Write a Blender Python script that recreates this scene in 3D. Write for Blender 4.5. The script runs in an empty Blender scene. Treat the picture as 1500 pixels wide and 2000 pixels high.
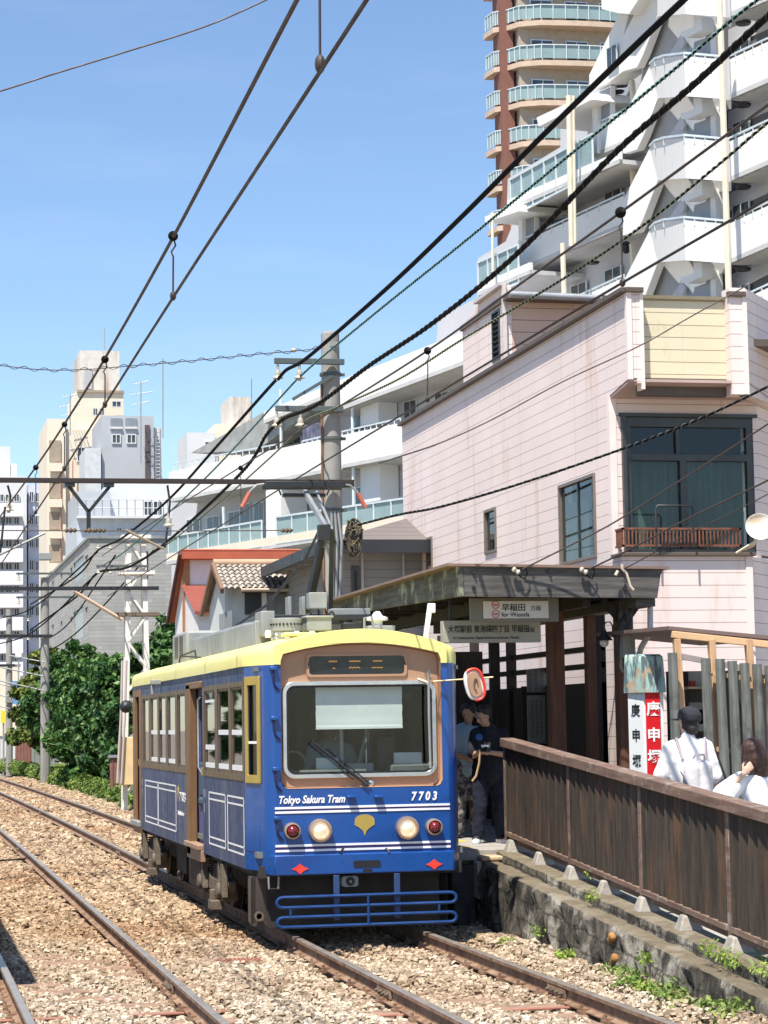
import bpy, bmesh, math, random
import numpy as np
from mathutils import Vector, Matrix
from mathutils.geometry import tessellate_polygon
R = math.radians
random.seed(7); rng = np.random.default_rng(7)
scene = bpy.context.scene
COL = scene.collection
# ---------------------------------------------------------------- camera
F = 4449.0; PCX, PCY = 750.0, 1000.0; CAMH = 2.14
def _basis(vx, vy, lean):
    d = Vector(((vx-PCX)/F, -(vy-PCY)/F, -1.)).normalized()
    t = -(-lean*d[0]+d[1])/d[2]
    u = Vector((-lean, 1, t)).normalized()
    x = d.cross(u)
    return Matrix((x, d, u))            # rows: world axes in camera coordinates
MB3 = _basis(-215, 1430, .0165)
cam_d = bpy.data.cameras.new('camera'); cam = bpy.data.objects.new('camera', cam_d); COL.objects.link(cam)
cam_d.sensor_fit = 'VERTICAL'; cam_d.sensor_height = 36; cam_d.lens = F/2000*36
cam_d.clip_start = .1; cam_d.clip_end = 3000
cam.matrix_world = Matrix.Translation((0, 0, CAMH)) @ MB3.to_4x4()
scene.camera = cam
# ---------------------------------------------------------------- sun, sky, exposure
SUN = Vector((-.29, -.40, 1.)).normalized()
sd = bpy.data.lights.new('sun', 'SUN'); sd.energy = 5.0; sd.angle = R(.53); sd.color = (1, .94, .84)
so = bpy.data.objects.new('sun', sd); COL.objects.link(so)
so.rotation_euler = SUN.to_track_quat('Z', 'Y').to_euler()
world = bpy.data.worlds.new('World'); scene.world = world; world.use_nodes = True
wn = world.node_tree.nodes; wl = world.node_tree.links; wn.clear()
sky = wn.new('ShaderNodeTexSky'); sky.sky_type = 'NISHITA'; sky.sun_disc = False
sky.sun_elevation = math.asin(SUN.z); sky.sun_rotation = math.atan2(SUN.x, SUN.y)
sky.air_density = 1.0; sky.dust_density = .12; sky.ozone_density = 1.6; sky.altitude = 20
wtc = wn.new('ShaderNodeTexCoord'); wmap = wn.new('ShaderNodeMapping'); wmap.inputs['Scale'].default_value = (3, 3, 16)
wno = wn.new('ShaderNodeTexNoise'); wno.inputs['Scale'].default_value = 2.1; wno.inputs['Detail'].default_value = 7; wno.inputs['Roughness'].default_value = .6
wr = wn.new('ShaderNodeMapRange'); wr.inputs['From Min'].default_value = .5; wr.inputs['From Max'].default_value = .8; wr.inputs['To Max'].default_value = .06
wmx = wn.new('ShaderNodeMix'); wmx.data_type = 'RGBA'; wmx.inputs['B'].default_value = (9.5, 9.8, 10.2, 1)
wbg = wn.new('ShaderNodeBackground'); wbg.inputs['Strength'].default_value = .076
wout = wn.new('ShaderNodeOutputWorld')
wl.new(wtc.outputs['Generated'], wmap.inputs['Vector']); wl.new(wmap.outputs[0], wno.inputs['Vector']); wl.new(wno.outputs['Fac'], wr.inputs['Value'])
wtn = wn.new('ShaderNodeMix'); wtn.data_type = 'RGBA'; wtn.blend_type = 'MULTIPLY'; wtn.inputs['Factor'].default_value = 1; wtn.inputs['B'].default_value = (1.16, 1.26, 1.38, 1); wl.new(sky.outputs[0], wtn.inputs['A'])
wl.new(wr.outputs[0], wmx.inputs['Factor']); wl.new(wtn.outputs['Result'], wmx.inputs['A']); wl.new(wmx.outputs['Result'], wbg.inputs['Color']); wl.new(wbg.outputs[0], wout.inputs[0])
scene.view_settings.view_transform = 'Standard'; scene.view_settings.look = 'None'
scene.view_settings.exposure = .78; scene.view_settings.gamma = 1
scene.cycles.max_bounces = 8; scene.cycles.transparent_max_bounces = 16
# ---------------------------------------------------------------- rays: where a pixel's sight line meets a real plane of the place
MT = MB3
def _ray(px, py): return MT @ Vector(((px-PCX)/F, -(py-PCY)/F, -1.))
CAMP = Vector((0, 0, CAMH))
def WY(px, py, Y): r = _ray(px, py); return CAMP + r*(Y/r.y)
def WX(px, py, X): r = _ray(px, py); return CAMP + r*(X/r.x)
def WZ(px, py, Z): r = _ray(px, py); return CAMP + r*((Z-CAMH)/r.z)
def WP(px, py, Q, n): r = _ray(px, py); return CAMP + r*((Vector(Q)-CAMP).dot(n)/r.dot(n))
# ---------------------------------------------------------------- materials
def nodes(name):
    m = bpy.data.materials.new(name); m.use_nodes = True
    nt = m.node_tree; return m, nt, nt.nodes, nt.links, nt.nodes['Principled BSDF']
def _math(n, l, op, a, b=None, c=None):
    x = n.new('ShaderNodeMath'); x.operation = op
    for i, v in enumerate((a, b, c)):
        if v is None: continue
        if isinstance(v, (int, float)): x.inputs[i].default_value = v
        else: l.new(v, x.inputs[i])
    return x.outputs[0]
def _mix(n, l, f, a, b, mode='MIX'):
    x = n.new('ShaderNodeMix'); x.data_type = 'RGBA'; x.blend_type = mode
    for k, v in (('Factor', f), ('A', a), ('B', b)):
        if isinstance(v, (int, float)): x.inputs[k].default_value = v
        elif isinstance(v, tuple): x.inputs[k].default_value = v if len(v) == 4 else v+(1,)
        else: l.new(v, x.inputs[k])
    return x.outputs['Result']
def _noise(n, l, co, scale, detail=4, rough=.55, sc=(1, 1, 1), rot=(0, 0, 0)):
    mp = n.new('ShaderNodeMapping'); mp.inputs['Scale'].default_value = sc; mp.inputs['Rotation'].default_value = rot; l.new(co, mp.inputs['Vector'])
    t = n.new('ShaderNodeTexNoise'); t.inputs['Scale'].default_value = scale; t.inputs['Detail'].default_value = detail; t.inputs['Roughness'].default_value = rough
    l.new(mp.outputs[0], t.inputs['Vector']); return t.outputs['Fac']
def _rng(n, l, v, a, b, c=0., d=1.):
    x = n.new('ShaderNodeMapRange'); x.inputs['From Min'].default_value = a; x.inputs['From Max'].default_value = b
    x.inputs['To Min'].default_value = c; x.inputs['To Max'].default_value = d; l.new(v, x.inputs['Value']); return x.outputs[0]
def _bump(n, l, p, h, s=.3, d=.01, prev=None):
    b = n.new('ShaderNodeBump'); b.inputs['Strength'].default_value = s; b.inputs['Distance'].default_value = d; l.new(h, b.inputs['Height'])
    if prev is not None: l.new(prev, b.inputs['Normal'])
    l.new(b.outputs[0], p.inputs['Normal']); return b.outputs[0]
def _weather(n, l, co, c, var, scale, streak, dirt):
    f = _noise(n, l, co, scale, 6)
    lo = tuple(x*(1-var) for x in c[:3]); hi = tuple(min(1, x*(1+var)) for x in c[:3])
    col = _mix(n, l, _rng(n, l, f, .3, .7), lo, hi)
    if dirt:                               # (colour, low, high, scale, z-stretch)
        dc, a, b, s, z = dirt
        g = _noise(n, l, co, s, 7, .65, (1, 1, z))
        col = _mix(n, l, _rng(n, l, g, a, b), col, dc)
    return col
def pm(name, c, rough=.6, metal=0, var=.1, scale=2.5, bump=.0, bscale=30, dirt=None, coat=0, emit=None, streak=0, spec=.5):
    m, nt, n, l, p = nodes(name)
    co = n.new('ShaderNodeTexCoord').outputs['Object']
    l.new(_weather(n, l, co, c, var, scale, streak, dirt), p.inputs['Base Color'])
    p.inputs['Roughness'].default_value = rough; p.inputs['Metallic'].default_value = metal
    p.inputs['Coat Weight'].default_value = coat; p.inputs['Coat Roughness'].default_value = .12
    p.inputs['Specular IOR Level'].default_value = spec
    rn = _noise(n, l, co, 7, 5); l.new(_rng(n, l, rn, .3, .7, max(0, rough-.1), min(1, rough+.1)), p.inputs['Roughness'])
    if bump: _bump(n, l, p, _noise(n, l, co, bscale, 6, .6), bump, .02)
    if emit: p.inputs['Emission Color'].default_value = emit[0]+(1,); p.inputs['Emission Strength'].default_value = emit[1]
    return m
def siding(name, c, pitch=.175, groove=.1, gcol=(.1, .07, .06), dirt=None, off=0., seam=1.8, var=.05, gw=.06, bump=1., gs=.75):
    m, nt, n, l, p = nodes(name)
    co = n.new('ShaderNodeTexCoord').outputs['Object']
    sp = n.new('ShaderNodeSeparateXYZ'); l.new(co, sp.inputs[0])
    zz = _math(n, l, 'DIVIDE', _math(n, l, 'ADD', sp.outputs[2], off), pitch)
    fr = _math(n, l, 'FRACT', zz); g = _math(n, l, 'LESS_THAN', fr, gw)
    row = _math(n, l, 'FLOOR', zz)
    hh = _math(n, l, 'ADD', sp.outputs[0], sp.outputs[1])
    sm = _math(n, l, 'LESS_THAN', _math(n, l, 'FRACT', _math(n, l, 'DIVIDE', hh, seam)), .009)
    col = _weather(n, l, co, c, var, .8, 0, dirt)
    wn_ = n.new('ShaderNodeTexWhiteNoise'); wn_.noise_dimensions = '1D'; l.new(row, wn_.inputs['W'])
    col = _mix(n, l, _rng(n, l, wn_.outputs['Value'], 0, 1, 0, .12), col, (c[0]*.8, c[1]*.78, c[2]*.78))
    col = _mix(n, l, _math(n, l, 'MULTIPLY', sm, .3), col, (c[0]*.5, c[1]*.42, c[2]*.38))
    col = _mix(n, l, _math(n, l, 'MULTIPLY', g, gs), col, gcol)
    l.new(col, p.inputs['Base Color']); p.inputs['Roughness'].default_value = .75
    h = _math(n, l, 'ADD', _math(n, l, 'MULTIPLY', _math(n, l, 'GREATER_THAN', fr, gw), 1.), _math(n, l, 'MULTIPLY', _noise(n, l, co, 25, 5), .25*bump))
    _bump(n, l, p, h, .5, .012)
    return m
def bricks(name, c1, c2, mort, sx=1., sz=1., bump=.5):
    m, nt, n, l, p = nodes(name)
    co = n.new('ShaderNodeTexCoord').outputs['Object']
    sp = n.new('ShaderNodeSeparateXYZ'); l.new(co, sp.inputs[0])
    cb = n.new('ShaderNodeCombineXYZ'); l.new(_math(n, l, 'ADD', sp.outputs[0], sp.outputs[1]), cb.inputs[0]); l.new(sp.outputs[2], cb.inputs[1])
    b = n.new('ShaderNodeTexBrick'); l.new(cb.outputs[0], b.inputs['Vector'])
    b.inputs['Scale'].default_value = 1; b.inputs['Brick Width'].default_value = sx; b.inputs['Row Height'].default_value = sz
    b.inputs['Mortar Size'].default_value = sz*.06; b.inputs['Color1'].default_value = c1+(1,); b.inputs['Color2'].default_value = c2+(1,); b.inputs['Mortar'].default_value = mort+(1,)
    f = _noise(n, l, co, 1.5, 6)
    l.new(_mix(n, l, _rng(n, l, f, .35, .7, 0, .35), b.outputs['Color'], tuple(x*.7 for x in c1)), p.inputs['Base Color'])
    p.inputs['Roughness'].default_value = .85
    _bump(n, l, p, b.outputs['Fac'], -bump, .02)
    return m
def wood(name, c, c2, axis='y', rough=.8, scale=6, dirt=None):
    m, nt, n, l, p = nodes(name)
    co = n.new('ShaderNodeTexCoord').outputs['Object']
    sc = {'x': (.08, 1, 1), 'y': (1, .08, 1), 'z': (1, 1, .08)}[axis]
    f = _noise(n, l, co, scale*3, 8, .7, sc)
    g = _noise(n, l, co, 1.7, 5)
    col = _mix(n, l, _rng(n, l, f, .38, .66), c, c2)
    col = _mix(n, l, _rng(n, l, g, .4, .75, 0, .5), col, tuple(x*.55 for x in c))
    if dirt:
        dc, a, b, s, z = dirt; col = _mix(n, l, _rng(n, l, _noise(n, l, co, s, 7, .65, (1, 1, z)), a, b), col, dc)
    l.new(col, p.inputs['Base Color']); p.inputs['Roughness'].default_value = rough
    _bump(n, l, p, f, .5, .01)
    return m
def glass(name, tint=(.55, .6, .6), rough=.02, ior=1.45, extra=.0):
    m, nt, n, l, p = nodes(name); n.remove(p)
    out = n['Material Output'] if 'Material Output' in n else n.new('ShaderNodeOutputMaterial')
    tr = n.new('ShaderNodeBsdfTransparent'); tr.inputs[0].default_value = tint+(1,)
    gl = n.new('ShaderNodeBsdfGlossy'); gl.inputs['Roughness'].default_value = rough; gl.inputs['Color'].default_value = (.95, .97, 1, 1)
    fr = n.new('ShaderNodeFresnel'); fr.inputs['IOR'].default_value = ior
    ge = n.new('ShaderNodeNewGeometry'); fac = _math(n, l, 'MULTIPLY', _math(n, l, 'ADD', fr.outputs[0], extra), _math(n, l, 'SUBTRACT', 1., ge.outputs['Backfacing']))
    mx = n.new('ShaderNodeMixShader'); l.new(fac, mx.inputs[0]); l.new(tr.outputs[0], mx.inputs[1]); l.new(gl.outputs[0], mx.inputs[2])
    l.new(mx.outputs[0], out.inputs[0]); return m
def attrmat(name, c1, c2, c3=None, rough=.7, trans=0., region=None):
    m, nt, n, l, p = nodes(name)
    a = n.new('ShaderNodeAttribute'); a.attribute_name = 'rnd'
    cr = n.new('ShaderNodeValToRGB'); l.new(a.outputs['Fac'], cr.inputs[0])
    e = cr.color_ramp.elements; e[0].color = c1+(1,); e[1].color = (c3 or c2)+(1,)
    if c3: x = e.new(.5); x.color = c2+(1,)
    col = cr.outputs[0]
    if region:
        co = n.new('ShaderNodeTexCoord').outputs['Object']
        sp_ = n.new('ShaderNodeSeparateXYZ'); l.new(co, sp_.inputs[0]); col = _mix(n, l, _rng(n, l, sp_.outputs[1], 16.5, 26, .0, .7), col, (.86, .71, .57), 'MULTIPLY')
        f = _noise(n, l, co, region[1], 4); col = _mix(n, l, _rng(n, l, f, region[2], region[3], 0, region[4]), col, region[0], 'MULTIPLY')
    l.new(col, p.inputs['Base Color']); p.inputs['Roughness'].default_value = rough; p.inputs['Specular IOR Level'].default_value = .3
    if trans:
        p.inputs['Subsurface Weight'].default_value = 0
        t = n.new('ShaderNodeBsdfTranslucent'); l.new(col, t.inputs[0]); mx = n.new('ShaderNodeMixShader'); mx.inputs[0].default_value = trans
        l.new(p.outputs[0], mx.inputs[1]); l.new(t.outputs[0], mx.inputs[2]); l.new(mx.outputs[0], n['Material Output'].inputs[0])
    return m
# ---------------------------------------------------------------- mesh builder
class MB:
    def __init__(s): s.v = []; s.f = []; s.m = []; s.cm = 0
    def add(s, vs, fs):
        o = len(s.v); s.v += [tuple(x) for x in vs]; s.f += [tuple(i+o for i in f) for f in fs]; s.m += [s.cm]*len(fs); return s
    def box(s, a, b):
        x0, y0, z0 = [min(p, q) for p, q in zip(a, b)]; x1, y1, z1 = [max(p, q) for p, q in zip(a, b)]
        return s.add([(x0, y0, z0), (x1, y0, z0), (x1, y1, z0), (x0, y1, z0), (x0, y0, z1), (x1, y0, z1), (x1, y1, z1), (x0, y1, z1)],
                     [(0, 3, 2, 1), (4, 5, 6, 7), (0, 1, 5, 4), (1, 2, 6, 5), (2, 3, 7, 6), (3, 0, 4, 7)])
    def beam(s, p, q, w, h, up=(0, 0, 1)):
        p, q = Vector(p), Vector(q); d = (q-p).normalized(); u = Vector(up)
        if abs(d.dot(u)) > .98: u = Vector((0, 1, 0))
        x = d.cross(u).normalized()*w/2; z = x.cross(d).normalized()*h/2
        return s.add([p-x-z, p+x-z, p+x+z, p-x+z, q-x-z, q+x-z, q+x+z, q-x+z], [(0, 1, 2, 3), (7, 6, 5, 4), (0, 4, 5, 1), (1, 5, 6, 2), (2, 6, 7, 3), (3, 7, 4, 0)])
    def prism(s, pts, vec):
        n = len(pts); vec = Vector(vec); a = [Vector(p) for p in pts]; b = [p+vec for p in a]
        tris = tessellate_polygon([a])
        fs = [tuple(t) for t in tris]+[tuple(i+n for i in reversed(t)) for t in tris]+[(i, (i+1) % n, (i+1) % n+n, i+n) for i in range(n)]
        return s.add(a+b, fs)
    def plate(s, outer, holes, fn, vec):
        loops = [[Vector((x, y, 0)) for x, y in L] for L in [outer]+holes]
        flat = [p for L in loops for p in L]; n = len(flat)
        tris = tessellate_polygon(loops); a = [Vector(fn(p.x, p.y)) for p in flat]; vec = Vector(vec); b = [p+vec for p in a]
        fs = [tuple(t) for t in tris]+[tuple(i+n for i in reversed(t)) for t in tris]
        o = 0
        for L in loops:
            k = len(L); fs += [(o+i, o+(i+1) % k, o+(i+1) % k+n, o+i+n) for i in range(k)]; o += k
        return s.add(a+b, fs)
    def tube(s, pts, r, n=8, closed=False, cap=True):
        P = [Vector(p) for p in pts]; k = len(P); rr = r if isinstance(r, (list, tuple)) else [r]*k; base = len(s.v); vs = []; fs = []
        up = None
        for i, p in enumerate(P):
            a = P[i-1] if (i > 0 or closed) else P[i]; b = P[(i+1) % k] if (i < k-1 or closed) else P[i]
            d = (b-a).normalized()
            if up is None:
                up = Vector((0, 0, 1)) if abs(d.z) < .9 else Vector((1, 0, 0))
            x = d.cross(up)
            if x.length < 1e-6: x = d.orthogonal()
            x.normalize(); z = x.cross(d); up = z
            for j in range(n):
                t = 2*math.pi*j/n; vs.append(p+(x*math.cos(t)+z*math.sin(t))*rr[i])
        for i in range(k if closed else k-1):
            for j in range(n):
                a, b = i*n+j, i*n+(j+1) % n; c, d_ = ((i+1) % k)*n+(j+1) % n, ((i+1) % k)*n+j; fs.append((a, b, c, d_))
        if cap and not closed: fs += [tuple(reversed(range(n))), tuple((k-1)*n+j for j in range(n))]
        return s.add(vs, fs)
    def lathe(s, prof, c, axis=(0, 0, 1), n=16):
        c = Vector(c); ax = Vector(axis).normalized(); x = ax.orthogonal().normalized(); y = ax.cross(x); vs = []; fs = []
        for r, h in prof:
            for j in range(n):
                t = 2*math.pi*j/n; vs.append(c+ax*h+(x*math.cos(t)+y*math.sin(t))*max(r, 1e-4))
        for i in range(len(prof)-1):
            for j in range(n): fs.append((i*n+j, i*n+(j+1) % n, (i+1)*n+(j+1) % n, (i+1)*n+j))
        fs += [tuple(reversed(range(n))), tuple((len(prof)-1)*n+j for j in range(n))]
        return s.add(vs, fs)
    def cyl(s, p, q, r, n=14): return s.tube([p, q], r, n)
    def ell(s, c, r, rot=None, nu=12, nv=8):
        c = Vector(c); vs = []; fs = []; M = rot or Matrix.Identity(3)
        for i in range(nv+1):
            t = math.pi*i/nv
            for j in range(nu):
                p = 2*math.pi*j/nu; vs.append(c+M @ Vector((r[0]*math.sin(t)*math.cos(p), r[1]*math.sin(t)*math.sin(p), r[2]*math.cos(t))))
        for i in range(nv):
            for j in range(nu): fs.append((i*nu+j, (i+1)*nu+j, (i+1)*nu+(j+1) % nu, i*nu+(j+1) % nu))
        return s.add(vs, fs)
    def cap(s, p, q, r1, r2, n=12):
        p, q = Vector(p), Vector(q); d = (q-p); L = d.length; d.normalize()
        prof = [(r1*math.sin(t), -r1*math.cos(t)) for t in [math.pi/2*i/4 for i in range(5)]]+[(r2*math.cos(t), L+r2*math.sin(t)) for t in [math.pi/2*i/4 for i in range(5)]]
        return s.lathe(prof, p, d, n)
    def grid(s, pts):                    # rows of points
        h, w = len(pts), len(pts[0]); return s.add([p for r in pts for p in r], [(i*w+j, i*w+j+1, (i+1)*w+j+1, (i+1)*w+j) for i in range(h-1) for j in range(w-1)])
    def build(s, name, mats, parent=None, bevel=0, ang=35, fix=True, **tags):
        me = bpy.data.meshes.new(name); me.from_pydata([tuple(v) for v in s.v], [], s.f)
        if not isinstance(mats, (list, tuple)): mats = [mats]
        for m in mats: me.materials.append(m)
        if len(mats) > 1: me.polygons.foreach_set('material_index', s.m)
        if fix:
            bm = bmesh.new(); bm.from_mesh(me); bmesh.ops.recalc_face_normals(bm, faces=bm.faces); bm.to_mesh(me); bm.free()
        if ang:
            me.polygons.foreach_set('use_smooth', [True]*len(me.polygons)); me.set_sharp_from_angle(angle=R(ang))
        me.update()
        o = bpy.data.objects.new(name, me); COL.objects.link(o)
        if bevel: b = o.modifiers.new('b', 'BEVEL'); b.width = bevel; b.segments = 2; b.limit_method = 'ANGLE'; b.angle_limit = R(40)
        if parent is not None: attach(o, parent)
        for k, v in tags.items(): o[k] = v
        return o
def world_loc(o):
    return (world_loc(o.parent) if o.parent else Vector((0, 0, 0))) + o.location if o.type == 'EMPTY' else Vector((0, 0, 0))
def attach(o, parent):
    o.parent = parent
    if parent.type == 'EMPTY': o.matrix_parent_inverse = Matrix.Translation(-parent.location)
def thing(name, label, cat, loc=(0, 0, 0), group=None):
    o = bpy.data.objects.new(name, None); COL.objects.link(o); o.location = loc; o.empty_display_size = .2
    o['label'] = label; o['category'] = cat
    if group: o['group'] = group
    return o
def tag(o, label, cat, group=None):
    o['label'] = label; o['category'] = cat
    if group: o['group'] = group
    return o
def struct(o): o['kind'] = 'structure'; return o
def copy_thing(src, d, label=None):      # a copy of a thing moved by d, with its parts and sub-parts
    r = src.copy(); COL.objects.link(r); r.location = src.location+Vector(d)
    if label: r['label'] = label
    for ch in list(src.children):
        c = ch.copy(); COL.objects.link(c); c.parent = r
        for g in list(ch.children):
            e = g.copy(); COL.objects.link(e); e.parent = c
    return r
def rrect(x0, y0, x1, y1, r, n=5):
    pts = []
    for cx, cy, a in ((x1-r, y1-r, 0), (x0+r, y1-r, 90), (x0+r, y0+r, 180), (x1-r, y0+r, 270)):
        for i in range(n+1): t = R(a+90*i/n); pts.append((cx+r*math.cos(t), cy+r*math.sin(t)))
    return pts
def rect(x0, y0, x1, y1): return [(x0, y0), (x1, y0), (x1, y1), (x0, y1)]
def text(name, body, size, loc, xdir, updir, mat, parent, depth=.002, align='LEFT', shear=0, sx=1., bold=0):
    c = bpy.data.curves.new('t', 'FONT'); c.body = body; c.size = size; c.align_x = align; c.align_y = 'BOTTOM_BASELINE' if False else 'CENTER'; c.extrude = depth; c.shear = shear; c.offset = bold; c.resolution_u = 3
    o = bpy.data.objects.new('t', c); COL.objects.link(o); bpy.context.view_layer.update()
    me = bpy.data.meshes.new_from_object(o.evaluated_get(bpy.context.evaluated_depsgraph_get())); bpy.data.objects.remove(o); bpy.data.curves.remove(c)
    x = Vector(xdir).normalized(); u = Vector(updir).normalized(); z = x.cross(u)
    M = Matrix((x*sx, u, z)).transposed().to_4x4(); M.translation = Vector(loc); me.transform(M)
    me.materials.clear(); me.materials.append(mat); me.name = name
    o = bpy.data.objects.new(name, me); COL.objects.link(o)
    if parent is not None: attach(o, parent)
    return o
def np_mesh(name, V, Fq, mat, rnd=None, smooth=False):
    me = bpy.data.meshes.new(name); k = Fq.shape[1]
    me.vertices.add(len(V)); me.vertices.foreach_set('co', V.astype(np.float32).ravel())
    me.loops.add(Fq.size); me.loops.foreach_set('vertex_index', Fq.astype(np.int32).ravel())
    me.polygons.add(len(Fq)); me.polygons.foreach_set('loop_start', np.arange(0, Fq.size, k, dtype=np.int32))
    me.materials.append(mat); me.update(calc_edges=True)
    if rnd is not None:
        a = me.attributes.new('rnd', 'FLOAT', 'POINT'); a.data.foreach_set('value', rnd.astype(np.float32))
    if not smooth: me.polygons.foreach_set('use_smooth', [False]*len(Fq))
    o = bpy.data.objects.new(name, me); COL.objects.link(o); return o
def leaves(name, blobs, n, size, mat, parent=None, flat=.0, shell=.55, seed=1, clumps=0, cr=.4):
    """blobs: (centre, radii, weight); leaf quads spread through lumpy volumes"""
    g = np.random.default_rng(seed); C = np.array([b[0] for b in blobs], float); Rr = np.array([b[1] for b in blobs], float); w = np.array([b[2] for b in blobs], float); w /= w.sum()
    bi = g.choice(len(blobs), n, p=w); d = g.normal(size=(n, 3)); d /= np.linalg.norm(d, axis=1)[:, None]
    rad = shell+(1.03-shell)*g.random(n)**.6; rad += .10*np.sin(d[:, 0]*7+bi)+.10*np.sin(d[:, 2]*9+bi*2)*g.random(n)
    P = C[bi]+d*Rr[bi]*rad[:, None]
    if clumps:
        ci = g.integers(0, clumps, n); o_ = g.normal(size=(n, 3)); o_ /= np.linalg.norm(o_, axis=1)[:, None]; P = P[:clumps][ci]+o_*(cr*(.5+.8*g.random(clumps))[ci]*g.random(n)**.45)[:, None]*np.array([1, 1.2, .75]); d = d[:clumps][ci]*.5+o_*.7
    nrm = d*.7+g.normal(size=(n, 3))*.6+np.array([0, 0, .5]); nrm /= np.linalg.norm(nrm, axis=1)[:, None]
    t = np.cross(nrm, g.normal(size=(n, 3))); t /= np.linalg.norm(t, axis=1)[:, None]; b = np.cross(nrm, t)
    s = size*(.6+.8*g.random(n))[:, None]
    V = np.stack([P-t*s, P-b*s*.55+nrm*s*.12, P+t*s, P+b*s*.55+nrm*s*.12], 1).reshape(-1, 3)
    Fq = np.arange(4*n).reshape(n, 4); rnd = np.repeat(np.clip(g.random(n)*.7+.3*(g.random(max(clumps, 1))[ci] if clumps else g.random(len(blobs))[bi]), 0, 1), 4)
    o = np_mesh(name, V, Fq, mat, rnd)
    if parent is not None: attach(o, parent)
    return o
# ================================================================ MATERIALS
M = {}
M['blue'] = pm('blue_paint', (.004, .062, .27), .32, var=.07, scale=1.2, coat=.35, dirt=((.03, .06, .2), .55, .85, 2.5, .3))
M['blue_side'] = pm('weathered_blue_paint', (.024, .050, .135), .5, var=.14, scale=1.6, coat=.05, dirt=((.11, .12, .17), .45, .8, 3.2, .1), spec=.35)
M['yellow'] = pm('cream_yellow_paint', (.84, .75, .25), .45, var=.05, scale=1.5, coat=.1, dirt=((.55, .47, .2), .6, .95, 3, .3))
M['tan'] = pm('copper_tan_paint', (.43, .25, .15), .45, var=.06, scale=2)
M['bronze'] = pm('bronze_window_trim', (.16, .11, .06), .45, .3, var=.15, scale=6)
M['browndoor'] = pm('brown_door_pillar', (.20, .105, .045), .5, var=.12, scale=4, dirt=((.1, .06, .03), .5, .8, 3, .2))
M['gold'] = pm('gold_paint', (.5, .36, .09), .4, .4, var=.08)
M['white'] = pm('white_paint', (.78, .78, .78), .5, var=.04)
M['whitetxt'] = pm('white_lettering', (.85, .85, .86), .5, var=.02)
M['navy'] = pm('navy_stripe', (.03, .02, .12), .5)
M['silver'] = pm('silver_frame', (.62, .62, .62), .28, .85, var=.08)
M['steel'] = pm('galvanised_steel', (.36, .37, .38), .5, .55, var=.15, scale=5)
M['greymetal'] = pm('grey_painted_metal', (.25, .265, .27), .55, var=.15, scale=4, dirt=((.14, .13, .12), .5, .8, 3, .25))
M['palegrey'] = pm('pale_grey_metal', (.26, .27, .26), .55, var=.15, dirt=((.35, .3, .26), .55, .85, 4, .3))
M['dark'] = pm('dark_underframe', (.022, .02, .018), .8, var=.3)
M['bogie'] = pm('dusty_bogie_iron', (.12, .095, .068), .85, var=.3, scale=8, bump=.4)
M['black'] = pm('black_rubber', (.012, .012, .013), .5, var=.1)
M['blackpaint'] = pm('black_painted_steel', (.025, .027, .03), .5, .2, var=.2)
M['red'] = pm('red_reflector', (.75, .05, .03), .4)
M['redlens'] = pm('dark_red_lens', (.16, .006, .012), .12, var=.1, coat=1)
M['lens'] = pm('headlamp_reflector', (.85, .8, .68), .12, .7, var=.15, scale=30, emit=((1, .8, .5), .35))
M['interior'] = pm('cab_interior_grey', (.15, .16, .155), .7, var=.15)
M['seat'] = pm('seat_cloth', (.05, .09, .12), .9)
M['blind'] = pm('sun_blind_cloth', (.80, .82, .80), .8, var=.06, scale=5)
M['glassF'] = glass('windscreen_glass', (.86, .89, .88), extra=.0)
M['glassS'] = glass('side_window_glass', (.38, .42, .40), extra=.03)
M['glassW'] = glass('house_window_glass', (.6, .66, .64), extra=.01)
M['railhead'] = pm('worn_rail_steel', (.42, .37, .31), .38, .6, var=.15, scale=3)
M['railrust'] = pm('rusty_rail_side', (.16, .085, .05), .85, var=.25, scale=9, dirt=((.34, .23, .15), .4, .7, 5, 1))
M['ledo'] = pm('amber_led', (.45, .22, .05), .5, emit=((1, .5, .1), .12))
M['concrete'] = pm('weathered_concrete', (.36, .34, .31), .9, var=.15, scale=3, bump=.4, bscale=20, dirt=((.13, .12, .1), .5, .78, 3, .15))
M['polecon'] = pm('pole_concrete', (.30, .29, .27), .85, var=.1, scale=2, bump=.2, dirt=((.16, .15, .13), .45, .75, 4, .05))
M['bed'] = pm('ballast_bed_soil', (.28, .20, .13), 1, var=.35, scale=14, bump=1, bscale=22, dirt=((.17, .1, .06), .45, .7, 9, 1))
M['stone'] = attrmat('ballast_stone', (.25, .195, .14), (.42, .345, .255), (.63, .56, .45), .9, region=((.68, .52, .4, 1), .22, .45, .68, .75))
M['ground'] = pm('trodden_earth', (.25, .21, .16), 1, var=.25, scale=2, bump=.5, bscale=9)
M['sleeper'] = pm('old_timber_sleeper', (.27, .17, .12), .9, var=.25, scale=8, bump=.5)
M['sleeperred'] = pm('red_brown_gauge_tie', (.30, .13, .09), .85, var=.2, scale=6)
M['leaf'] = attrmat('leaf_green', (.014, .05, .012), (.05, .13, .03), (.20, .32, .09), .5, .25)
M['leafy'] = attrmat('leaf_yellow_green', (.03, .08, .012), (.09, .14, .025), (.30, .28, .05), .6, .25)
M['grass'] = attrmat('grass_blade', (.12, .2, .03), (.27, .40, .06), (.5, .58, .14), .7, .35)
M['bark'] = pm('tree_bark', (.10, .07, .05), .95, var=.3, scale=12, bump=.8)
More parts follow.
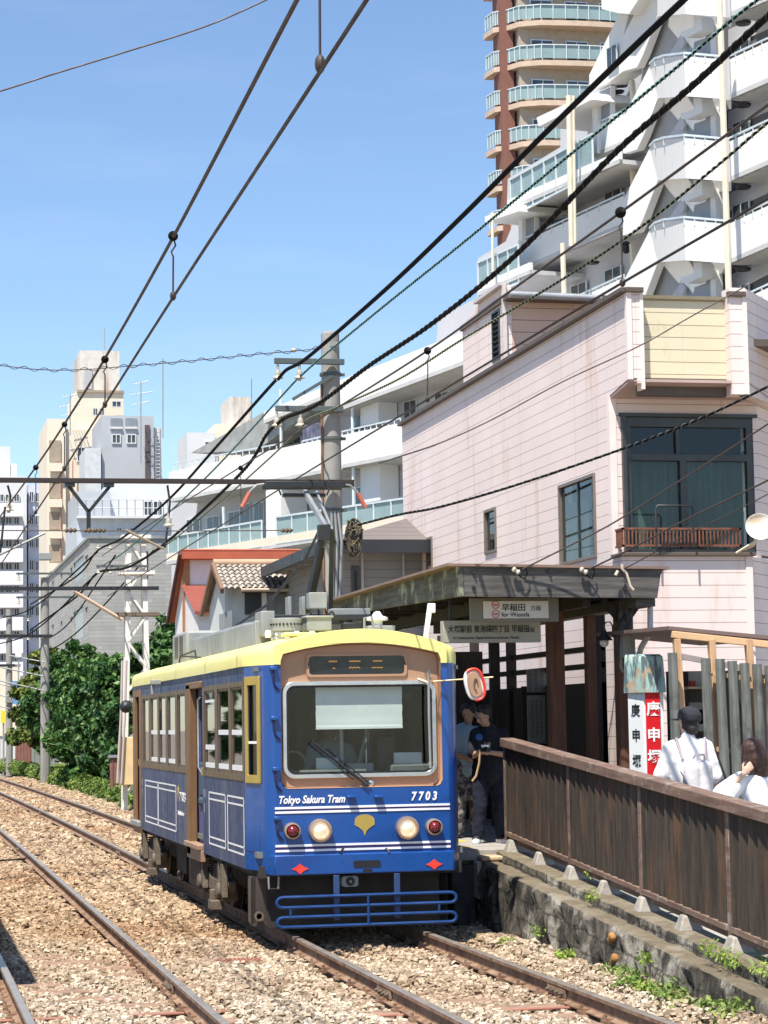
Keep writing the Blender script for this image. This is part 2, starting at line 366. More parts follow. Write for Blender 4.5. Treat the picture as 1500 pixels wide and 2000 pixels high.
# ================================================================ GROUND, TRACK BED
def shift(y): return -1.2e-4*max(0., y-34)**2
def zramp(y): return max(.02, min(.72, .72-(25.8-y)*.0765))
g = struct(MB().add([(-600, -60, -.42), (700, -60, -.42), (700, 1500, -.42), (-600, 1500, -.42)], [(0, 1, 2, 3)]).build('ground', M['ground'], fix=False))
rows = []
for k in range(150):
    y = 2+k*.95; sx = shift(y); rows.append([(x+sx, y, -.21+.035*math.sin(x*3+y*1.3)*math.sin(y*.8)-(.12 if x < -1.2 else 0)) for x in np.linspace(-2.2, 6.42, 26)])
struct(MB().grid(rows).build('track_bed', M['bed'], fix=False))
# ballast: loose stones, one object
def stones():
    zones = [(13.5, 20, -.6, 6.45, 720, .0205), (20, 27, -.6, 6.45, 560, .0225), (27, 46, -.4, 6.6, 260, .031), (46, 110, -.2, 7.0, 70, .048)]
    base = np.array([[-1, -.8, -.7], [.9, -1, -.6], [1, .8, -.8], [-.8, 1, -.7], [-.7, -.6, .7], [.6, -.8, .8], [.8, .7, .6], [-.6, .6, .9]])
    fc = np.array([[0, 3, 2, 1], [4, 5, 6, 7], [0, 1, 5, 4], [1, 2, 6, 5], [2, 3, 7, 6], [3, 0, 4, 7]])
    Vs, Rn, tot = [], [], 0
    for y0, y1, x0, x1, den, s in zones:
        n = int((y1-y0)*(x1-x0)*den); P = np.stack([rng.uniform(x0, x1, n), rng.uniform(y0, y1, n), np.zeros(n)], 1)
        sh = np.where(P[:, 1] > 34, -1.2e-4*(P[:, 1]-34)**2, 0); px = P[:, 0]
        near = np.zeros(n, bool)
        for rx in (1.02, 2.39, 4.05, 5.42): near |= np.abs(px-rx) < .085
        keep = ~near & ~((px > 6.4) & (P[:, 1] < 25)); P, px, sh = P[keep], px[keep], sh[keep]; n = len(P)
        P[:, 0] += sh
        mid = np.minimum.reduce([np.abs(px-1.705), np.abs(px-4.735)])
        z = -.185+.02*np.sin(px*5+P[:, 1]*2)+rng.uniform(-.02, .03, n); z += np.where(mid > 1.0, .035, 0)
        z += np.where((px > 6.0), .03, 0)
        P[:, 2] = z
        sc = s*rng.uniform(.55, 1.35, n)[:, None]*np.stack([rng.uniform(.7, 1.4, n), rng.uniform(.6, 1.2, n), rng.uniform(.5, .9, n)], 1)
        a = rng.uniform(0, 6.28, n); b = rng.normal(0, .5, n)
        L = base[None]*(1+rng.uniform(-.3, .3, (n, 8, 3)))*sc[:, None]
        x, y, zz = L[..., 0], L[..., 1], L[..., 2]
        y, zz = y*np.cos(b)[:, None]-zz*np.sin(b)[:, None], y*np.sin(b)[:, None]+zz*np.cos(b)[:, None]
        x, y = x*np.cos(a)[:, None]-y*np.sin(a)[:, None], x*np.sin(a)[:, None]+y*np.cos(a)[:, None]
        Vs.append((np.stack([x, y, zz], 2)+P[:, None]).reshape(-1, 3)); Rn.append(np.repeat(rng.random(n)**.9, 8)); tot += n
    V = np.concatenate(Vs); Fq = (np.arange(tot)[:, None, None]*8+fc[None]).reshape(-1, 4)
    o = np_mesh('ballast', V, Fq, M['stone'], np.concatenate(Rn)); o['kind'] = 'stuff'; return o
stones()
# rails
def rail(x, label, joints):
    t = thing('rail', label, 'rail', (x, 20, -.15), 'rails of the two tramway tracks')
    prof = [(-.06, -.15), (.06, -.15), (.06, -.14), (.012, -.122), (.009, -.045), (.033, -.035), (.033, -.006), (.026, 0), (-.026, 0), (-.033, -.006), (-.033, -.035), (-.009, -.045), (-.012, -.122), (-.06, -.14)]
    ys = [2]+list(np.arange(34, 140, 5.3)); m = MB(); n = len(prof); vs = [(x+a+shift(y), y, b) for y in ys for a, b in prof]
    m.v = vs
    for k in range(len(ys)-1):
        for j in range(n):
            m.f.append((k*n+j, k*n+(j+1) % n, (k+1)*n+(j+1) % n, (k+1)*n+j)); m.m.append(1 if j in (6, 7, 8) else 0)
    m.build('rail_bar', [M['railrust'], M['railhead']], t, ang=25)
    for y in joints:
        p = MB(); s = shift(y)
        for sx in (-1, 1): p.beam((x+s+sx*.022, y-.26, -.082), (x+s+sx*.022, y+.26, -.082), .018, .07)
        fp = p.build('fishplate', M['railrust'], t, bevel=.004)
        for dy in (-.19, -.07, .07, .19):
            b = MB(); b.cyl((x+s-.065, y+dy, -.082), (x+s+.065, y+dy, -.082), .014, 6)
            b.lathe([(.022, 0), (.022, .016)], (x+s-.05, y+dy, -.082), (1, 0, 0), 6)
            b.build('bolt', M['bogie'], fp)
    for y in np.arange(15.05, 24, .62):
        c = MB().box((x-.1, y-.06, -.165), (x+.1, y+.06, -.138))
        for sx in (-1, 1): c.box((x+sx*.055-.03, y-.05, -.14), (x+sx*.055+.03, y+.05, -.118)); c.cyl((x+sx*.08, y, -.145), (x+sx*.08, y, -.095), .014, 6)
        c.build('rail_clip', M['railrust'], t)
rail(1.02, 'left rail of the empty track, cut by the lower left corner of the frame', [16.8])
rail(2.39, 'right rail of the empty track, joined by a fishplate near the bottom', [WZ(348, 1918, -.05).y, WZ(45, 1655, -.05).y])
rail(4.05, 'left rail running under the blue tram, beside the sunlit ballast', [WZ(762, 1930, -.05).y, WZ(228, 1662, -.05).y, WZ(72, 1586, -.05).y])
rail(5.42, 'right rail coming out from under the tram beside the stained retaining wall', [WZ(1085, 1928, -.05).y, WZ(182, 1584, -.05).y])
# sleepers
s0 = None
for tr, xc, ya, yb in (('the empty left track', 1.705, 15.05, 24), ('the right track in front of the tram', 4.735, 15.05, 19.2)):
    y = ya; k = 0
    while y < yb:
        red = abs(y-16.29) < .2
        a = random.uniform(-.006, .004); m = MB().box((xc-1.02, y-.10, -.32), (xc+1.02, y+.10, -.163+a)); o = m.build('sleeper', M['sleeper'], bevel=.012)
        tag(o, 'weathered timber sleeper half buried in ballast under '+tr, 'sleeper', 'buried sleepers of '+tr); y += .62; k += 1
for xc, l in ((1.705, 'red-brown steel gauge tie lying across the empty left track'), (4.735, 'red-brown steel gauge tie lying across the track in front of the tram')):
    y = WZ(500, 1970, -.15).y if xc < 3 else WZ(950, 1972, -.15).y
    tag(MB().box((xc-1.25, y-.03, -.17), (xc+1.3, y+.03, -.152)).build('gauge_tie', M['sleeperred'], bevel=.006), l, 'gauge tie')
p = WZ(452, 1879, -.15)
dm = MB().box((p.x-.33, p.y-.1, -.19), (p.x+.33, p.y+.1, -.128))
for k in range(15): dm.box((p.x-.31+k*.043, p.y-.09, -.128), (p.x-.285+k*.043, p.y+.09, -.118))
tag(dm.build('drain_grate', M['sleeperred'], bevel=.003), 'small ribbed rusty grate lying in ballast between the two tracks', 'drain grate')
cb = [WZ(x, y, -.12) for x, y in ((-20, 1682), (45, 1678), (85, 1668))]+[WZ(x, y, -.13) for x, y in ((125, 1707), (150, 1701), (190, 1699), (240, 1703), (262, 1707), (292, 1700))]
tag(MB().tube(cb[:3], .018, 6).build('ground_cable', M['black']), 'short black cable on the ballast left of the empty track', 'cable')
tag(MB().tube(cb[3:], .016, 6).build('ground_cable', M['black']), 'thin black cable crossing ballast between the tracks towards the tram', 'cable')
# ================================================================ TRAM
TX = 4.735; xL, xR = TX-1.135, TX+1.135; yF = 23.0; y0, y1, yR = 23.55, 34.7, 35.25
yp = lambda px: WX(px, 1430, xL).y
T = thing('tram', 'blue tram with a pale yellow roof stopped at the platform, number 7703 on its front', 'tram', (TX, 29, 0))
def fl(x, z, y=yF): return (TX+x, y, z)             # local face coordinates
def arc(x0, x1, zf, n=14): return [(x0+(x1-x0)*i/n, zf(x0+(x1-x0)*i/n)) for i in range(n+1)]
ztop = lambda x: 2.955+.165*(1-(x/.905)**2)
zrec = lambda x: 2.86+.115*(1-(x/.84)**2)
# lower face
blueF = [(-.905, .67), (.905, .67), (.905, 2.76), (.84, 2.76)]+[(.84, 1.60)]+[(.84-.06+.06*math.cos(a), 1.56-.0+.06*math.sin(a)-.0) for a in [R(-t) for t in (0, 30, 60, 90)]]+[(-.84+.06-.06*math.cos(a), 1.56+.06*math.sin(a)) for a in [R(-t) for t in (90, 60, 30, 0)]]+[(-.84, 1.6), (-.84, 2.76), (-.905, 2.76)]
b = MB().plate(blueF, [], lambda x, z: fl(x, z), (0, .05, 0)); b.build('front_panel', M['blue'], T, ang=30)
yel = arc(-.905, .905, ztop)+[(.905, 2.76), (.84, 2.76), (.84, 2.80)]+arc(.815, -.815, zrec, 14)+[(-.84, 2.80), (-.84, 2.76), (-.905, 2.76)]
MB().plate(yel, [], lambda x, z: fl(x, z, yF-.02), (0, .07, 0)).build('front_fascia', M['yellow'], T, bevel=.008)
# recess reveal + back panel
out = [(-.84, 1.56), (-.815, 1.515), (-.78, 1.50), (.78, 1.50), (.815, 1.515), (.84, 1.56), (.84, 2.80)]+arc(.815, -.815, zrec, 14)+[(-.84, 2.80)]
m = MB(); n_ = len(out)
m.v = [fl(x, z, yF-.004) for x, z in out]+[fl(x*.99, 2.2+(z-2.2)*.99, yF+.085) for x, z in out]; m.f = [(i, (i+1) % n_, (i+1) % n_+n_, i+n_) for i in range(n_)]; m.m = [0]*n_
m.build('window_recess', M['tan'], T)
WS = rrect(-.775, 1.64, .755, 2.545, .09, 6); DS = rrect(-.53, 2.655, .47, 2.845, .03, 4)
MB().plate([(x*.985, 2.2+(z-2.2)*.985) for x, z in out], [WS, DS], lambda x, z: fl(x, z, yF+.08), (0, .03, 0)).build('windscreen_surround', M['tan'], T)
wf = MB(); wf.plate(rrect(-.815, 1.60, .795, 2.585, .12, 7), [rrect(-.775, 1.64, .755, 2.545, .09, 7)], lambda x, z: fl(x, z, yF+.045), (0, .045, 0))
wsc = wf.build('windscreen', M['silver'], T, bevel=.008)
MB().plate(rrect(-.782, 1.632, .762, 2.552, .09, 7), [rrect(-.755, 1.66, .735, 2.525, .08, 7)], lambda x, z: fl(x, z, yF+.056), (0, .03, 0)).build('gasket', M['black'], wsc)
MB().plate(WS, [], lambda x, z: fl(x, z, yF+.07), (0, .006, 0)).build('glass', M['glassF'], wsc)
dsb = MB().plate(rrect(-.56, 2.63, .5, 2.868, .04, 5), [DS], lambda x, z: fl(x, z, yF+.062), (0, .02, 0)).build('destination_display', M['tan'], T, bevel=.004)
MB().plate(DS, [], lambda x, z: fl(x, z, yF+.078), (0, .03, 0)).build('screen', pm('display_black', (.012, .015, .02), .15, var=.2), dsb)
for k, (px, w, z, s) in enumerate([(-.28, .09, 2.79, 0), (-.05, .12, 2.79, 0), (.19, .1, 2.79, 0), (-.27, .03, 2.72, 1), (-.05, .12, 2.725, 1), (.19, .12, 2.725, 2)]):
    mm = MB()
    if s == 0: mm.box((TX+px-w/2, yF+.072, z-.007), (TX+px+w/2, yF+.077, z+.007))
    else:
        for q in range(7): mm.box((TX+px-w/2+w*q/7, yF+.072, z-.008+.006*((q*s) % 2)), (TX+px-w/2+w*(q+.6)/7, yF+.077, z+.002+.006*((q*s) % 2)))
    mm.build('led_text', M['ledo'], dsb)
# sides
zA, zB = 1.63, 2.56
groups = [(397.5, 475.5), (278, 363.5)]
near = [(400.5, 420), (426, 447), (452, 473.5)]; far = [(280, 291), (295, 308), (312, 324), (328.5, 342.7), (347.5, 362.0)]
holes = [rect(yp(b), zA, yp(a), zB) for a, b in near+far]
door = (yp(395), yp(368)); rdoor = (33.62, 34.55)
holes += [rect(door[0], .74, door[1], 2.63), rect(rdoor[0], .74, rdoor[1], 2.63)]
for sx, X in ((-1, xL), (1, xR)):
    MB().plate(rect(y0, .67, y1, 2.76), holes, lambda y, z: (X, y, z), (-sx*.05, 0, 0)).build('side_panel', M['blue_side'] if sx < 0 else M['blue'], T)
    # cream cantrail + taper corners (front and rear)
    for fy, s in ((y0, 1), (y1, -1)):
        ye = yF if s > 0 else yR
        path = [(sx*1.135, fy), (sx*1.005, ye+s*.10), (sx*.965, ye+s*.03), (sx*.905, ye)]
        rows = [[(TX+x, y, z) for x, y in path] for z in (.67, 2.76)]
        if s > 0 and sx < 0:
            p0, p1 = Vector((TX-1.135, fy)), Vector((TX-1.005, ye+.10)); L = (p1-p0).length; d = (p1-p0)/L
            fn = lambda u, z: (p0.x+d.x*u, p0.y+d.y*u, z)
            nv = Vector((-d.y, d.x, 0)); nv = nv if nv.x > 0 else -nv
            wa, wb = .19*L, .76*L
            MB().plate(rect(0, .67, L, 2.76), [rect(wa, 1.60, wb, 2.60)], fn, nv*.04).build('corner_panel', M['blue'], T)
            MB().grid([[(TX+x, y, z) for x, y in path[1:]] for z in (.67, 2.76)]).build('corner_panel', M['blue'], T)
            cw = MB().plate(rect(wa-.045, 1.555, wb+.045, 2.65), [rect(wa+.02, 1.64, wb-.02, 2.56)], fn, -nv*.02).build('cab_window', M['gold'], T, bevel=.004)
            MB().plate(rect(wa, 1.62, wb, 2.58), [], lambda u, z: tuple(Vector(fn(u, z))+nv*.02), nv*.005).build('glass', M['glassS'], cw)
            MB().plate(rect(wa+.02, 1.96, wb-.02, 1.985), [], lambda u, z: tuple(Vector(fn(u, z))-nv*.005), nv*.02).build('sash_bar', M['white'], cw)
            MB().plate(rect(.03, .86, L*.75, 1.14), [], lambda u, z: tuple(Vector(fn(u, z))-nv*.006), nv*.01).build('access_hatch', M['blue'], T, bevel=.004)
            fn0, nv0, L0 = fn, nv, L
        else: MB().grid(rows).build('corner_panel', M['blue'], T)
        MB().plate([(a, c) for a, c in ((0, 0), (1, 0), (1, 1), (0, 1))], [], lambda a, c: (TX+path[0][0], path[0][1]-s*.004*a, .67+c*2.09), (0, -s*.003, 0)) if False else None
MB().box((TX-.9, yR-.04, .67), (TX+.9, yR, 2.76)).build('rear_panel', M['blue'], T)
# roof: lofted profile
prof = [(1, 2.76), (1, 2.86), (.992, 2.905), (.965, 2.94), (.9, 2.965), (.7, 3.03), (.45, 3.085), (.2, 3.112), (0, 3.12)]
prof = [(-a, b) for a, b in prof]+[(a, b) for a, b in reversed(prof[:-1])]
st = [(yF+.02, .905, -.0), (yF+.05, .965, 0), (yF+.12, 1.012, 0), (y0, 1.142, 0), (y0+.15, 1.15, 0), (y1, 1.15, 0), (yR-.1, 1.0, 0), (yR-.03, .96, 0), (yR, .9, 0)]
rf = MB().grid([[(TX+a*w, y, b+(ztop(a*.905)-b if (i == 0 and b > 2.93) else 0)) for a, b in prof] for i, (y, w, _) in enumerate(st)])
rf.v += [(TX+a*.905, yR, b) for a, b in prof]; rf.build('roof', M['yellow'], T, ang=50)
rib = MB()
for y in (23.9, 26.4, 29.2, 32.1): rib.grid([[(TX+a*1.156, y+dy, b+.004) for a, b in prof] for dy in (0, .03)])
rib.build('roof_seam', pm('roof_seam_yellow', (.6, .52, .14), .6), T)
MB().box((TX-.75, 23.25, 3.06), (TX-.42, 23.5, 3.10)).build('roof_plate', M['yellow'], T, bevel=.01)
# windows, with trim, sashes, glass
for gi, (a, bb) in enumerate(groups):
    ya, yb = yp(bb), yp(a)
    tr = MB()
    sel = near if gi == 0 else far
    tr.plate(rect(ya-.04, zA-.06, yb+.04, zB+.05), [rect(yp(q)-.015, zA+.005, yp(p)+.015, zB-.005) for p, q in sel], lambda y, z: (xL, y, z), (-.007, 0, 0))
    tr.build('window_trim', M['bronze'], T, bevel=.004)
    for j, (p, q) in enumerate(sel):
        A, B = yp(q), yp(p); w = MB().plate(rect(A, zA, B, zB), [rect(A+.012, zA+.04, B-.012, zB-.03)], lambda y, z: (xL+.004, y, z), (.012, 0, 0)).build('window', M['bronze'], T)
        MB().box((xL+.014, A+.005, zA+.03), (xL+.017, B-.005, zB-.02)).build('glass', M['glassS'], w)
        bars = MB()
        if not (gi == 1 and j in (0, 4)):
            zm = 2.075-(.17 if (gi == 0 and j == 0) else 0)
            bars.box((xL+.002, A+.012, zm-.025), (xL+.012, B-.012, zm+.03)); bars.box((xL+.002, A+.012, zA+.045), (xL+.012, B-.012, zA+.10))
            bars.build('sash_bar', M['white'], w)
            if gi == 0 and j == 0: MB().box((xL+.002, A+.012, 2.42), (xL+.012, B-.012, 2.45)).build('sash_bar', M['white'], w)
for p, q in near+far:      # right-hand side windows
    A, B = yp(q), yp(p); MB().box((xR-.02, A, zA), (xR-.014, B, zB)).build('window', M['glassS'], T)
# middle door
d0, d1 = door
dj = MB().box((xL-.03, d1-.34, .60), (xL+.06, d1+.02, 2.66)).box((xL-.03, d0-.02, 2.60), (xL+.05, d1, 2.68)).build('door_pillar', M['browndoor'], T, bevel=.008)
dl = MB().plate(rect(d0, .74, d1-.34, 2.62), [rect(d0+.10, 1.62, d1-.46, 2.52)], lambda y, z: (xL+.075, y, z), (.03, 0, 0)).build('door', pm('door_blue', (.04, .06, .2), .5, var=.12, dirt=((.15, .14, .2), .45, .8, 3, .1)), T)
MB().box((xL+.09, d0+.08, 1.6), (xL+.095, d1-.44, 2.54)).build('glass', M['glassS'], dl)
MB().tube([(xL+.03, d0+.33, 2.5), (xL-.0, d0+.36, 2.46), (xL-.0, d0+.36, 1.66), (xL+.03, d0+.33, 1.6)], .013, 6).build('handrail', M['silver'], dl)
MB().box((xL+.02, d0+.06, 1.56), (xL+.07, d0+.32, 1.66)).build('handle', M['gold'], dl, bevel=.01)
MB().box((xL-.07, d0-.02, .70), (xL+.05, d1-.0, .76)).box((xL-.03, d0-.02, .56), (xL+.03, d1, .70)).build('door_step', pm('step_tan', (.32, .2, .13), .6), T, bevel=.008)
r0, r1 = rdoor
MB().plate(rect(r0-.05, .60, r1+.06, 2.70), [rect(r0+.12, .75, r1-.28, 2.6)], lambda y, z: (xL-.012, y, z), (.04, 0, 0)).build('door_pillar', M['browndoor'], T, bevel=.006)
dl = MB().plate(rect(r0, .74, r1, 2.62), [rect(r0+.2, 1.62, r1-.36, 2.5)], lambda y, z: (xL+.045, y, z), (.03, 0, 0)).build('door', M['blue_side'], T)
MB().box((xL+.06, r0+.18, 1.6), (xL+.065, r1-.3, 2.54)).build('glass', M['glassS'], dl)
MB().box((xL+.0, r0+.15, 1.58), (xL+.045, r0+.35, 1.68)).build('handle', M['gold'], dl, bevel=.01)
MB().box((xL-.06, r0-.04, .70), (xL+.03, r1+.04, .78)).build('door_step', M['palegrey'], T, bevel=.01)
# white lining panels
zz = WX(318, 1550, xL).z
for a, bb, c in ((283, 307.5, 0), (308.5, 343, 1), (407, 439, 2), (443, 478, 3)):
    A, B = yp(min(bb, 475)), yp(a); t_, k_ = 1.40, .80
    m = MB()
    for (za, zb) in ((t_, t_-.018), (t_-.075, t_-.093), (k_+.093, k_+.075), (k_+.018, k_)): m.box((xL-.003, A, zb), (xL+.01, B, za))
    for yy in (A, B-.018): m.box((xL-.0034, yy, k_), (xL+.01, yy+.018, t_))
    m.build('lining', M['white'], T)
text('number', '7703', .17, (xL-.004, yp(349.5), 1.26), (0, -1, 0), (0, 0, 1), M['whitetxt'], T, sx=1.9)
text('lettering', 'Tokyo Sakura Tram', .075, (xL-.004, yp(346.5), 1.055), (0, -1, 0), (0, 0, 1), M['whitetxt'], T, sx=1.05, bold=.001)
ge = MB(); yy = yp(347); ge.prism([(xL-.004, yy+.09*math.cos(R(t)), 1.31+.09*math.sin(R(t))) for t in range(0, 181, 20)]+[(xL-.004, yy, 1.19)], (.003, 0, 0)); ge.build('emblem', M['gold'], T)
mk = MB()
for px, z, w in ((397, 1.37, .03), (399.5, 1.37, .03), (398, 1.2, .05), (277, 1.36, .06), (277, 1.22, .06)): y = yp(px); mk.box((xL-.003, y-w, z-.05), (xL+.004, y, z+.05))
mk.build('small_marking', M['palegrey'], T)
ca = MB().box((xL-.14, yp(316)-.05, 2.72), (xL+.0, yp(316)+.07, 2.79)).box((xL-.14, yp(316)-.0, 2.58), (xL-.1, yp(316)+.07, 2.72)).build('side_camera', M['palegrey'], T, bevel=.01)
# face details
for z0 in (1.262, 1.305): MB().box((TX-.915, yF-.008, z0-.011), (TX+.91, yF, z0+.011)).build('stripe', M['whitetxt'], T)
for z0 in (.875, .925): MB().box((TX-.915, yF-.008, z0-.011), (TX+.91, yF, z0+.011)).build('stripe', M['whitetxt'], T)
for za, zb in ((1.273, 1.294), (.886, .914)): MB().box((TX-.915, yF-.004, za), (TX+.91, yF, zb)).build('stripe', M['navy'], T)
text('lettering', 'Tokyo Sakura Tram', .108, (TX-.885, yF-.008, 1.385), (1, 0, 0), (0, 0, 1), M['whitetxt'], T, shear=.28, sx=.795, bold=.0028)
text('number', '7 7 0 3', .12, (TX+.50, yF-.008, 1.392), (1, 0, 0), (0, 0, 1), M['whitetxt'], T, shear=.2, sx=.8, bold=.004)
for px, py, r, kind in ((571, 1623, .085, 'tail_lamp'), (626, 1622, .118, 'headlight'), (796, 1617, .118, 'headlight'), (848, 1615, .085, 'tail_lamp')):
    p = WY(px, py, yF-.05); c = Vector((p.x, yF, p.z))
    h = MB().lathe([(r, 0), (r, .07), (r*.97, .085), (r*.8, .09), (r*.74, .07), (r*.74, .02), (0, .02)], c, (0, -1, 0), 28).build(kind, pm('lamp_bezel', (.5, .36, .27), .3, .6), T)
    if kind == 'headlight': MB().lathe([(r*.75, .0), (r*.72, .055), (r*.5, .078), (0, .09)], c, (0, -1, 0), 24).build('lens', M['lens'], h)
    else: MB().lathe([(r*.75, 0), (r*.7, .08), (r*.5, .115), (r*.2, .13), (0, .133)], c, (0, -1, 0), 24).build('lens', M['redlens'], h)
p = WY(712, 1603, yF); gk = []
for t in range(-0, 181, 12): gk.append((p.x+.105*math.cos(R(t)), .0+p.z-.0+.075*abs(math.sin(R(t)))**.8))
gk = [(p.x+.105, p.z-.04)]+[(x, z-.04+.03) for x, z in gk[1:-1]]+[(p.x-.105, p.z-.04), (p.x-.055, p.z-.07), (p.x-.02, p.z-.10), (p.x, p.z-.155), (p.x+.02, p.z-.10), (p.x+.055, p.z-.07)]
MB().prism([(x, yF-.007, z) for x, z in gk], (0, .006, 0)).build('emblem', M['gold'], T)
for px in (685, 738):
    p = WY(px, 1557, yF); MB().box((p.x-.045, yF-.07, p.z-.004), (p.x+.045, yF, p.z+.018)).build('foot_step', M['blue'], T, bevel=.005)
for px, s in ((664, 1), (758, -1)):
    p = WY(px, 1664, yF); MB().tube([(p.x-.03*s, yF-.01, p.z-.05), (p.x, yF-.06, p.z), (p.x+.03*s, yF-.03, p.z+.04)], .012, 6).build('hose_hook', M['blackpaint'], T)
for k, (px, py) in enumerate(((533, 1306), (535, 1403), (538, 1502), (541, 1598))):
    p = WY(px, py, yF+.06); m = MB().box((p.x-.045, yF-.05, p.z-.02), (p.x+.03, yF+.1, p.z+.02))
    q = MB().tube([(p.x-.02, yF-.02, p.z-.02), (p.x-.02, yF-.03, p.z-.10), (p.x+.0, yF-.02, p.z-.17), (p.x+.05, yF+.0, p.z-.22)], .013, 6)
    s_ = m.build('corner_step', M['blue'], T, bevel=.008); q.build('bracket', pm('dark_blue_bracket', (.01, .02, .1), .5), s_)
# wiper, grab rail, mirror
m = MB(); a = WY(717, 1534, yF-.03); b_ = WY(614, 1452, yF-.01); mid = WY(676, 1500, yF-.03)
m.tube([a, b_], .012, 6); m.tube([a+Vector((.04, 0, .01)), WY(640, 1462, yF)], .008, 6); m.beam(WY(608, 1449, yF+.03), WY(700, 1520, yF+.03), .012, .03)
m.beam(WY(606, 1452, yF+.0), WY(690, 1522, yF+.0), .03, .012); m.lathe([(.035, 0), (.03, .05), (.012, .06)], (a.x, yF+.08, a.z), (0, -1, 0), 14)
m.build('wiper', M['blackpaint'], T)
m = MB(); a = WY(727, 1530, yF); m.lathe([(.03, 0), (.03, .03), (.02, .035)], (a.x, yF+.08, a.z), (0, -1, 0), 14); m.build('wiper_cap', M['silver'], T)
m = MB(); m.tube([WY(837, 1309, yF-.06), WY(838, 1400, yF-.07), WY(841, 1500, yF-.06)], .013, 8)
for py in (1325, 1490): m.tube([WY(838, py, yF-.06), WY(843, py, yF+.06)], .01, 6)
m.build('grab_rail', M['palegrey'], T)
mr = MB(); a = WY(846, 1331, yF-.02); e = Vector((TX+1.31, yF-.35, a.z+.03)); mr.tube([a, e], .009, 6); mr.tube([WY(816, 1326, yF+.03), WY(838, 1334, yF-.02)], .012, 6)
arm = mr.build('mirror', pm('mirror_arm_brass', (.5, .38, .22), .4, .5), T)
c = Vector((TX+1.285, yF-.37, 2.42)); rot = Matrix.Rotation(R(-12), 3, 'Y')
def ov(w, h, n=24): return [Vector((w*math.copysign(abs(math.cos(2*math.pi*i/n))**.8, math.cos(2*math.pi*i/n)), 0, h*math.copysign(abs(math.sin(2*math.pi*i/n))**.75, math.sin(2*math.pi*i/n)))) for i in range(n)]
c = WY(926, 1337, yF-.37)
for w, h, dy, mt, nm in ((.095, .16, 0, M['white'], 'mirror_rim'), (.068, .13, -.03, M['tan'], 'mirror_back')):
    MB().prism([c+rot @ (v if nm != 'mirror_rim' else ov(w, h)[i])+Vector((0, dy, 0)) for i, v in enumerate(ov(w, h))], (0, .04 if dy == 0 else .031, 0)).build(nm, mt, arm, bevel=.012)
MB().tube([c+rot @ v+Vector((.006, -.012, 0)) for v in ov(.095, .16)[-7:]+ov(.095, .16)[:9]], .016, 6).build('mirror_edge', M['red'], arm)
MB().tube([c+rot @ Vector((.015, -.04, .03))+Vector((.02*math.cos(t), 0, .06*math.sin(t)-.03)) for t in np.linspace(0, 5, 9)], .007, 5).build('mirror_clamp', M['bogie'], arm)
# bumper, sockets
bp = [(-1.0, yF+.1), (-.93, yF-.06), (.93, yF-.06), (1.0, yF+.1), (1.0, yF+.2), (-1.0, yF+.2)]
bm_ = MB().plate([(x, y) for x, y in bp], [], lambda x, y: (TX+x, y, .63), (0, 0, .205)).build('bumper', M['blue'], T, bevel=.012)
for px, py in ((586, 1697), (848, 1688)):
    p = WY(px, py, yF-.06); MB().prism([(p.x-.09, yF-.068, p.z), (p.x-.04, yF-.068, p.z-.02), (p.x, yF-.068, p.z-.053), (p.x+.04, yF-.068, p.z-.02), (p.x+.09, yF-.068, p.z), (p.x+.04, yF-.068, p.z+.02), (p.x, yF-.068, p.z+.053), (p.x-.04, yF-.068, p.z+.02)], (0, .006, 0)).build('reflector', M['red'], bm_)
for px, py, w, h in ((717, 1687, .14, .034), (718, 1700, .05, .015)):
    p = WY(px, py, yF-.06); MB().plate(rrect(p.x-w, p.z-h, p.x+w, p.z+h, h*.5, 3), [], lambda x, z: (x, yF-.066, z), (0, .004, 0)).build('coupler_slot', M['black'], bm_)
# under the bumper
p = WY(683, 1721, yF+.05); sp_ = MB().plate(rrect(p.x-.085, p.z-.055, p.x+.085, p.z+.055, .03, 4), [], lambda x, z: (x, yF+.02, z), (0, .1, 0)).build('horn_speaker', M['palegrey'], T, bevel=.008)
MB().lathe([(.045, 0), (.045, .012), (.02, .012), (.016, 0)], (p.x, yF+.02, p.z), (0, -1, 0), 18).build('speaker_mouth', M['black'], sp_)
MB().lathe([(.015, 0), (.014, .02), (0, .024)], (p.x, yF+.012, p.z), (0, -1, 0), 12).build('speaker_cap', M['palegrey'], sp_)
cw = MB()
zt = [WY(712, y, yF-.08).z for y in (1748, 1768, 1787, 1806)]
xa, xb = -.86, .88
for i in (0, 2):
    a, b_ = zt[i], zt[i+1]; r = (a-b_)/2; c_ = (a+b_)/2; loop = []
    for t in range(90, 271, 30): loop.append((TX+xa+r*1.2*math.cos(R(t)), yF-.08, c_+r*math.sin(R(t))))
    for t in range(-90, 91, 30): loop.append((TX+xb+r*1.2*math.cos(R(t)), yF-.08, c_+r*math.sin(R(t))))
    cw.tube(loop, .017, 8, closed=True)
cw.cyl((TX+.02, yF-.085, zt[0]), (TX+.02, yF-.085, zt[3]), .014); cw.cyl((TX-.78, yF-.08, zt[1]), (TX-.78, yF-.08, zt[2]), .014); cw.cyl((TX+.76, yF-.08, zt[1]), (TX+.76, yF-.08, zt[2]), .014)
cwo = cw.build('lifeguard_rail', pm('cowcatcher_blue', (.010, .05, .18), .4, .2, var=.1), T)
for x in (-.3, .33): MB().box((TX+x-.03, yF-.06, .17), (TX+x+.03, yF-.03, .62)).build('rail_hanger', pm('hanger_blue', (.02, .05, .14), .5), cwo, bevel=.004)
MB().tube([(TX-.99, yF+.0, .62), (TX-.985, yF+.0, .50), (TX-.89, yF+.0, .50), (TX-.885, yF+.0, .62)], .012, 6).build('step_loop', M['palegrey'], T)
uf = MB()
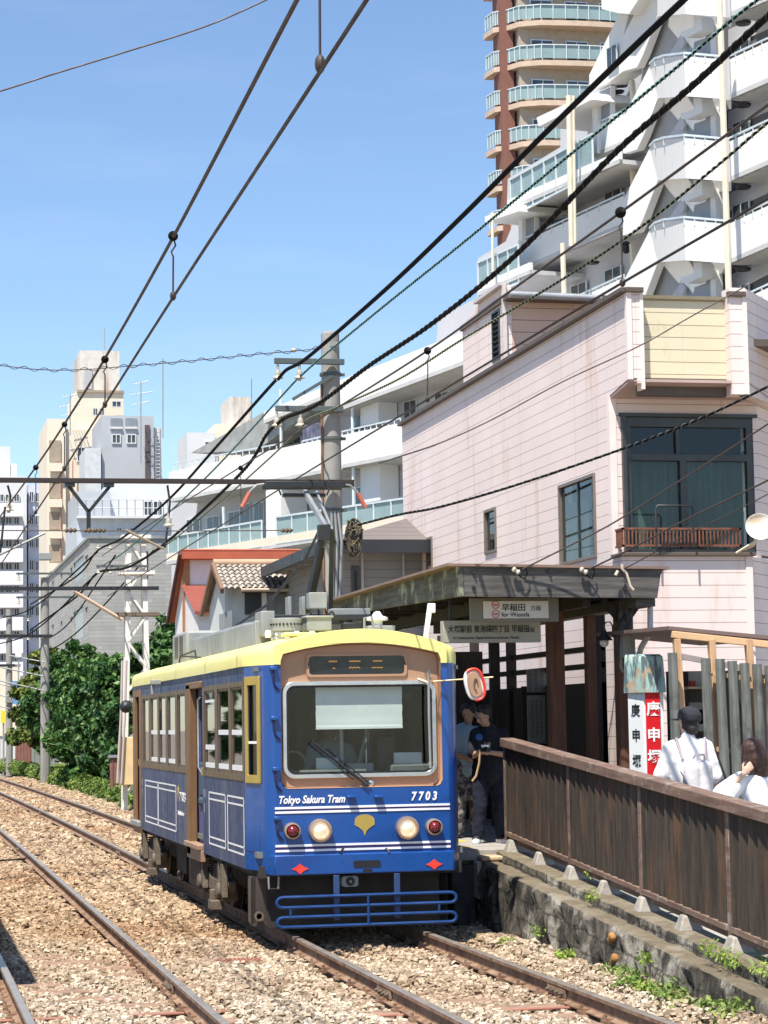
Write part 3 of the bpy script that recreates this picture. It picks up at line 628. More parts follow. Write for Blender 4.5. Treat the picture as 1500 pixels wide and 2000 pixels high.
uf.box((TX-.95, yF+.28, .09), (TX+.85, yF+.34, .64)); uf.box((TX-1.05, yF+.1, .60), (TX+1.05, y1+.3, .72)); uf.box((TX-.75, yF+.5, .3), (TX+.75, y1-.3, .62))  # front plate lowered to close off the bright gap below the tram
uf.build('underframe', M['dark'], T)
fp_ = MB(); fp_.prism([(xL+.03, yF+.35, .60), (xL+.03, yF+.62, .60), (xL+.03, yF+.62, .14), (xL+.03, yF+.40, .10)], (.04, 0, 0)); fp_.prism([(xL+.03, yF+.35, .60), (xL+.03, yF+.40, .10), (xL+.5, yF+.44, .10), (xL+.6, yF+.35, .60)], (0, .03, 0))
fp_.build('snow_guard', pm('dusty_brown_plate', (.09, .07, .06), .7, var=.2), T)
fh = MB(); fh.lathe([(.05, 0), (.05, .03), (.03, .03), (.03, 0)], (xL+.1, yF+.36, .2), (0, -1, 0), 14); fh.build('towing_ring', M['bogie'], T)
eq = MB(); eq.box((xL+.22, 28.0, .12), (xL+.95, 29.9, .60));  # box extended downwards to deepen the shade under the tram
for k in range(7): eq.box((xL+.19, 28.36+k*.18, .2), (xL+.215, 28.46+k*.18, .56))
eq.build('equipment_box', pm('dusty_brown_box', (.12, .09, .07), .85, var=.3, scale=6), T, bevel=.01)
eq = MB().box((xL+.2, 30.0, .22), (xL+.8, 31.0, .58)).build('equipment_box', M['dark'], T, bevel=.01)
for yc in (26.35, 32.75):
    bg = MB()
    bg.prism([(xL+.07, yc-1.05, .42), (xL+.07, yc-.75, .50), (xL+.07, yc-.35, .40), (xL+.07, yc+.35, .40), (xL+.07, yc+.75, .50), (xL+.07, yc+1.05, .42), (xL+.07, yc+1.0, .30), (xL+.07, yc+.3, .24), (xL+.07, yc-.3, .24), (xL+.07, yc-1.0, .30)], (.09, 0, 0))
    bo = bg.build('bogie', M['bogie'], T, bevel=.012)
    for dy in (-.8, .8):
        for wx in (4.05, 5.42): MB().lathe([(.33, 0), (.36, .012), (.36, .03), (.325, .035), (.32, .12), (.25, .12), (.24, .1), (.08, .09), (.07, .13), (0, .13)], (wx+.05, yc+dy, .325), (-1, 0, 0), 24).build('wheel', pm('wheel_iron', (.07, .055, .045), .7, .3), bo)
        j = MB().box((xL+.02, yc+dy-.12, .20), (xL+.2, yc+dy+.12, .44)); j.lathe([(.09, 0), (.09, .04), (.05, .055)], (xL+.02, yc+dy, .32), (-1, 0, 0), 14); j.build('axle_box', M['bogie'], bo, bevel=.015)
        MB().prism([(xL+.0, yc+dy-.22, .62), (xL+.0, yc+dy-.12, .62), (xL+.0, yc+dy-.08, .3), (xL+.0, yc+dy-.26, .26)], (.06, 0, 0)).build('hanger_link', M['bogie'], bo); MB().cyl((xL+.05, yc+dy+.2, .25), (xL+.05, yc+dy+.2, .62), .035, 8).build('damper', M['bogie'], bo)
        for sdy in (-.25, .25):
            sp2 = MB(); sp2.tube([(xL+.12+.045*math.cos(t), yc+dy*.45+sdy+.045*math.sin(t), .40+t*.0045) for t in np.linspace(0, 38, 80)], .011, 5); sp2.build('spring', M['bogie'], bo)
    MB().box((xL+.0, yc-.16, .05), (xL+.14, yc+.12, .16)).cyl((xL+.05, yc, .1), (xL+.05, yc, .28), .05, 10).build('track_brake', M['bogie'], bo, bevel=.01)
# interior
it = MB().box((xL+.06, yF+.15, .80), (xR-.06, y1+.3, .86)).build('floor', M['interior'], T)
MB().box((xL+.06, yF+.2, 2.70), (xR-.06, y1+.3, 2.74)).build('ceiling', M['interior'], T)
m = MB().plate(rect(-1.05, .86, 1.05, 2.7), [rect(-.9, 1.6, -.35, 2.55), rect(-.2, 1.5, .25, 2.6), rect(.4, 1.6, .9, 2.55)], lambda x, z: (TX+x, 24.75, z), (0, .04, 0)).build('cab_partition', M['interior'], T)
MB().box((TX-1.05, 33.0, .86), (TX-.3, 33.04, 2.68)).box((TX+.3, 33.0, .86), (TX+1.05, 33.04, 2.68)).box((TX-.3, 33.6, .86), (TX+.3, 33.64, 2.68)).build('rear_partition', M['dark'], T)  # near-black and full height, so the side windows look dark
db = MB().box((TX-.8, yF+.25, 1.4), (TX+.1, yF+.6, 1.68)).box((TX+.35, yF+.25, 1.4), (TX+.8, yF+.6, 1.72)).build('dashboard', M['interior'], T, bevel=.02)
MB().box((TX-.1, yF+.3, 1.60), (TX+.18, yF+.42, 1.74)).build('ticket_reader', M['greymetal'], T, bevel=.01)
MB().box((TX+.26, yF+.5, 1.5), (TX+.46, yF+.75, 2.02)).build('fare_box', M['blackpaint'], T, bevel=.02)
for x, y in ((-.05, 24.2), (.25, 24.0), (-.72, 24.3), (.3, 26.5), (-.3, 28.5)): MB().cyl((TX+x, y, .86), (TX+x, y, 2.7), .018, 8).build('pole', M['silver'], T)
for z_, h_, y_ in ((2.45, .12, 23.5),): MB().ell((TX+.56, yF+.3, 2.44), (.09, .05, .08)).tube([(TX+.56, yF+.3, 2.5), (TX+.62, yF+.3, 2.68)], .012, 6).build('inner_mirror', M['black'], T)
MB().cyl((TX-.07, 23.75, 1.5), (TX-.07, 23.75, 2.2), .022, 8).build('white_pole', M['white'], T)
MB().tube([(TX-.62+.13*math.cos(t), 23.55+.03*math.sin(t), 1.74+.13*math.sin(t)) for t in np.linspace(0, 6, 20)], .012, 6).build('control_wheel', M['palegrey'], T)
MB().box((TX-.40, 23.45, 1.68), (TX-.16, 23.5, 1.80)).box((TX+.42, 23.4, 1.72), (TX+.72, 23.45, 1.84)).build('clipboard', M['white'], T, bevel=.004)
MB().tube([(TX+.05, 23.5, 1.7), (TX+.16, 23.5, 2.1), (TX+.24, 23.5, 2.3)], .014, 6).tube([(TX+.10, 23.6, 1.7), (TX+.26, 23.6, 2.25)], .01, 6).build('cab_cable', M['greymetal'], T)
sm = MB()
for y_ in (24.9+1.72, 28.3, 30.35, 33.3): sm.box((xL-.0025, y_, .69), (xL+.01, y_+.007, 1.56))
for y_ in np.arange(23.7, 34.5, .27):
    if not (26.7 < y_ < 28.3): sm.box((xL-.003, y_, 2.64), (xL+.01, y_+.012, 2.652))
sm.box((xL-.0025, 23.56, 2.70), (xL+.01, 34.6, 2.706)); sm.build('panel_seam', pm('dark_seam', (.012, .02, .06), .7), T)
bl = MB(); a = WY(616, 1338, yF+.13); b_ = WY(786, 1422, yF+.13)
bl.grid([[(x, yF+.13+.010*math.sin(z*40), z) for x in (a.x, (a.x+b_.x)/2, b_.x)] for z in np.linspace(a.z+.02, b_.z+.02, 8)]); bl.box((a.x, yF+.115, b_.z), (b_.x, yF+.145, b_.z+.025)); bl.build('sun_blind', M['blind'], T)
for y in np.arange(26.0, 33.2, .9):
    for sx in (-1, 1): MB().box((TX+sx*.95-.14, y, 1.2), (TX+sx*.95+.14, y+.7, 1.3)).box((TX+sx*1.02-.05, y, 1.3), (TX+sx*1.02+.05, y+.7, 1.72)).build('seat', M['seat'], T, bevel=.03)
# roof equipment
ac = MB(); A = WX(318, 1240, TX-.55).y
ac.plate([(-.6, 26.9), (-.52, 26.45), (-.3, 26.2), (.3, 26.2), (.52, 26.45), (.6, 26.9), (.6, 32.6), (-.6, 32.6)], [], lambda x, y: (TX+x, y, 3.05), (0, 0, .32)); aco = ac.build('roof_duct', M['greymetal'], T, bevel=.03)
v = MB().box((TX-.66, 32.0, 3.0), (TX+.66, 33.6, 3.50)).build('air_conditioner', M['palegrey'], T, bevel=.04)
lv = MB()
for r_ in range(2):
    for k in range(13): lv.box((TX-.665, 32.35+r_*.55, 3.14+k*.024), (TX-.655, 32.75+r_*.55, 3.152+k*.024))
lv.build('louvre', pm('louvre_brown', (.09, .06, .05), .8), v)
m = MB().tube([WY(305+k, y, 30) if False else (TX-.98, yy_, zz_) for k, (yy_, zz_) in enumerate(((30.2, 3.0), (30.1, 3.08), (28.6, 3.1), (28.5, 3.0)))], .012, 6); m.tube([(TX-.7, 30.1, 3.06), (TX-.98, 30.1, 3.08)], .012, 6); m.build('roof_rail', M['blackpaint'], T)
tb = MB().tube([(TX-.42, 29.6, 3.38), (TX-.2, 27.8, 3.62), (TX-.0, 26.2, 4.05), (TX-.02, 25.2, 4.3)], .018, 6).build('power_cable', M['black'], T)
# resistor drum, boxes, pantograph base
bs = MB()
for x in (-.42, .42):
    for y in (24.9, 25.9): bs.lathe([(.05, 0), (.05, .03), (.03, .05), (.05, .07), (.03, .09), (.05, .11), (.03, .13)], (TX+x, y, 3.07), (0, 0, 1), 10)
bs.build('insulator', M['white'], T)
m = MB(); z_ = 3.30
for y in (24.85, 25.95): m.box((TX-.62, y-.03, z_), (TX+.62, y+.03, z_+.06))
for x in (-.5, .5): m.box((TX+x-.03, 24.85, z_-.0), (TX+x+.03, 25.95, z_+.055))
pb = m.build('pantograph_base', M['blackpaint'], T, bevel=.006)
dr = MB().lathe([(.17, 0), (.17, .13), (.15, .14)], (TX-.50, 24.6, 3.17), (0, 0, 1), 20).build('resistor', M['palegrey'], T)
hl = MB()
for k in range(14):
    t = R(180+k*14); hl.box((TX-.50+.17*math.cos(t)-.01, 24.6+.17*math.sin(t)-.01, 3.23), (TX-.50+.17*math.cos(t)+.01, 24.6+.17*math.sin(t)+.01, 3.25))
hl.build('resistor_hole', M['black'], dr)
MB().box((TX-.28, 24.55, 3.17), (TX-.0, 24.85, 3.32)).box((TX-.30, 24.53, 3.31), (TX+.02, 24.87, 3.335)).build('switch_box', M['palegrey'], T, bevel=.012)
MB().box((TX-.22, 24.7, 3.42), (TX-.02, 24.9, 3.60)).build('switch_box', M['palegrey'], T, bevel=.01)
MB().box((TX-.75, 24.75, 3.12), (TX-.60, 25.2, 3.4)).box((TX-.8, 24.9, 3.02), (TX-.62, 25.0, 3.3)).build('terminal_box', M['palegrey'], T, bevel=.01)
for x, y, z in ((-.7, 24.6, 3.1), (-.42, 24.4, 3.08), (-.25, 24.4, 3.08), (.05, 24.4, 3.06)): MB().lathe([(.035, 0), (.04, .04), (.03, .08)], (TX+x, y, z), (0, 0, 1), 10).build('insulator', M['white'], T)
MB().lathe([(.09, 0), (.09, .12), (.06, .12), (.06, .17), (.12, .18), (.12, .21), (.06, .23), (.03, .28)], (TX+.52, 24.6, 3.1), (0, 0, 1), 16).build('lightning_arrester', M['white'], T)
MB().box((TX+.4, 24.5, 3.06), (TX+.7, 24.8, 3.22)).build('arrester_box', M['greymetal'], T, bevel=.01)
MB().tube([(TX+.25, 24.0, 3.09), (TX+.25, 24.0, 3.28), (TX+.33, 24.0, 3.3), (TX+.36, 24.0, 3.09)], .014, 6).build('roof_loop', M['palegrey'], T)
MB().beam((TX+.78, 23.4, 3.02), (TX+.84, 23.4, 3.40), .05, .05).box((TX+.82, 23.37, 3.30), (TX+.89, 23.43, 3.4)).build('antenna', M['white'], T, bevel=.008)
for k in range(2): MB().box((TX-.38+k*.16, 25.15, 3.36), (TX-.34+k*.16, 25.35, 3.58)).build('side_plate', M['greymetal'], pb, bevel=.008)
MB().box((TX+.1, 25.1, 3.36), (TX+.55, 25.3, 3.44)).build('spring_box', M['greymetal'], pb, bevel=.008)
m = MB()
for i in range(9):
    a_ = random.uniform(0, 6.3); c0_ = Vector((TX+random.uniform(-.6, .7), random.uniform(24.7, 25.9), 3.2+random.random()*.1)); c1_ = c0_+Vector((random.uniform(-.3, .3), random.uniform(-.2, .2), random.uniform(.02, .22)))
    m.tube([c0_, (c0_+c1_)/2+Vector((0, 0, .12)), c1_], .011, 5)
m.build('loose_cable', M['black'], pb)
for x, y, z, w_, h_ in ((-.62, 25.2, 3.2, .05, .2), (.3, 24.9, 3.13, .12, .14), (.62, 25.4, 3.14, .1, .18), (-.1, 25.6, 3.14, .14, .16)): MB().box((TX+x-w_, y-.08, z), (TX+x+w_, y+.08, z+h_)).build('equipment_case', M['blackpaint'], T, bevel=.01)
kn = WX(631, 1035, TX); hd = WX(600, 950, TX)
pa = MB()
for s in (-1, 1): pa.beam((TX+s*.14-.0, 25.35, 3.42), (TX+s*.05+.05, kn.y, kn.z), .05, .07)
pa.beam((TX-.05, 25.55, 3.45), (TX+.02, kn.y+.1, kn.z-.2), .03, .03); pa.build('lower_arm', M['blackpaint'], pb)
pa = MB().box((kn.x-.06, kn.y-.06, kn.z-.12), (kn.x+.08, kn.y+.06, kn.z+.06)); pa.build('knee_joint', M['blackpaint'], pb, bevel=.01)
pa = MB()
pa.beam((kn.x+.05, kn.y, kn.z), (hd.x-.02, 26, hd.z-.06), .045, .06); pa.beam((kn.x+.1, kn.y, kn.z), (hd.x+.12, 26, hd.z-.06), .025, .03); pa.build('upper_arm', M['steel'], pb)
ph = MB(); hz = hd.z; hx = TX
for dy in (-.12, .12): ph.box((hx-.50, 26+dy-.03, hz-.02), (hx+.44, 26+dy+.03, hz+.05))
ph.box((hx-.28, 25.95, hz-.12), (hx+.22, 26.05, hz-.08)); ph.cyl((hx-.3, 26, hz-.1), (hx-.34, 26, hz), .012, 6); ph.cyl((hx+.24, 26, hz-.1), (hx+.28, 26, hz), .012, 6)
ph.build('collector_head', M['blackpaint'], pb, bevel=.006)
for s, X_ in ((-1, hx-.50), (1, hx+.44)):
    MB().tube([(X_, 26, hz+.03), (X_+s*.08, 26, hz+.02), (X_+s*.16, 26, hz-.05), (X_+s*.18, 26, hz-.1)], .014, 6).build('horn', M['palegrey'], pb)
    MB().tube([(X_+s*.17, 26, hz-.07), (X_+s*.26, 26, hz-.24)], .026, 8).build('horn_tip', pm('orange_red_tip', (.45, .12, .08), .5), pb)
# ================================================================ PLATFORM, RAMP, STATION
M['platform'] = pm('platform_concrete', (.33, .31, .28), .9, var=.15, bump=.3, dirt=((.2, .18, .16), .5, .8, 3, 1))
m, nt, n, l, p = nodes('stained_wall')
co = n.new('ShaderNodeTexCoord').outputs['Object']
c1 = _mix(n, l, _rng(n, l, _noise(n, l, co, 3.5, 8, .68), .38, .60), (.02, .016, .012), (.27, .24, .19))
c1 = _mix(n, l, _rng(n, l, _noise(n, l, co, 5, 7, .7, (1, 1, .14)), .46, .62), c1, (.03, .027, .022))
c1 = _mix(n, l, _rng(n, l, _noise(n, l, co, 1.6, 6, .7), .52, .62), c1, (.55, .51, .43))
sp = n.new('ShaderNodeSeparateXYZ'); l.new(co, sp.inputs[0])
up = _rng(n, l, n.new('ShaderNodeNewGeometry').outputs['Normal'], 0, 1)
gn = n.new('ShaderNodeNewGeometry'); sn = n.new('ShaderNodeSeparateXYZ'); l.new(gn.outputs['Normal'], sn.inputs[0])
c1 = _mix(n, l, _math(n, l, 'MULTIPLY', _rng(n, l, sn.outputs[2], .5, .9), .65), c1, (.33, .265, .17))
cb = n.new('ShaderNodeCombineXYZ'); l.new(_math(n, l, 'ADD', sp.outputs[1], _math(n, l, 'MULTIPLY', _noise(n, l, co, 4), .12)), cb.inputs[0])
l.new(_math(n, l, 'ADD', _math(n, l, 'ADD', sp.outputs[2], _math(n, l, 'MULTIPLY', sp.outputs[1], -.066)), _math(n, l, 'MULTIPLY', _noise(n, l, co, 6), .08)), cb.inputs[1])
bk = n.new('ShaderNodeTexBrick'); l.new(cb.outputs[0], bk.inputs['Vector']); bk.inputs['Scale'].default_value = 1; bk.inputs['Brick Width'].default_value = .42; bk.inputs['Row Height'].default_value = .2; bk.inputs['Mortar Size'].default_value = .012
c1 = _mix(n, l, _math(n, l, 'MULTIPLY', bk.outputs['Fac'], _rng(n, l, sn.outputs[2], .4, .7, .6, .05)), c1, (.02, .018, .015))
l.new(c1, p.inputs['Base Color']); p.inputs['Roughness'].default_value = .95
nb = _bump(n, l, p, bk.outputs['Fac'], -.4, .02); _bump(n, l, p, _noise(n, l, co, 11, 9, .75), 1., .09, nb)
M['wall'] = m
M['wood'] = wood('aged_dark_wood', (.055, .05, .047), (.15, .14, .13), 'x', dirt=((.22, .2, .18), .62, .8, 4, 1))
M['woodpale'] = wood('lichen_pale_wood', (.05, .048, .042), (.15, .145, .12), 'y', dirt=((.40, .40, .30), .54, .66, 2.2, .8))
M['woodred'] = wood('red_brown_timber', (.10, .042, .025), (.19, .085, .05), 'z')
M['wooddark'] = wood('dark_timber', (.022, .017, .015), (.055, .042, .036), 'z')  # dark timber, darkened further to deepen the shelter's shade
M['fence'] = wood('rusty_brown_slat', (.022, .016, .012), (.085, .060, .042), 'z', dirt=((.15, .07, .03), .55, .75, 3, .2))
M['fencetop'] = wood('worn_brown_handrail', (.13, .075, .055), (.24, .16, .12), 'y', dirt=((.3, .27, .22), .55, .7, 5, 1))
M['footcon'] = pm('pale_concrete_foot', (.30, .275, .24), .9, var=.25, scale=9, bump=.5, dirt=((.3, .18, .08), .6, .75, 5, 1))
# platform slab
P1 = (6.05, 25.0)
pf = MB().plate([(6.03, 25.05), (6.45, 25.0), (6.45, 25.2), (9.6, 25.2), (9.6, 54), (6.03, 54)], [], lambda x, y: (x, y, .60), (0, 0, .11))
pf.box((6.14, 25.25, -.35), (9.6, 54, .60)); struct(pf.build('platform', M['platform'], bevel=.01))
for x0, x1, ya, yb, nm in ((6.08, 6.22, 25.4, 61, 0), (6.62, 6.92, 26.2, 61, 1)):
    if nm: continue
ty = MB().box((6.5, 26.9, .71), (6.8, 53, .718)); struct(ty.build('tactile_paving', pm('yellow_tactile', (.62, .42, .06), .8, var=.12)))
# ramp
rr = []
for y in np.arange(8, 26.1, .6): rr.append([(x, y, zramp(y)-.1) for x in (7.0, 7.6, 8.4, 9.4, 10.5)])
struct(MB().grid(rr).build('ramp_path', M['platform'], fix=False))
# retaining wall with ledge and upper kerb, as a displaced grid
ledge = lambda y: .02+(y-16.5)*.0685
def wallgrid():
    rows = []; sec = []
    for y in np.arange(9, 25.11, .09):
        L = max(-.05, ledge(y)); k = L+.085
        nz = lambda a: .022*math.sin(y*7+a*13)+.02*math.sin(y*17.3+a*29)+random.uniform(-.012, .012)
        pts = [(6.42+nz(0), -.42), (6.43+nz(.1), -.22), (6.44+nz(.2), -.1), (6.44+nz(.35), L-.3), (6.45+nz(.5), L-.16), (6.445+nz(.7)*.6, L-.05), (6.455, L-.005+random.uniform(-.004, .004)), (6.48, L+.008), (6.55, L+.005+random.uniform(-.006, .006)), (6.62, L+.002+random.uniform(-.006, .006)), (6.68+nz(3)*.5, L-.01), (6.69+nz(4)*.3, k-.006+random.uniform(-.006, .004)), (6.72, k), (6.8, k+.004), (7.0, k), (7.02, L-.3)]
        rows.append([(x, y, z) for x, z in pts])
    return rows
rows = wallgrid(); e = rows[-1]
rows.append([(x, 25.12, z) for x, y, z in e]); rows.append([(6.5, 25.13, -.42)]*len(e))
rw = MB().grid(rows).build('retaining_wall', M['wall'], ang=40)
tag(rw, 'stained black and grey stone retaining wall with a ledge beside the rail', 'retaining wall')
wl_ = MB()
for x, y in ((1190, 1830), (1195, 1872)): p_ = WX(x, y, 6.405); wl_.ell((p_.x+.03, p_.y, p_.z), (.035, .085, .045)); wl_.ell((p_.x+.03, p_.y+.06, p_.z-.03), (.03, .05, .03))
wl_.build('orange_patch', pm('orange_lichen', (.34, .17, .05), .9, var=.4, scale=12, bump=1), rw, bevel=.01)
MB().box((6.44, 24.78, ledge(25)+.0), (6.86, 25.16, ledge(25)+.05)).build('coping_stone', pm('tan_coping', (.50, .36, .22), .85, var=.2, scale=6, dirt=((.2, .15, .1), .5, .7, 5, 1)), rw, bevel=.015)
MB().box((6.40, 24.84, ledge(25)-.42), (6.5, 25.14, ledge(25)-.005)).build('whitewashed_end', pm('whitewashed_stone', (.50, .46, .38), .9, var=.3, scale=7, bump=.7, dirt=((.07, .06, .05), .5, .6, 6, .4)), rw, bevel=.02)
p_ = WZ(893, 1655, .715); struct(MB().box((p_.x-.16, p_.y-.1, .70), (p_.x+.14, p_.y+6, .716)).build('edge_line', pm('yellow_edge_paint', (.75, .5, .12), .8, var=.15)))
# fence
fz = lambda y: 1.91+(y-25.31)*.0694; fb = lambda y: fz(y)-1.09
T = thing('fence', 'dark brown slatted fence with a worn handrail along the ramp', 'fence', (6.9, 22, .4))
FX = 6.90; ys = [25.31, WX(1116, 1550, FX).y, WX(1256, 1600, FX).y, WX(1430, 1700, FX).y, 16.2, 14.1, 12]
hr = MB()
for a, b in zip(ys[:-1], ys[1:]): hr.beam((FX, a, fz(a)), (FX, b+.012, fz(b)), .17, .10)
hr.build('handrail', M['fencetop'], T, bevel=.008)
for y in ys: MB().box((FX-.04, y-.045, fb(y)-.02), (FX+.03, y+.045, fz(y)-.04)).build('post', M['fencetop'], T, bevel=.008)
for a, b in zip(ys[:-1], ys[1:]):
    m = MB(); a2, b2 = a-.05, b+.05; k = int((a2-b2)/.2)
    for i in range(k):
        y = a2-(i+.5)*(a2-b2)/k; z0, z1 = fb(y)+.08, fz(y)-.05
        m.add([(FX-.045, y+.085, z0), (FX-.012, y-.06, z0), (FX+.045, y-.115, z0), (FX+.02, y+.02, z0), (FX-.045, y+.085, z1), (FX-.012, y-.06, z1), (FX+.045, y-.115, z1), (FX+.02, y+.02, z1)], [(0, 1, 5, 4), (1, 2, 6, 5), (2, 3, 7, 6), (3, 0, 4, 7), (4, 5, 6, 7), (0, 3, 2, 1)])
    m.beam((FX+.035, a2, fz(a2)-.3), (FX+.035, b2, fz(b2)-.3), .02, .06); m.beam((FX+.035, a2, fb(a2)+.3), (FX+.035, b2, fb(b2)+.3), .02, .06)
    pl = m.build('slat_panel', M['fence'], T, ang=20)
    MB().beam((FX-.01, a2, fb(a2)+.06), (FX-.01, b2, fb(b2)+.06), .08, .055).beam((FX+.015, a2, fb(a2)+.0), (FX+.015, b2, fb(b2)+.0), .05, .06).build('bottom_rail', M['fencetop'], pl, bevel=.006)
for i, (x, y) in enumerate(((1003, 1660), (1058, 1678), (1120, 1704), (1186, 1732), (1260, 1774), (1342, 1812), (1438, 1858))):
    p_ = WX(x, y, FX-.03); zz = ledge(p_.y)+.08; s = .075 if i % 2 else .1; s *= random.uniform(.85, 1.1); q0, q1 = s*1.1/.075*.1*.75, random.uniform(.02, .04)
    top = fb(p_.y)+.015
    MB().add([(FX-.1-q1, p_.y-q0, zz), (FX+.1, p_.y-q0, zz), (FX+.1, p_.y+q0, zz), (FX-.1-q1, p_.y+q0, zz), (FX-.05-q1, p_.y-q0*.6, top), (FX+.04, p_.y-q0*.5, top), (FX+.04, p_.y+q0*.5, top), (FX-.05-q1, p_.y+q0*.6, top+.01)], [(0, 1, 5, 4), (1, 2, 6, 5), (2, 3, 7, 6), (3, 0, 4, 7), (4, 5, 6, 7)]).build('concrete_foot', M['footcon'], T, bevel=.015)
# platform-edge block (stepped end)
tag(MB().box((6.14, 25.0, -.3), (6.42, 25.2, .55)).box((6.14, 24.9, -.3), (6.32, 25.2, .25)).build('concrete_block', pm('dark_concrete', (.05, .045, .04), .9, var=.5, scale=6, bump=.6), bevel=.02), 'dark stepped concrete block at the platform end beside the tram', 'concrete block')  # near-black concrete with uneven tone
# ---- canopy
CX0, CYF = 6.35, 25.0
T = thing('platform_canopy', 'dark timber canopy with a bolted fascia board over the platform', 'canopy', (7.5, 30, .7))
fc = [WY(905, 1104, CYF), WY(1297, 1111, CYF), WY(1291, 1122, CYF), WY(1284, 1168, CYF), WY(905, 1165, CYF)]
f1 = MB().prism([tuple(v) for v in fc], (0, .09, 0)).build('front_fascia', M['wood'], T, bevel=.008)
for x, y in ((925, 1119), (925, 1148), (1072, 1117), (1072, 1150), (1219, 1119), (1219, 1150)):
    p_ = WY(x, y, CYF); MB().lathe([(.026, 0), (.026, .02), (.012, .02), (.012, .045)], (p_.x, CYF, p_.z), (0, -1, 0), 6).build('bolt', M['blackpaint'], f1)
za, zb = fc[0].z, fc[4].z; Yb = 33.0
MB().prism([(CX0-.06, CYF-.004, zb), (CX0-.06, CYF-.004, za), (CX0-.06, Yb, za+.02), (CX0-.06, Yb, za-.2)], (.06, 0, 0)).build('side_fascia', M['woodpale'], T, bevel=.008)
XR_ = fc[1].x
roof = MB(); ridge = 7.9
roof.add([(CX0-.2, CYF-.04, za+.02), (XR_+.05, CYF-.04, za-.02), (XR_+.05, Yb, za-.02), (CX0-.2, Yb, za+.02), (CX0-.2, CYF-.04, za-.01), (XR_+.05, CYF-.04, za-.05), (XR_+.05, Yb, za-.05), (CX0-.2, Yb, za-.01)], [(0, 1, 2, 3), (7, 6, 5, 4), (0, 4, 5, 1), (1, 5, 6, 2), (2, 6, 7, 3), (3, 7, 4, 0)])
roof.build('roof_sheet', pm('canopy_roof_brown', (.20, .13, .10), .7, var=.15), T)
for k in range(9):
    y = CYF+.5+k*.95; m = MB().box((CX0, y, zb-.02+.05), (XR_-.05, y+.06, za-.06)); m.build('rafter', M['wooddark'], T)
for x in (6.95, 7.9, 8.55): MB().box((x, CYF+.5, zb-.1), (x+.1, Yb, zb+.06)).build('purlin', M['wooddark'], T)
MB().box((8.42, CYF+.1, zb-.12), (8.66, Yb, zb-.0)).build('gutter', M['wood'], T, bevel=.01)
# right hand end moulding

# pillars
def pillar(px0, px1, Y, ztop_, mat, nm='pillar'):
    a, b_ = WY(px0, 1400, Y), WY(px1, 1400, Y); w = b_.x-a.x; return MB().box((a.x, Y, .70), (b_.x, Y+w, ztop_)).build(nm, mat, T, bevel=.008)
pillar(1077, 1106, 26.6, zb, M['woodred']); pillar(961, 979, 30.5, zb, M['wooddark']); pillar(1149, 1168, 27.2, zb, M['woodred'])
rp = pillar(1211, 1240, 25.7, zb-.0, M['woodred'])
a = WY(1226, 1180, 25.6); MB().box((a.x-.1, 25.62, 3.1), (a.x+.07, 25.74, zb)).build('pillar_head', M['wood'], T, bevel=.01)
MB().beam((a.x-.28, 25.7, zb), (a.x-.02, 25.7, 3.25), .07, .07).beam((a.x+.22, 25.7, zb), (a.x+.02, 25.7, 3.3), .05, .05).build('knee_brace', M['wooddark'], T)
# ground ends of those pillars stand on the platform
# shelter back wall with open transom
def dark_wall():
    T2 = thing('shelter_wall', 'dark plank wall with open transom slots behind the platform', 'shelter wall', (8.7, 32, .7))
    X = 8.72
    MB().box((X, 27.4, .70), (X+.06, 44, 2.62)).build('plank_wall', M['wooddark'], T2)
    for z in (2.80, 3.02): MB().box((X, 27.4, z), (X+.06, 44, z+.07)).build('transom_rail', M['wooddark'], T2)
    for y in np.arange(27.4, 44, 2.1): MB().box((X-.06, y, .70), (X+.06, y+.12, 3.55)).build('stud', M['wooddark'], T2)
    MB().box((6.4, 43.8, .7), (8.7, 44, 3.5)).build('end_wall', M['wooddark'], T2)
    MB().box((6.5, 33.2, .7), (8.7, 33.3, 3.2)).build('shade_screen', M['wooddark'], T2)  # dark sheet added to blacken the view into the shelter
    return T2
T2 = dark_wall()
pr = MB()
def sheet(px0, px1, y0_, y1_, Y, name, label, mat, frame=None):
    a, b_ = WY(px0, y0_, Y), WY(px1, y1_, Y)
    t = thing(name, label, 'notice', ((a.x+b_.x)/2, Y, b_.z))
    if frame: MB().box((a.x, Y, b_.z), (b_.x, Y+.04, a.z)).build('frame', frame, t, bevel=.005)
    k = .12*(b_.x-a.x) if frame else 0
    s_ = MB().box((a.x+k, Y-.006, b_.z+k), (b_.x-k, Y+.002, a.z-k)).build('paper', mat, t)
    m = MB(); h = (a.z-b_.z-2*k); w = b_.x-a.x-2*k
    for c_ in range(3):
        x0 = a.x+k+w*(.08+c_*.3); zq = a.z-k-h*.06
        while zq > b_.z+k+h*.08: m.box((x0, Y-.009, zq-.012), (x0+w*random.uniform(.12, .22), Y-.007, zq)); zq -= .026
    m.build('printed_rows', pm('grey_print', (.12, .12, .13), .8), s_)
MB().box((WY(1022, 1400, 30.0).x, 30.02, .7), (8.70, 30.08, 2.62)).build('notice_screen', M['wooddark'], T2)
sheet(1030, 1069, 1358, 1452, 29.95, 'timetable', 'tall framed timetable on the dark wall left of the red pillar', pm('aged_paper', (.30, .29, .25), .8), M['greymetal'])
sheet(1028, 1068, 1308, 1352, 29.95, 'notice_board', 'small pale notice above the framed timetable on the dark wall', pm('aged_paper', (.24, .23, .21), .8))
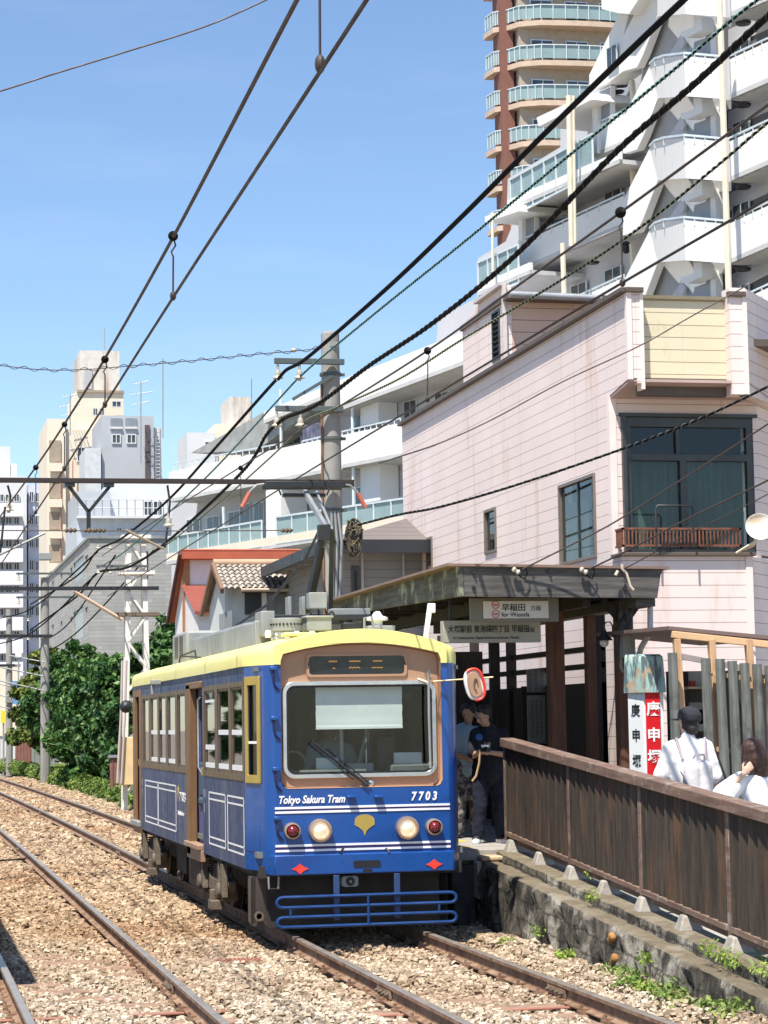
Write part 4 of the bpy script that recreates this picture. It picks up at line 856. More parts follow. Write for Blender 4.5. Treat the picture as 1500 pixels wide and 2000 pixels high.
# ---- signs under the canopy
def sign(px0, px1, y0_, y1_, Y, th, name, label, mat):
    a, b_ = WY(px0, y0_, Y), WY(px1, y1_, Y)
    t = thing(name, label, 'sign', ((a.x+b_.x)/2, Y, b_.z)); MB().box((a.x, Y, b_.z), (b_.x, Y+th, a.z)).build('board', mat, t, bevel=.006); return t, a, b_
M['signbrown'] = pm('sign_backing_brown', (.17, .15, .12), .7, var=.08)
M['signgrey'] = pm('aged_sign_face', (.36, .34, .29), .7, var=.06)
M['signface'] = pm('pale_sign_face', (.60, .55, .50), .6, var=.04)
M['ink'] = pm('black_print', (.015, .015, .015), .6)
M['pinkring'] = pm('rose_red_print', (.50, .13, .15), .6)
t, a, b_ = sign(918, 1092, 1168, 1214, 25.35, .05, 'direction_sign', 'pale sign reading for Waseda with two rose rings, hung under the canopy fascia', M['signbrown'])
a, b_ = WY(944, 1174, 25.33), WY(1072, 1207, 25.33)
MB().box((a.x, 25.335, b_.z), (b_.x, 25.352, a.z)).build('panel', M['signface'], t, bevel=.003)
for dz in (.055, -.05):
    MB().tube([(a.x+.145+.042*math.cos(q), 25.33, (a.z+b_.z)/2+dz+.042*math.sin(q)) for q in np.linspace(0, 2*math.pi, 18, endpoint=False)], .006, 5, closed=True).build('ring', M['pinkring'], t)
    MB().box((a.x+.12, 25.331, (a.z+b_.z)/2+dz-.012), (a.x+.17, 25.335, (a.z+b_.z)/2+dz+.012)).build('ring_mark', M['pinkring'], t)
zc = (a.z+b_.z)/2
text('lettering', '早稲田', .092, (a.x+.215, 25.332, zc+.018), (1, 0, 0), (0, 0, 1), M['ink'], t, bold=.001, sx=1.05)
text('lettering', '方面', .065, (a.x+.56, 25.332, zc+.012), (1, 0, 0), (0, 0, 1), M['ink'], t)
text('lettering', 'for Waseda', .07, (a.x+.215, 25.332, zc-.06), (1, 0, 0), (0, 0, 1), M['ink'], t, bold=.0006)
t, a, b_ = sign(865, 1057, 1212, 1254, 25.9, .14, 'destination_sign', 'long grey box sign listing 大塚駅前 and 東池袋四丁目 below the Waseda sign', M['signgrey'])
zc = (a.z+b_.z)/2
text('lettering', '大塚駅前 東池袋四丁目 早稲田', .092, (a.x+.06, 25.896, zc+.022), (1, 0, 0), (0, 0, 1), M['ink'], t, bold=.0012, sx=.79)
text('lettering', '方面', .065, (a.x+1.0, 25.896, zc+.01), (1, 0, 0), (0, 0, 1), M['ink'], t, sx=.85)
text('lettering', 'for Otsuka-ekimae, Higashi-ikebukuro-yonchome, Waseda', .042, (a.x+.12, 25.896, zc-.075), (1, 0, 0), (0, 0, 1), M['ink'], t, sx=.80)
for x in (a.x+.1, b_.x-.1): MB().box((x-.01, 25.94, a.z), (x+.01, 25.96, zb+.05)).build('hanger', M['blackpaint'], t)
# ---- lantern, box, pipes
a = WY(1180, 1250, 25.65)
t = thing('wall_lantern', 'small black bell-shaped lantern with a white globe on a curved bracket', 'lantern', (a.x, a.y, a.z))
MB().ell((a.x, a.y, a.z-.03), (.055, .055, .055)).build('globe', pm('frosted_globe', (.55, .53, .48), .4), t)
MB().lathe([(.1, -.005), (.095, .01), (.045, .06), (.03, .1), (.02, .13), (.02, .14)], (a.x, a.y, a.z), (0, 0, 1), 18).build('shade', M['blackpaint'], t)
MB().tube([(a.x, a.y, a.z+.13), (a.x-.0, a.y, a.z+.17), (a.x+.03, a.y, a.z+.21), (a.x+.08, a.y, a.z+.21), (a.x+.105, a.y, a.z+.17), (a.x+.11, a.y, a.z+.05), (a.x+.17, a.y, a.z+.05)], .009, 6).build('bracket', M['blackpaint'], t)
a, b_ = WY(1211, 1233, 25.5), WY(1243, 1284, 25.5)
t = thing('meter_box', 'grey electrical box with a hose loop strapped to the right pillar', 'electrical box', (a.x, 25.5, b_.z))
MB().box((a.x, 25.52, b_.z), (b_.x, 25.68, a.z)).build('housing', M['greymetal'], t, bevel=.012)
MB().box((a.x+.03, 25.505, b_.z+.02), (b_.x-.015, 25.522, a.z-.02)).build('cover', M['palegrey'], t, bevel=.006)
MB().lathe([(.018, 0), (.016, .02)], (a.x+.10, 25.505, (a.z+b_.z)/2), (0, -1, 0), 10).build('knob', M['steel'], t)
cx = (a.x+b_.x)/2-.01; MB().tube([(cx-.05, 25.6, b_.z), (cx-.055, 25.6, b_.z-.11), (cx-.03, 25.6, b_.z-.16), (cx+.03, 25.6, b_.z-.16), (cx+.05, 25.6, b_.z-.1), (cx+.045, 25.6, b_.z)], .016, 6).build('hose', M['palegrey'], t)
for pts, lab in (([WY(1225, 1168, 25.55), WY(1222, 1200, 25.55), WY(1212, 1215, 25.5), WY(1207, 1240, 25.5), WY(1205, 1290, 25.55)], 'black conduit running down beside the grey electrical box'), ([WY(1237, 1168, 25.5), WY(1235, 1190, 25.5), WY(1228, 1206, 25.5), WY(1224, 1234, 25.55)], 'black conduit entering the top of the grey electrical box')):
    tag(MB().tube([tuple(v) for v in pts], .022, 6).build('conduit', M['blackpaint']), lab, 'conduit')
dp = [WY(1270, 1186, 25.4), WY(1270, 1225, 25.4), WY(1268, 1238, 25.4), WY(1252, 1265, 25.4), WY(1248, 1282, 25.4)]
tag(MB().tube([tuple(v) for v in dp], .034, 10).build('downpipe', pm('pale_grey_pvc', (.45, .44, .45), .5)), 'pale grey bent downpipe hanging from the right end of the canopy', 'downpipe')
# ---- red and white station pillar sign
a, b_ = WY(1257, 1350, 24.6), WY(1300, 1518, 24.6); xm = a.x; x1_ = b_.x; zt_ = WY(1270, 1349, 24.6).z; z0_ = .62; dxl = .09
t = thing('station_name_pillar', 'white box pillar with a red front reading 庚申塚 under a green copper hood', 'name pillar', ((xm+x1_)/2, 24.7, .62))
pbx = [(xm-.0, 24.62), (x1_, 24.60), (x1_, 24.86), (xm-.105, 24.86)]
MB().plate(pbx, [], lambda x, y: (x, y, z0_), (0, 0, zt_-z0_)).build('body', pm('white_enamel', (.72, .75, .76), .35, var=.04, dirt=((.4, .4, .38), .6, .85, 5, .2)), t, bevel=.006)
MB().box((xm+.02, 24.590, z0_+.02), (x1_-.045, 24.612, zt_-.005)).build('red_panel', pm('red_enamel', (.62, .012, .02), .3, var=.08), t, bevel=.003)
for k, ch in enumerate('庚申塚'): text('character', ch, .165, ((xm+x1_)/2-.012, 24.586, WY(1275, (1386, 1437, 1480)[k], 24.6).z-.0), (1, 0, 0), (0, 0, 1), M['whitetxt'], t, align='CENTER', bold=.004, sx=1.0)
lf0, lf1 = Vector((xm-.105, 24.86, 0)), Vector((xm, 24.62, 0)); ld = (lf1-lf0).normalized(); ln = ld.cross(Vector((0, 0, 1)))
for k, ch in enumerate('庚申塚'):
    q = (lf0+lf1)/2+ln*.004; q.z = WY(1246, (1389, 1438, 1488)[k], 24.7).z; text('character', ch, .15, q, ld, (0, 0, 1), M['ink'], t, align='CENTER', bold=.002, sx=1.0)
hz0 = zt_-.02; hz1 = WY(1275, 1277, 24.6).z; mm = MB(); cxh = (xm+x1_)/2
mcop, nt_, n_2, l_2, p_2 = nodes('verdigris_copper'); co_ = n_2.new('ShaderNodeTexCoord').outputs['Object']
f_ = _noise(n_2, l_2, co_, 9, 4, .6, (2.2, 1, .35), (0, .5, 0)); c_2 = _mix(n_2, l_2, _rng(n_2, l_2, f_, .42, .5), (.10, .13, .14), (.30, .45, .43)); c_2 = _mix(n_2, l_2, _rng(n_2, l_2, _noise(n_2, l_2, co_, 5, 5), .55, .66), c_2, (.42, .3, .18)); l_2.new(c_2, p_2.inputs['Base Color']); p_2.inputs['Roughness'].default_value = .6
rows = []
for z, s in ((hz0, 1.0), (hz0+.02, 1.02), (hz0+(hz1-hz0)*.45, .93), (hz0+(hz1-hz0)*.75, .86), (hz1-.03, .78), (hz1, .68)):
    yb_ = 24.88; yfz = 24.56+(z-hz0)*.12+(0.09 if z == hz1 else 0)
    L = [(xm-.14+(1-s)*.08, yb_), (xm-.02+(1-s)*.02, yfz), (x1_+.02-(1-s)*.06, yfz), (x1_+.03-(1-s)*.06, yb_)]
    rows.append([(x, y, z) for x, y in L]+[(L[0][0], L[0][1], z)])
mm.grid(rows); mm.add([rows[-1][i] for i in range(4)], [(0, 1, 2, 3)]); mm.build('hood', mcop, t, ang=50)
# ---- timber lean-to with bleached log screen
T = thing('timber_shed', 'small open timber shed with pale diagonal posts and a shelf inside', 'shed', (9.2, 23.5, .3))
M['lumber'] = wood('fresh_lumber', (.50, .29, .15), (.66, .43, .25), 'z', dirt=((.25, .18, .13), .6, .75, 4, 1))
M['log'] = wood('bleached_grey_log', (.085, .09, .08), (.20, .21, .19), 'z', dirt=((.05, .05, .05), .5, .62, 1.3, 1))
SY = 23.6
w = lambda px, py, Y=SY: tuple(WY(px, py, Y))
MB().beam(w(1312, 1239), w(1530, 1262), .06, .075).build('eaves_beam', pm('lumber_beam', (.62, .4, .22), .7, var=.12), T, bevel=.006)
rz = MB(); a, b_ = Vector(w(1306, 1230)), Vector(w(1530, 1251)); rz.prism([a, b_, b_+Vector((0, 0, .04)), a+Vector((0, 0, .04))], (0, 2.6, .04)); rz.build('roof', pm('shed_roof_brown', (.16, .11, .1), .8), T)
MB().beam(w(1320, 1280), w(1530, 1320), .05, .06).build('cross_rail', pm('weathered_mauve_rail', (.3, .25, .24), .8), T)
for x0, x1, x2 in ((1316, 1330, 1342), (1384, 1394, 1409), (1456, 1468, 1484)):
    MB().beam(w(x0+5, 1248), w(x2-3, 1520), .07, .09).build('post', M['lumber'], T, bevel=.006)
for k, px in enumerate((1398, 1421, 1443, 1467, 1489)):
    pass
MB().beam(w(1390, 1315, SY-.12), w(1530, 1336, SY-.12), .05, .05).build('log_rail', pm('lumber_rail', (.62, .42, .24), .7), T); MB().beam(w(1390, 1462, SY-.12), w(1530, 1478, SY-.12), .05, .05).build('log_rail', pm('lumber_rail', (.62, .42, .24), .7), T)
for k, (px, pt) in enumerate(((1313, 1275), (1378, 1286), (1406, 1287), (1430, 1291), (1454, 1295), (1478, 1297), (1502, 1300))):
    a = Vector(w(px, pt, SY-.2)); b_ = Vector((a.x+.02, a.y, .35)); MB().tube([a, a*.5+b_*.5+Vector((.008, 0, 0)), b_], [.052, .058, .055], 9).build('screen_log', M['log'], T)
bx = MB().box((w(1300, 1300, 25.6)[0], 25.5, .3), (w(1560, 1300, 25.6)[0], 25.6, 2.7)).build('back_wall', M['wooddark'], T)
MB().box(w(1345, 1345, 25.0), (w(1400, 1350, 25.0)[0], 25.45, w(1345, 1341, 25)[2])).build('shelf', pm('shelf_wood', (.4, .3, .2), .7), T)
MB().box((w(1345, 1312, 25.3)[0], 25.3, w(1345, 1340, 25.3)[2]), (w(1378, 1312, 25.3)[0], 25.33, w(1345, 1312, 25.3)[2])).build('notice', pm('old_notice', (.3, .3, .28), .8), T)
MB().box((w(1347, 1312, 25.2)[0], 25.2, w(1345, 1340, 25.2)[2]), (w(1358, 1312, 25.2)[0], 25.24, w(1345, 1330, 25.2)[2])).build('red_box', pm('red_card', (.45, .02, .01), .6), T)
for i in range(3):
    a_ = w(1347+i*17, 1372+i*14, 25.2); MB().box(a_, (a_[0]+.2, 25.25, a_[2]-.25)).build('panel', pm('grey_panel', (.16+.05*i, .16+.05*i, .15+.04*i), .8), T)
# ================================================================ PEOPLE
M['skin'] = pm('skin', (.42, .24, .16), .55, var=.04); M['skinl'] = pm('skin_light', (.62, .40, .30), .55, var=.04)
M['hairb'] = pm('black_hair', (.012, .01, .009), .5, var=.2, scale=20, bump=.5, bscale=80)
M['hairbr'] = wood('brown_hair', (.03, .014, .009), (.09, .04, .025), 'z', rough=.45, scale=14)
def organic(name, mb, mat, parent, vox=.012, sm=3, disp=0, dscale=.12):
    o = mb.build(name, mat, parent, ang=0)
    r = o.modifiers.new('r', 'REMESH'); r.mode = 'VOXEL'; r.voxel_size = vox; r.use_smooth_shade = True
    s = o.modifiers.new('s', 'SMOOTH'); s.iterations = sm; s.factor = .6
    if disp:
        tx = bpy.data.textures.new('folds', 'CLOUDS'); tx.noise_scale = dscale; d = o.modifiers.new('d', 'DISPLACE'); d.texture = tx; d.strength = disp; d.mid_level = .5; d.texture_coords = 'LOCAL'
    return o
def hand(m, wr, d, side, s=1.):
    """palm and five bent fingers from the wrist along d; thumb leaves the side"""
    wr, d, side = Vector(wr), Vector(d).normalized(), Vector(side).normalized(); side = (side-d*side.dot(d)).normalized(); nn = d.cross(side)
    m.ell(wr+d*.045*s, (.042*s, .018*s, .052*s), Matrix((side, nn, d)).transposed())
    for k, L in enumerate((.068, .078, .072, .055)):
        b = wr+d*.085*s+side*(.03-.02*k)*s; k1 = b+d*L*.5*s-nn*.006; k2 = k1+(d*.75-nn*.6).normalized()*L*.5*s; m.cap(b, k1, .0095*s, .009*s, 8); m.cap(k1, k2, .009*s, .0075*s, 8)
    b = wr+d*.03*s+side*.03*s; k1 = b+(d*.6+side*.8).normalized()*.035*s; m.cap(b, k1, .013*s, .011*s, 8); m.cap(k1, k1+(d*.95+side*.2).normalized()*.03*s, .011*s, .009*s, 8)
def head(m, c, fwd, up=(0, 0, 1), s=1.):
    c, f, u = Vector(c), Vector(fwd).normalized(), Vector(up).normalized(); x = f.cross(u).normalized(); u = x.cross(f); Mx = Matrix((x, f, u)).transposed()
    P = lambda a, b, d_: c+Mx @ Vector((a, b, d_))*s
    m.ell(c+Mx @ Vector((0, -.01, .02)), (.076*s, .094*s, .098*s), Mx, 16, 12); m.ell(P(0, .022, -.045), (.058*s, .062*s, .068*s), Mx); m.ell(P(0, .05, -.09), (.032*s, .03*s, .022*s), Mx)
    m.cap(P(0, .085, .015), P(0, .106, -.018), .010*s, .015*s, 8)                        # nose
    m.ell(P(0, .088, -.052), (.024*s, .012*s, .008*s), Mx)                             # lips
    m.ell(P(0, .082, .035), (.052*s, .014*s, .010*s), Mx)                              # brow
    for q in (-1, 1): m.ell(P(q*.077, -.005, -.005), (.009*s, .02*s, .03*s), Mx)
    return P, Mx
# --- man in a black T-shirt on the platform
O = WZ(948, 1646, .715); ox, oy, oz = O.x, O.y, .715
T = thing('person', 'man in black T-shirt and dark trousers looking down at a camera on the platform', 'person', (ox, oy, oz), 'people waiting on the platform')
V = lambda x, y, z: Vector((ox+x, oy+y, oz+z))
b = MB(); hd_ = V(-.03, -.10, 1.50); fw = Vector((-.75, -.45, -.48)); head(b, hd_, fw, (-.2, 0, 1), 1.0)
b.cap(V(.05, -.03, 1.34), V(-.0, -.07, 1.44), .055, .05); b.ell(V(.06, 0, 1.2), (.17, .1, .2)); b.ell(V(.06, 0, .95), (.15, .1, .14))
# picture-left arm (his right) and picture-right arm, both meeting at the camera
sl, sr = V(-.10, -.02, 1.28), V(.23, .0, 1.28); el, er = V(-.17, -.16, 1.04), V(.27, -.12, 1.03); wl2, wr2 = V(-.10, -.34, 1.10), V(.00, -.30, 1.07)
for s_, e_, w_ in ((sl, el, wl2), (sr, er, wr2)): b.cap(s_, e_, .052, .042); b.cap(e_, w_, .041, .028)
hand(b, wl2, (.1, -.35, .2), (.2, 0, 1)); hand(b, wr2, (-.9, -.25, .15), (0, -.2, 1))
for s_ in (-1, 1): b.cap(V(.06+s_*.09, 0, .9), V(.06+s_*.12, -.02, .45), .085, .06); b.cap(V(.06+s_*.12, -.02, .45), V(.06+s_*.15, .02, .08), .055, .04)
organic('body', b, M['skin'], T, .009, 2)
sh = MB(); sh.cap(V(.05, 0, 1.30), V(.06, .0, .82), .135, .165); sh.cap(V(-.07, 0, 1.28), V(.20, 0, 1.28), .085, .085); sh.cap(V(-.02, 0, 1.2), V(.0, .01, .80), .12, .13); sh.cap(V(.13, 0, 1.2), V(.13, .01, .80), .12, .13)
sh.cap(sl, sl+(el-sl)*.85, .075, .085); sh.cap(sr, sr+(er-sr)*.85, .08, .088)
organic('t_shirt', sh, pm('black_cotton', (.008, .009, .014), .9, var=.2), T, .012, 3, .03, .15)
gr = MB(); c_ = WY(936, 1440, oy-.235); gr.lathe([(.042, 0), (.04, .008), (0, .01)], c_, (-.25, -1, .15), 14); gr.build('shirt_print', pm('blue_print', (.03, .13, .34), .8, var=.4, scale=20), T)
tr_ = MB()
for s_, xx in ((-1, -.03), (1, .15)): tr_.cap(V(xx, 0, .88), V(xx+s_*.03, -.02, .45), .115, .085); tr_.cap(V(xx+s_*.03, -.02, .45), V(xx+s_*.05, .02, .10), .085, .075)
tr_.cap(V(-.02, 0, .9), V(.14, 0, .9), .12, .12); organic('trousers', tr_, pm('navy_cotton', (.006, .009, .024), .9, var=.25, scale=6), T, .012, 3, .03, .1)
for xx, dx in ((-.09, -.07), (.19, .03)):
    sb = MB(); sb.cap(V(xx, .03, .05), V(xx+dx, -.14, .04), .045, .04); sh_ = organic('shoe', sb, pm('dark_shoe', (.03, .03, .035), .7), T, .01, 2); so_ = MB(); so_.cap(V(xx, .04, .018), V(xx+dx, -.16, .018), .05, .045); o_ = so_.build('sole', M['white'], sh_); o_.scale = (1, 1, 1)
P, Mx = (lambda: None, None); hb = MB(); f_ = fw.normalized(); c_ = hd_-f_*.02+Vector((0, 0, .045)); hb.ell(c_, (.093, .102, .085)); hb.ell(c_+Vector((.03, .04, -.04)), (.075, .07, .08)); hb.ell(c_+Vector((-.05, -.05, .01)), (.05, .05, .04)); organic('hair', hb, M['hairb'], T, .01, 1, .025, .05)
ey = MB()
x_ = f_.cross(Vector((-.2, 0, 1))).normalized()
for q in (-1, 1): ey.ell(hd_+f_*.087+x_*.03*q+Vector((0, 0, .012)), (.009, .009, .006))
ey.build('eyes', M['hairb'], T)
cm = thing('camera', 'small black and silver camera held by the man in black T-shirt', 'camera', tuple(V(-.09, -.42, 1.11)))
MB().box(V(-.15, -.46, 1.08), V(-.03, -.41, 1.16)).build('camera_body', M['blackpaint'], cm, bevel=.008); MB().box(V(-.15, -.462, 1.13), V(-.04, -.41, 1.165)).build('top_plate', M['silver'], cm, bevel=.006); MB().lathe([(.03, 0), (.028, .05), (.02, .052)], V(-.09, -.46, 1.115), (-.5, -1, -.2), 14).build('lens', M['black'], cm)
MB().tube([V(-.15, -.42, 1.1), V(-.16, -.40, .95), V(-.19, -.36, .80), V(-.23, -.33, .74)], [.014, .013, .013, .012], 6).build('strap', pm('tan_strap', (.6, .4, .22), .6), cm)
# --- companion behind, blue-grey shirt, camouflage trousers
O = WZ(908, 1640, .715); ox, oy, oz = O.x-.02, O.y+.55, .715; ox = WY(912, 1500, oy).x
T = thing('person', 'person in blue-grey shirt and camouflage trousers half hidden behind the man in black', 'person', (ox, oy, oz), 'people waiting on the platform')
b = MB(); head(b, V(.02, -.05, 1.53), (-.5, -.6, -.3)); b.cap(V(.02, 0, 1.36), V(.02, -.03, 1.47), .05, .05); b.ell(V(0, 0, 1.15), (.16, .1, .22)); b.ell(V(0, 0, .95), (.15, .1, .14))
sl, sr = V(-.15, 0, 1.32), V(.18, 0, 1.32); el, er = V(-.2, -.05, 1.05), V(.22, -.05, 1.05); wl2, wr2 = V(-.02, -.22, .98), V(.12, -.25, .98)
for s_, e_, w_ in ((sl, el, wl2), (sr, er, wr2)): b.cap(s_, e_, .05, .04); b.cap(e_, w_, .04, .028)
hand(b, wl2, (.7, -.5, -.1), (0, 0, 1)); hand(b, wr2, (-.7, -.5, 0), (0, 0, 1))
for s_ in (-1, 1): b.cap(V(s_*.08, 0, .9), V(s_*.1, 0, .45), .08, .06); b.cap(V(s_*.1, 0, .45), V(s_*.11, .02, .08), .05, .04)
organic('body', b, M['skin'], T, .01, 2)
sh = MB(); sh.cap(V(-.03, 0, 1.28), V(-.02, 0, .86), .15, .15); sh.cap(V(-.12, 0, 1.31), V(.14, 0, 1.31), .08, .08); sh.cap(V(.05, 0, 1.2), V(.04, 0, .86), .13, .14); sh.cap(sl, sl+(el-sl)*.9, .075, .08); sh.cap(sr, sr+(er-sr)*.9, .075, .08)
organic('shirt', sh, pm('blue_grey_cotton', (.26, .36, .43), .9, var=.15, scale=5), T, .013, 3, .03, .12)
tr_ = MB(); cam_ = pm('camouflage_cotton', (.20, .19, .19), .9, var=.6, scale=9, dirt=((.04, .04, .05), .48, .52, 8, 1))
for s_ in (-1, 1): tr_.cap(V(s_*.09, 0, .9), V(s_*.11, -.02, .45), .12, .10); tr_.cap(V(s_*.11, -.02, .45), V(s_*.12, .02, .1), .10, .085)
organic('trousers', tr_, cam_, T, .013, 3, .03, .1)
hb = MB(); hb.ell(V(.03, -.02, 1.59), (.105, .115, .10)); hb.ell(V(.06, .04, 1.53), (.08, .07, .08)); organic('hair', hb, M['hairb'], T, .012, 1, .02, .05)
for xx in (-.12, .12):
    sb = MB(); sb.cap(V(xx, .03, .045), V(xx-.03, -.14, .04), .045, .04); organic('shoe', sb, M['black'], T, .012, 2)
a = WY(984, 1560, 27.6); t = thing('tote_bag', 'white and blue shopping bag hanging beside the man in black', 'bag', (a.x, 27.6, a.z-.2))
MB().ell((a.x, 27.6, a.z), (.09, .05, .2)).build('bag_body', pm('white_blue_plastic', (.5, .55, .58), .6, var=.1, dirt=((.02, .25, .5), .5, .6, 3, 1)), t); MB().tube([(a.x-.03, 27.6, a.z+.15), (a.x, 27.6, a.z+.36), (a.x+.03, 27.6, a.z+.15)], .008, 5).build('handle', M['white'], t)
# --- man in white shirt and cap seen from behind
oy = 20.6; zg = zramp(oy); a = WY(1346, 1500, oy); ox, oz = a.x, zg
Hm = WY(1352, 1379, oy).z-zg; k = Hm/1.78
V = lambda x, y, z: Vector((ox+x*k, oy+y*k, oz+z*k))
T = thing('person', 'man in a white shirt and black cap walking away with a pale backpack', 'person', (ox, oy, oz), 'people walking up the ramp')
b = MB(); head(b, V(.015, .03, 1.63), (-.35, 1, -.25), (0, 0, 1), k); b.cap(V(.0, .0, 1.42), V(.01, .02, 1.56), .058, .055); b.ell(V(0, 0, 1.22), (.19, .11, .24)); b.ell(V(0, 0, .98), (.16, .11, .15))
sl, sr = V(-.165, 0, 1.42), V(.165, 0, 1.42); el, er = V(-.235, .06, 1.14), V(.235, .0, 1.13); wl2, wr2 = V(-.26, .18, .98), V(.25, .12, .92)
for s_, e_, w_ in ((sl, el, wl2), (sr, er, wr2)): b.cap(s_, e_, .056, .045); b.cap(e_, w_, .043, .03)
hand(b, wl2, (-.1, .5, -.6), (0, .6, 1)); hand(b, wr2, (0, .4, -.8), (-.2, 1, 0))
for s_, f2 in ((-1, .12), (1, -.12)): b.cap(V(s_*.09, 0, .95), V(s_*.1, f2*.7, .5), .09, .065); b.cap(V(s_*.1, f2*.7, .5), V(s_*.1, f2, .08), .06, .045)
organic('body', b, M['skinl'], T, .01, 2)
M['whitecot'] = pm('white_cotton', (.74, .71, .70), .9, var=.05, bump=.2, bscale=12)
sh = MB(); sh.cap(V(-.05, 0, 1.36), V(-.04, .0, 1.0), .14, .16); sh.cap(V(.05, 0, 1.36), V(.04, .0, 1.0), .14, .16); sh.cap(V(-.13, 0, 1.43), V(.13, 0, 1.43), .078, .078); sh.cap(V(0, 0, 1.5), V(0, 0, 1.4), .07, .1)
sh.cap(sl, sl+(el-sl)*.85, .07, .088); sh.cap(sr, sr+(er-sr)*.85, .07, .085)
organic('shirt', sh, M['whitecot'], T, .011, 4, .03, .16)
tr_ = MB()
for s_, f2 in ((-1, .12), (1, -.12)): tr_.cap(V(s_*.09, 0, .97), V(s_*.1, f2*.7, .5), .115, .09); tr_.cap(V(s_*.1, f2*.7, .5), V(s_*.1, f2, .1), .09, .08)
organic('trousers', tr_, pm('dark_grey_brown_cotton', (.09, .07, .055), .9), T, .013, 3, .02)
hb = MB(); hb.ell(V(.015, .0, 1.64), (.085, .09, .10)); hb.ell(V(.02, -.04, 1.58), (.07, .05, .06)); organic('hair', hb, M['hairb'], T, .012, 1, .015, .05)
cpm = MB(); cpm.lathe([(.103*k, 0), (.106*k, .03), (.098*k, .075), (.07*k, .11), (.03*k, .127), (0, .13)], V(.015, .01, 1.66), (.12, -.22, 1), 20); capo = organic('cap', cpm, pm('black_cap_cloth', (.018, .02, .026), .85), T, .008, 1)
pk = MB(); pk.ell(V(-.03, .15, 1.665), (.075*k, .08*k, .01)); pk.build('peak', pm('black_cap_cloth', (.018, .02, .026), .85), capo)
for xx, f2 in ((-.1, .12), (.1, -.12)):
    sb = MB(); sb.cap(V(xx, f2-.03, .05), V(xx, f2+.13, .04), .045, .04); organic('shoe', sb, M['black'], T, .012, 2)
bpk = thing('backpack', 'pale grey backpack worn by the man in the white shirt', 'backpack', tuple(V(0, -.2, 1.0)))
q = MB(); q.cap(V(-.04, -.19, 1.24), V(-.04, -.19, 1.0), .085, .10); q.cap(V(.06, -.19, 1.24), V(.06, -.19, 1.0), .085, .10); organic('bag_body', q, pm('pale_grey_nylon', (.60, .56, .56), .7, var=.06), bpk, .012, 3, .015, .12)
q = MB(); q.tube([V(-.04, -.22, 1.33), V(-.03, -.25, 1.36), V(.05, -.25, 1.36), V(.06, -.22, 1.33)], .008, 5)
for s_ in (-1, 1): q.tube([V(s_*.1, -.12, 1.32), V(s_*.13, -.06, 1.50), V(s_*.12, .1, 1.45)], .016, 6)
q.tube([V(-.15, -.2, 1.22), V(-.1, -.29, 1.08), V(.0, -.31, 1.02), (V(.15, -.26, 1.0))], .007, 5); q.build('strap', pm('grey_strap', (.35, .3, .33), .7), bpk)
hbag = thing('shoulder_bag', 'dark patterned bag hanging at the right elbow of the man in white', 'bag', tuple(V(.33, -.05, .9)))
q = MB(); q.box(V(.27, -.1, .86), V(.37, .08, 1.14)); q.build('bag_body', pm('dark_patterned_cloth', (.06, .06, .055), .8, var=.3, dirt=((.3, .3, .25), .58, .64, 14, 1)), hbag, bevel=.03)
q = MB(); q.tube([V(.32, -.05, 1.13), V(.27, -.02, 1.3), V(.2, 0, 1.46)], .012, 6); q.build('strap', M['black'], hbag)
# --- woman with brown hair
oy = 19.0; zg = zramp(oy); a = WY(1472, 1500, oy); ox, oz = a.x, zg; Hm = WY(1470, 1440, oy).z-zg; k = Hm/1.62
T = thing('person', 'woman with brown bobbed hair and a white blouse touching her neck', 'person', (ox, oy, oz), 'people walking up the ramp')
b = MB(); head(b, V(0, .03, 1.48), (-.25, 1, -.3), (0, 0, 1), k*.95); b.cap(V(.02, 0, 1.30), V(0, .02, 1.42), .045, .045); b.ell(V(.03, 0, 1.1), (.16, .1, .22)); b.ell(V(.03, 0, .88), (.16, .11, .15))
sl, sr = V(-.12, 0, 1.28), V(.20, 0, 1.27); el, er = V(-.27, -.04, 1.16), V(.26, 0, 1.0); wl2, wr2 = V(-.13, -.10, 1.33), V(.26, .12, .82)
for s_, e_, w_ in ((sl, el, wl2), (sr, er, wr2)): b.cap(s_, e_, .045, .038); b.cap(e_, w_, .037, .025)
hand(b, wl2, (.55, .05, .5), (-.6, 0, .6), .95); hand(b, wr2, (0, .3, -.9), (-1, 0, 0), .9)
for s_ in (-1, 1): b.cap(V(.03+s_*.08, 0, .85), V(.03+s_*.08, s_*.06, .45), .08, .055); b.cap(V(.03+s_*.08, s_*.06, .45), V(.03+s_*.08, s_*.1, .07), .05, .038)
organic('body', b, M['skinl'], T, .009, 2)
sh = MB(); sh.cap(V(0, 0, 1.22), V(.0, 0, .85), .13, .16); sh.cap(V(.09, 0, 1.22), V(.07, 0, .85), .12, .16); sh.cap(V(-.08, 0, 1.27), V(.17, 0, 1.27), .085, .085)
sh.cap(sl, sl+(el-sl)*1.0, .08, .11); sh.cap(sr, sr+(er-sr)*.9, .08, .09); organic('blouse', sh, pm('white_blouse', (.80, .79, .79), .9, var=.03), T, .011, 4, .025, .16)
sk = MB(); sk.lathe([(.15*k, .95*k), (.2*k, .7*k), (.27*k, .35*k)], (ox+.03, oy, oz), (0, 0, 1), 20); sk.build('skirt', pm('dark_skirt', (.05, .05, .06), .9), T)
hb = MB(); hb.ell(V(0, .0, 1.52), (.10*k, .11*k, .10*k)); hb.ell(V(.02, -.02, 1.45), (.115*k, .10*k, .11*k)); hb.ell(V(.05, -.02, 1.37), (.10*k, .08*k, .09*k)); hb.ell(V(-.05, -.02, 1.38), (.06*k, .07*k, .08*k)); organic('hair', hb, M['hairbr'], T, .009, 2, .012, .05)
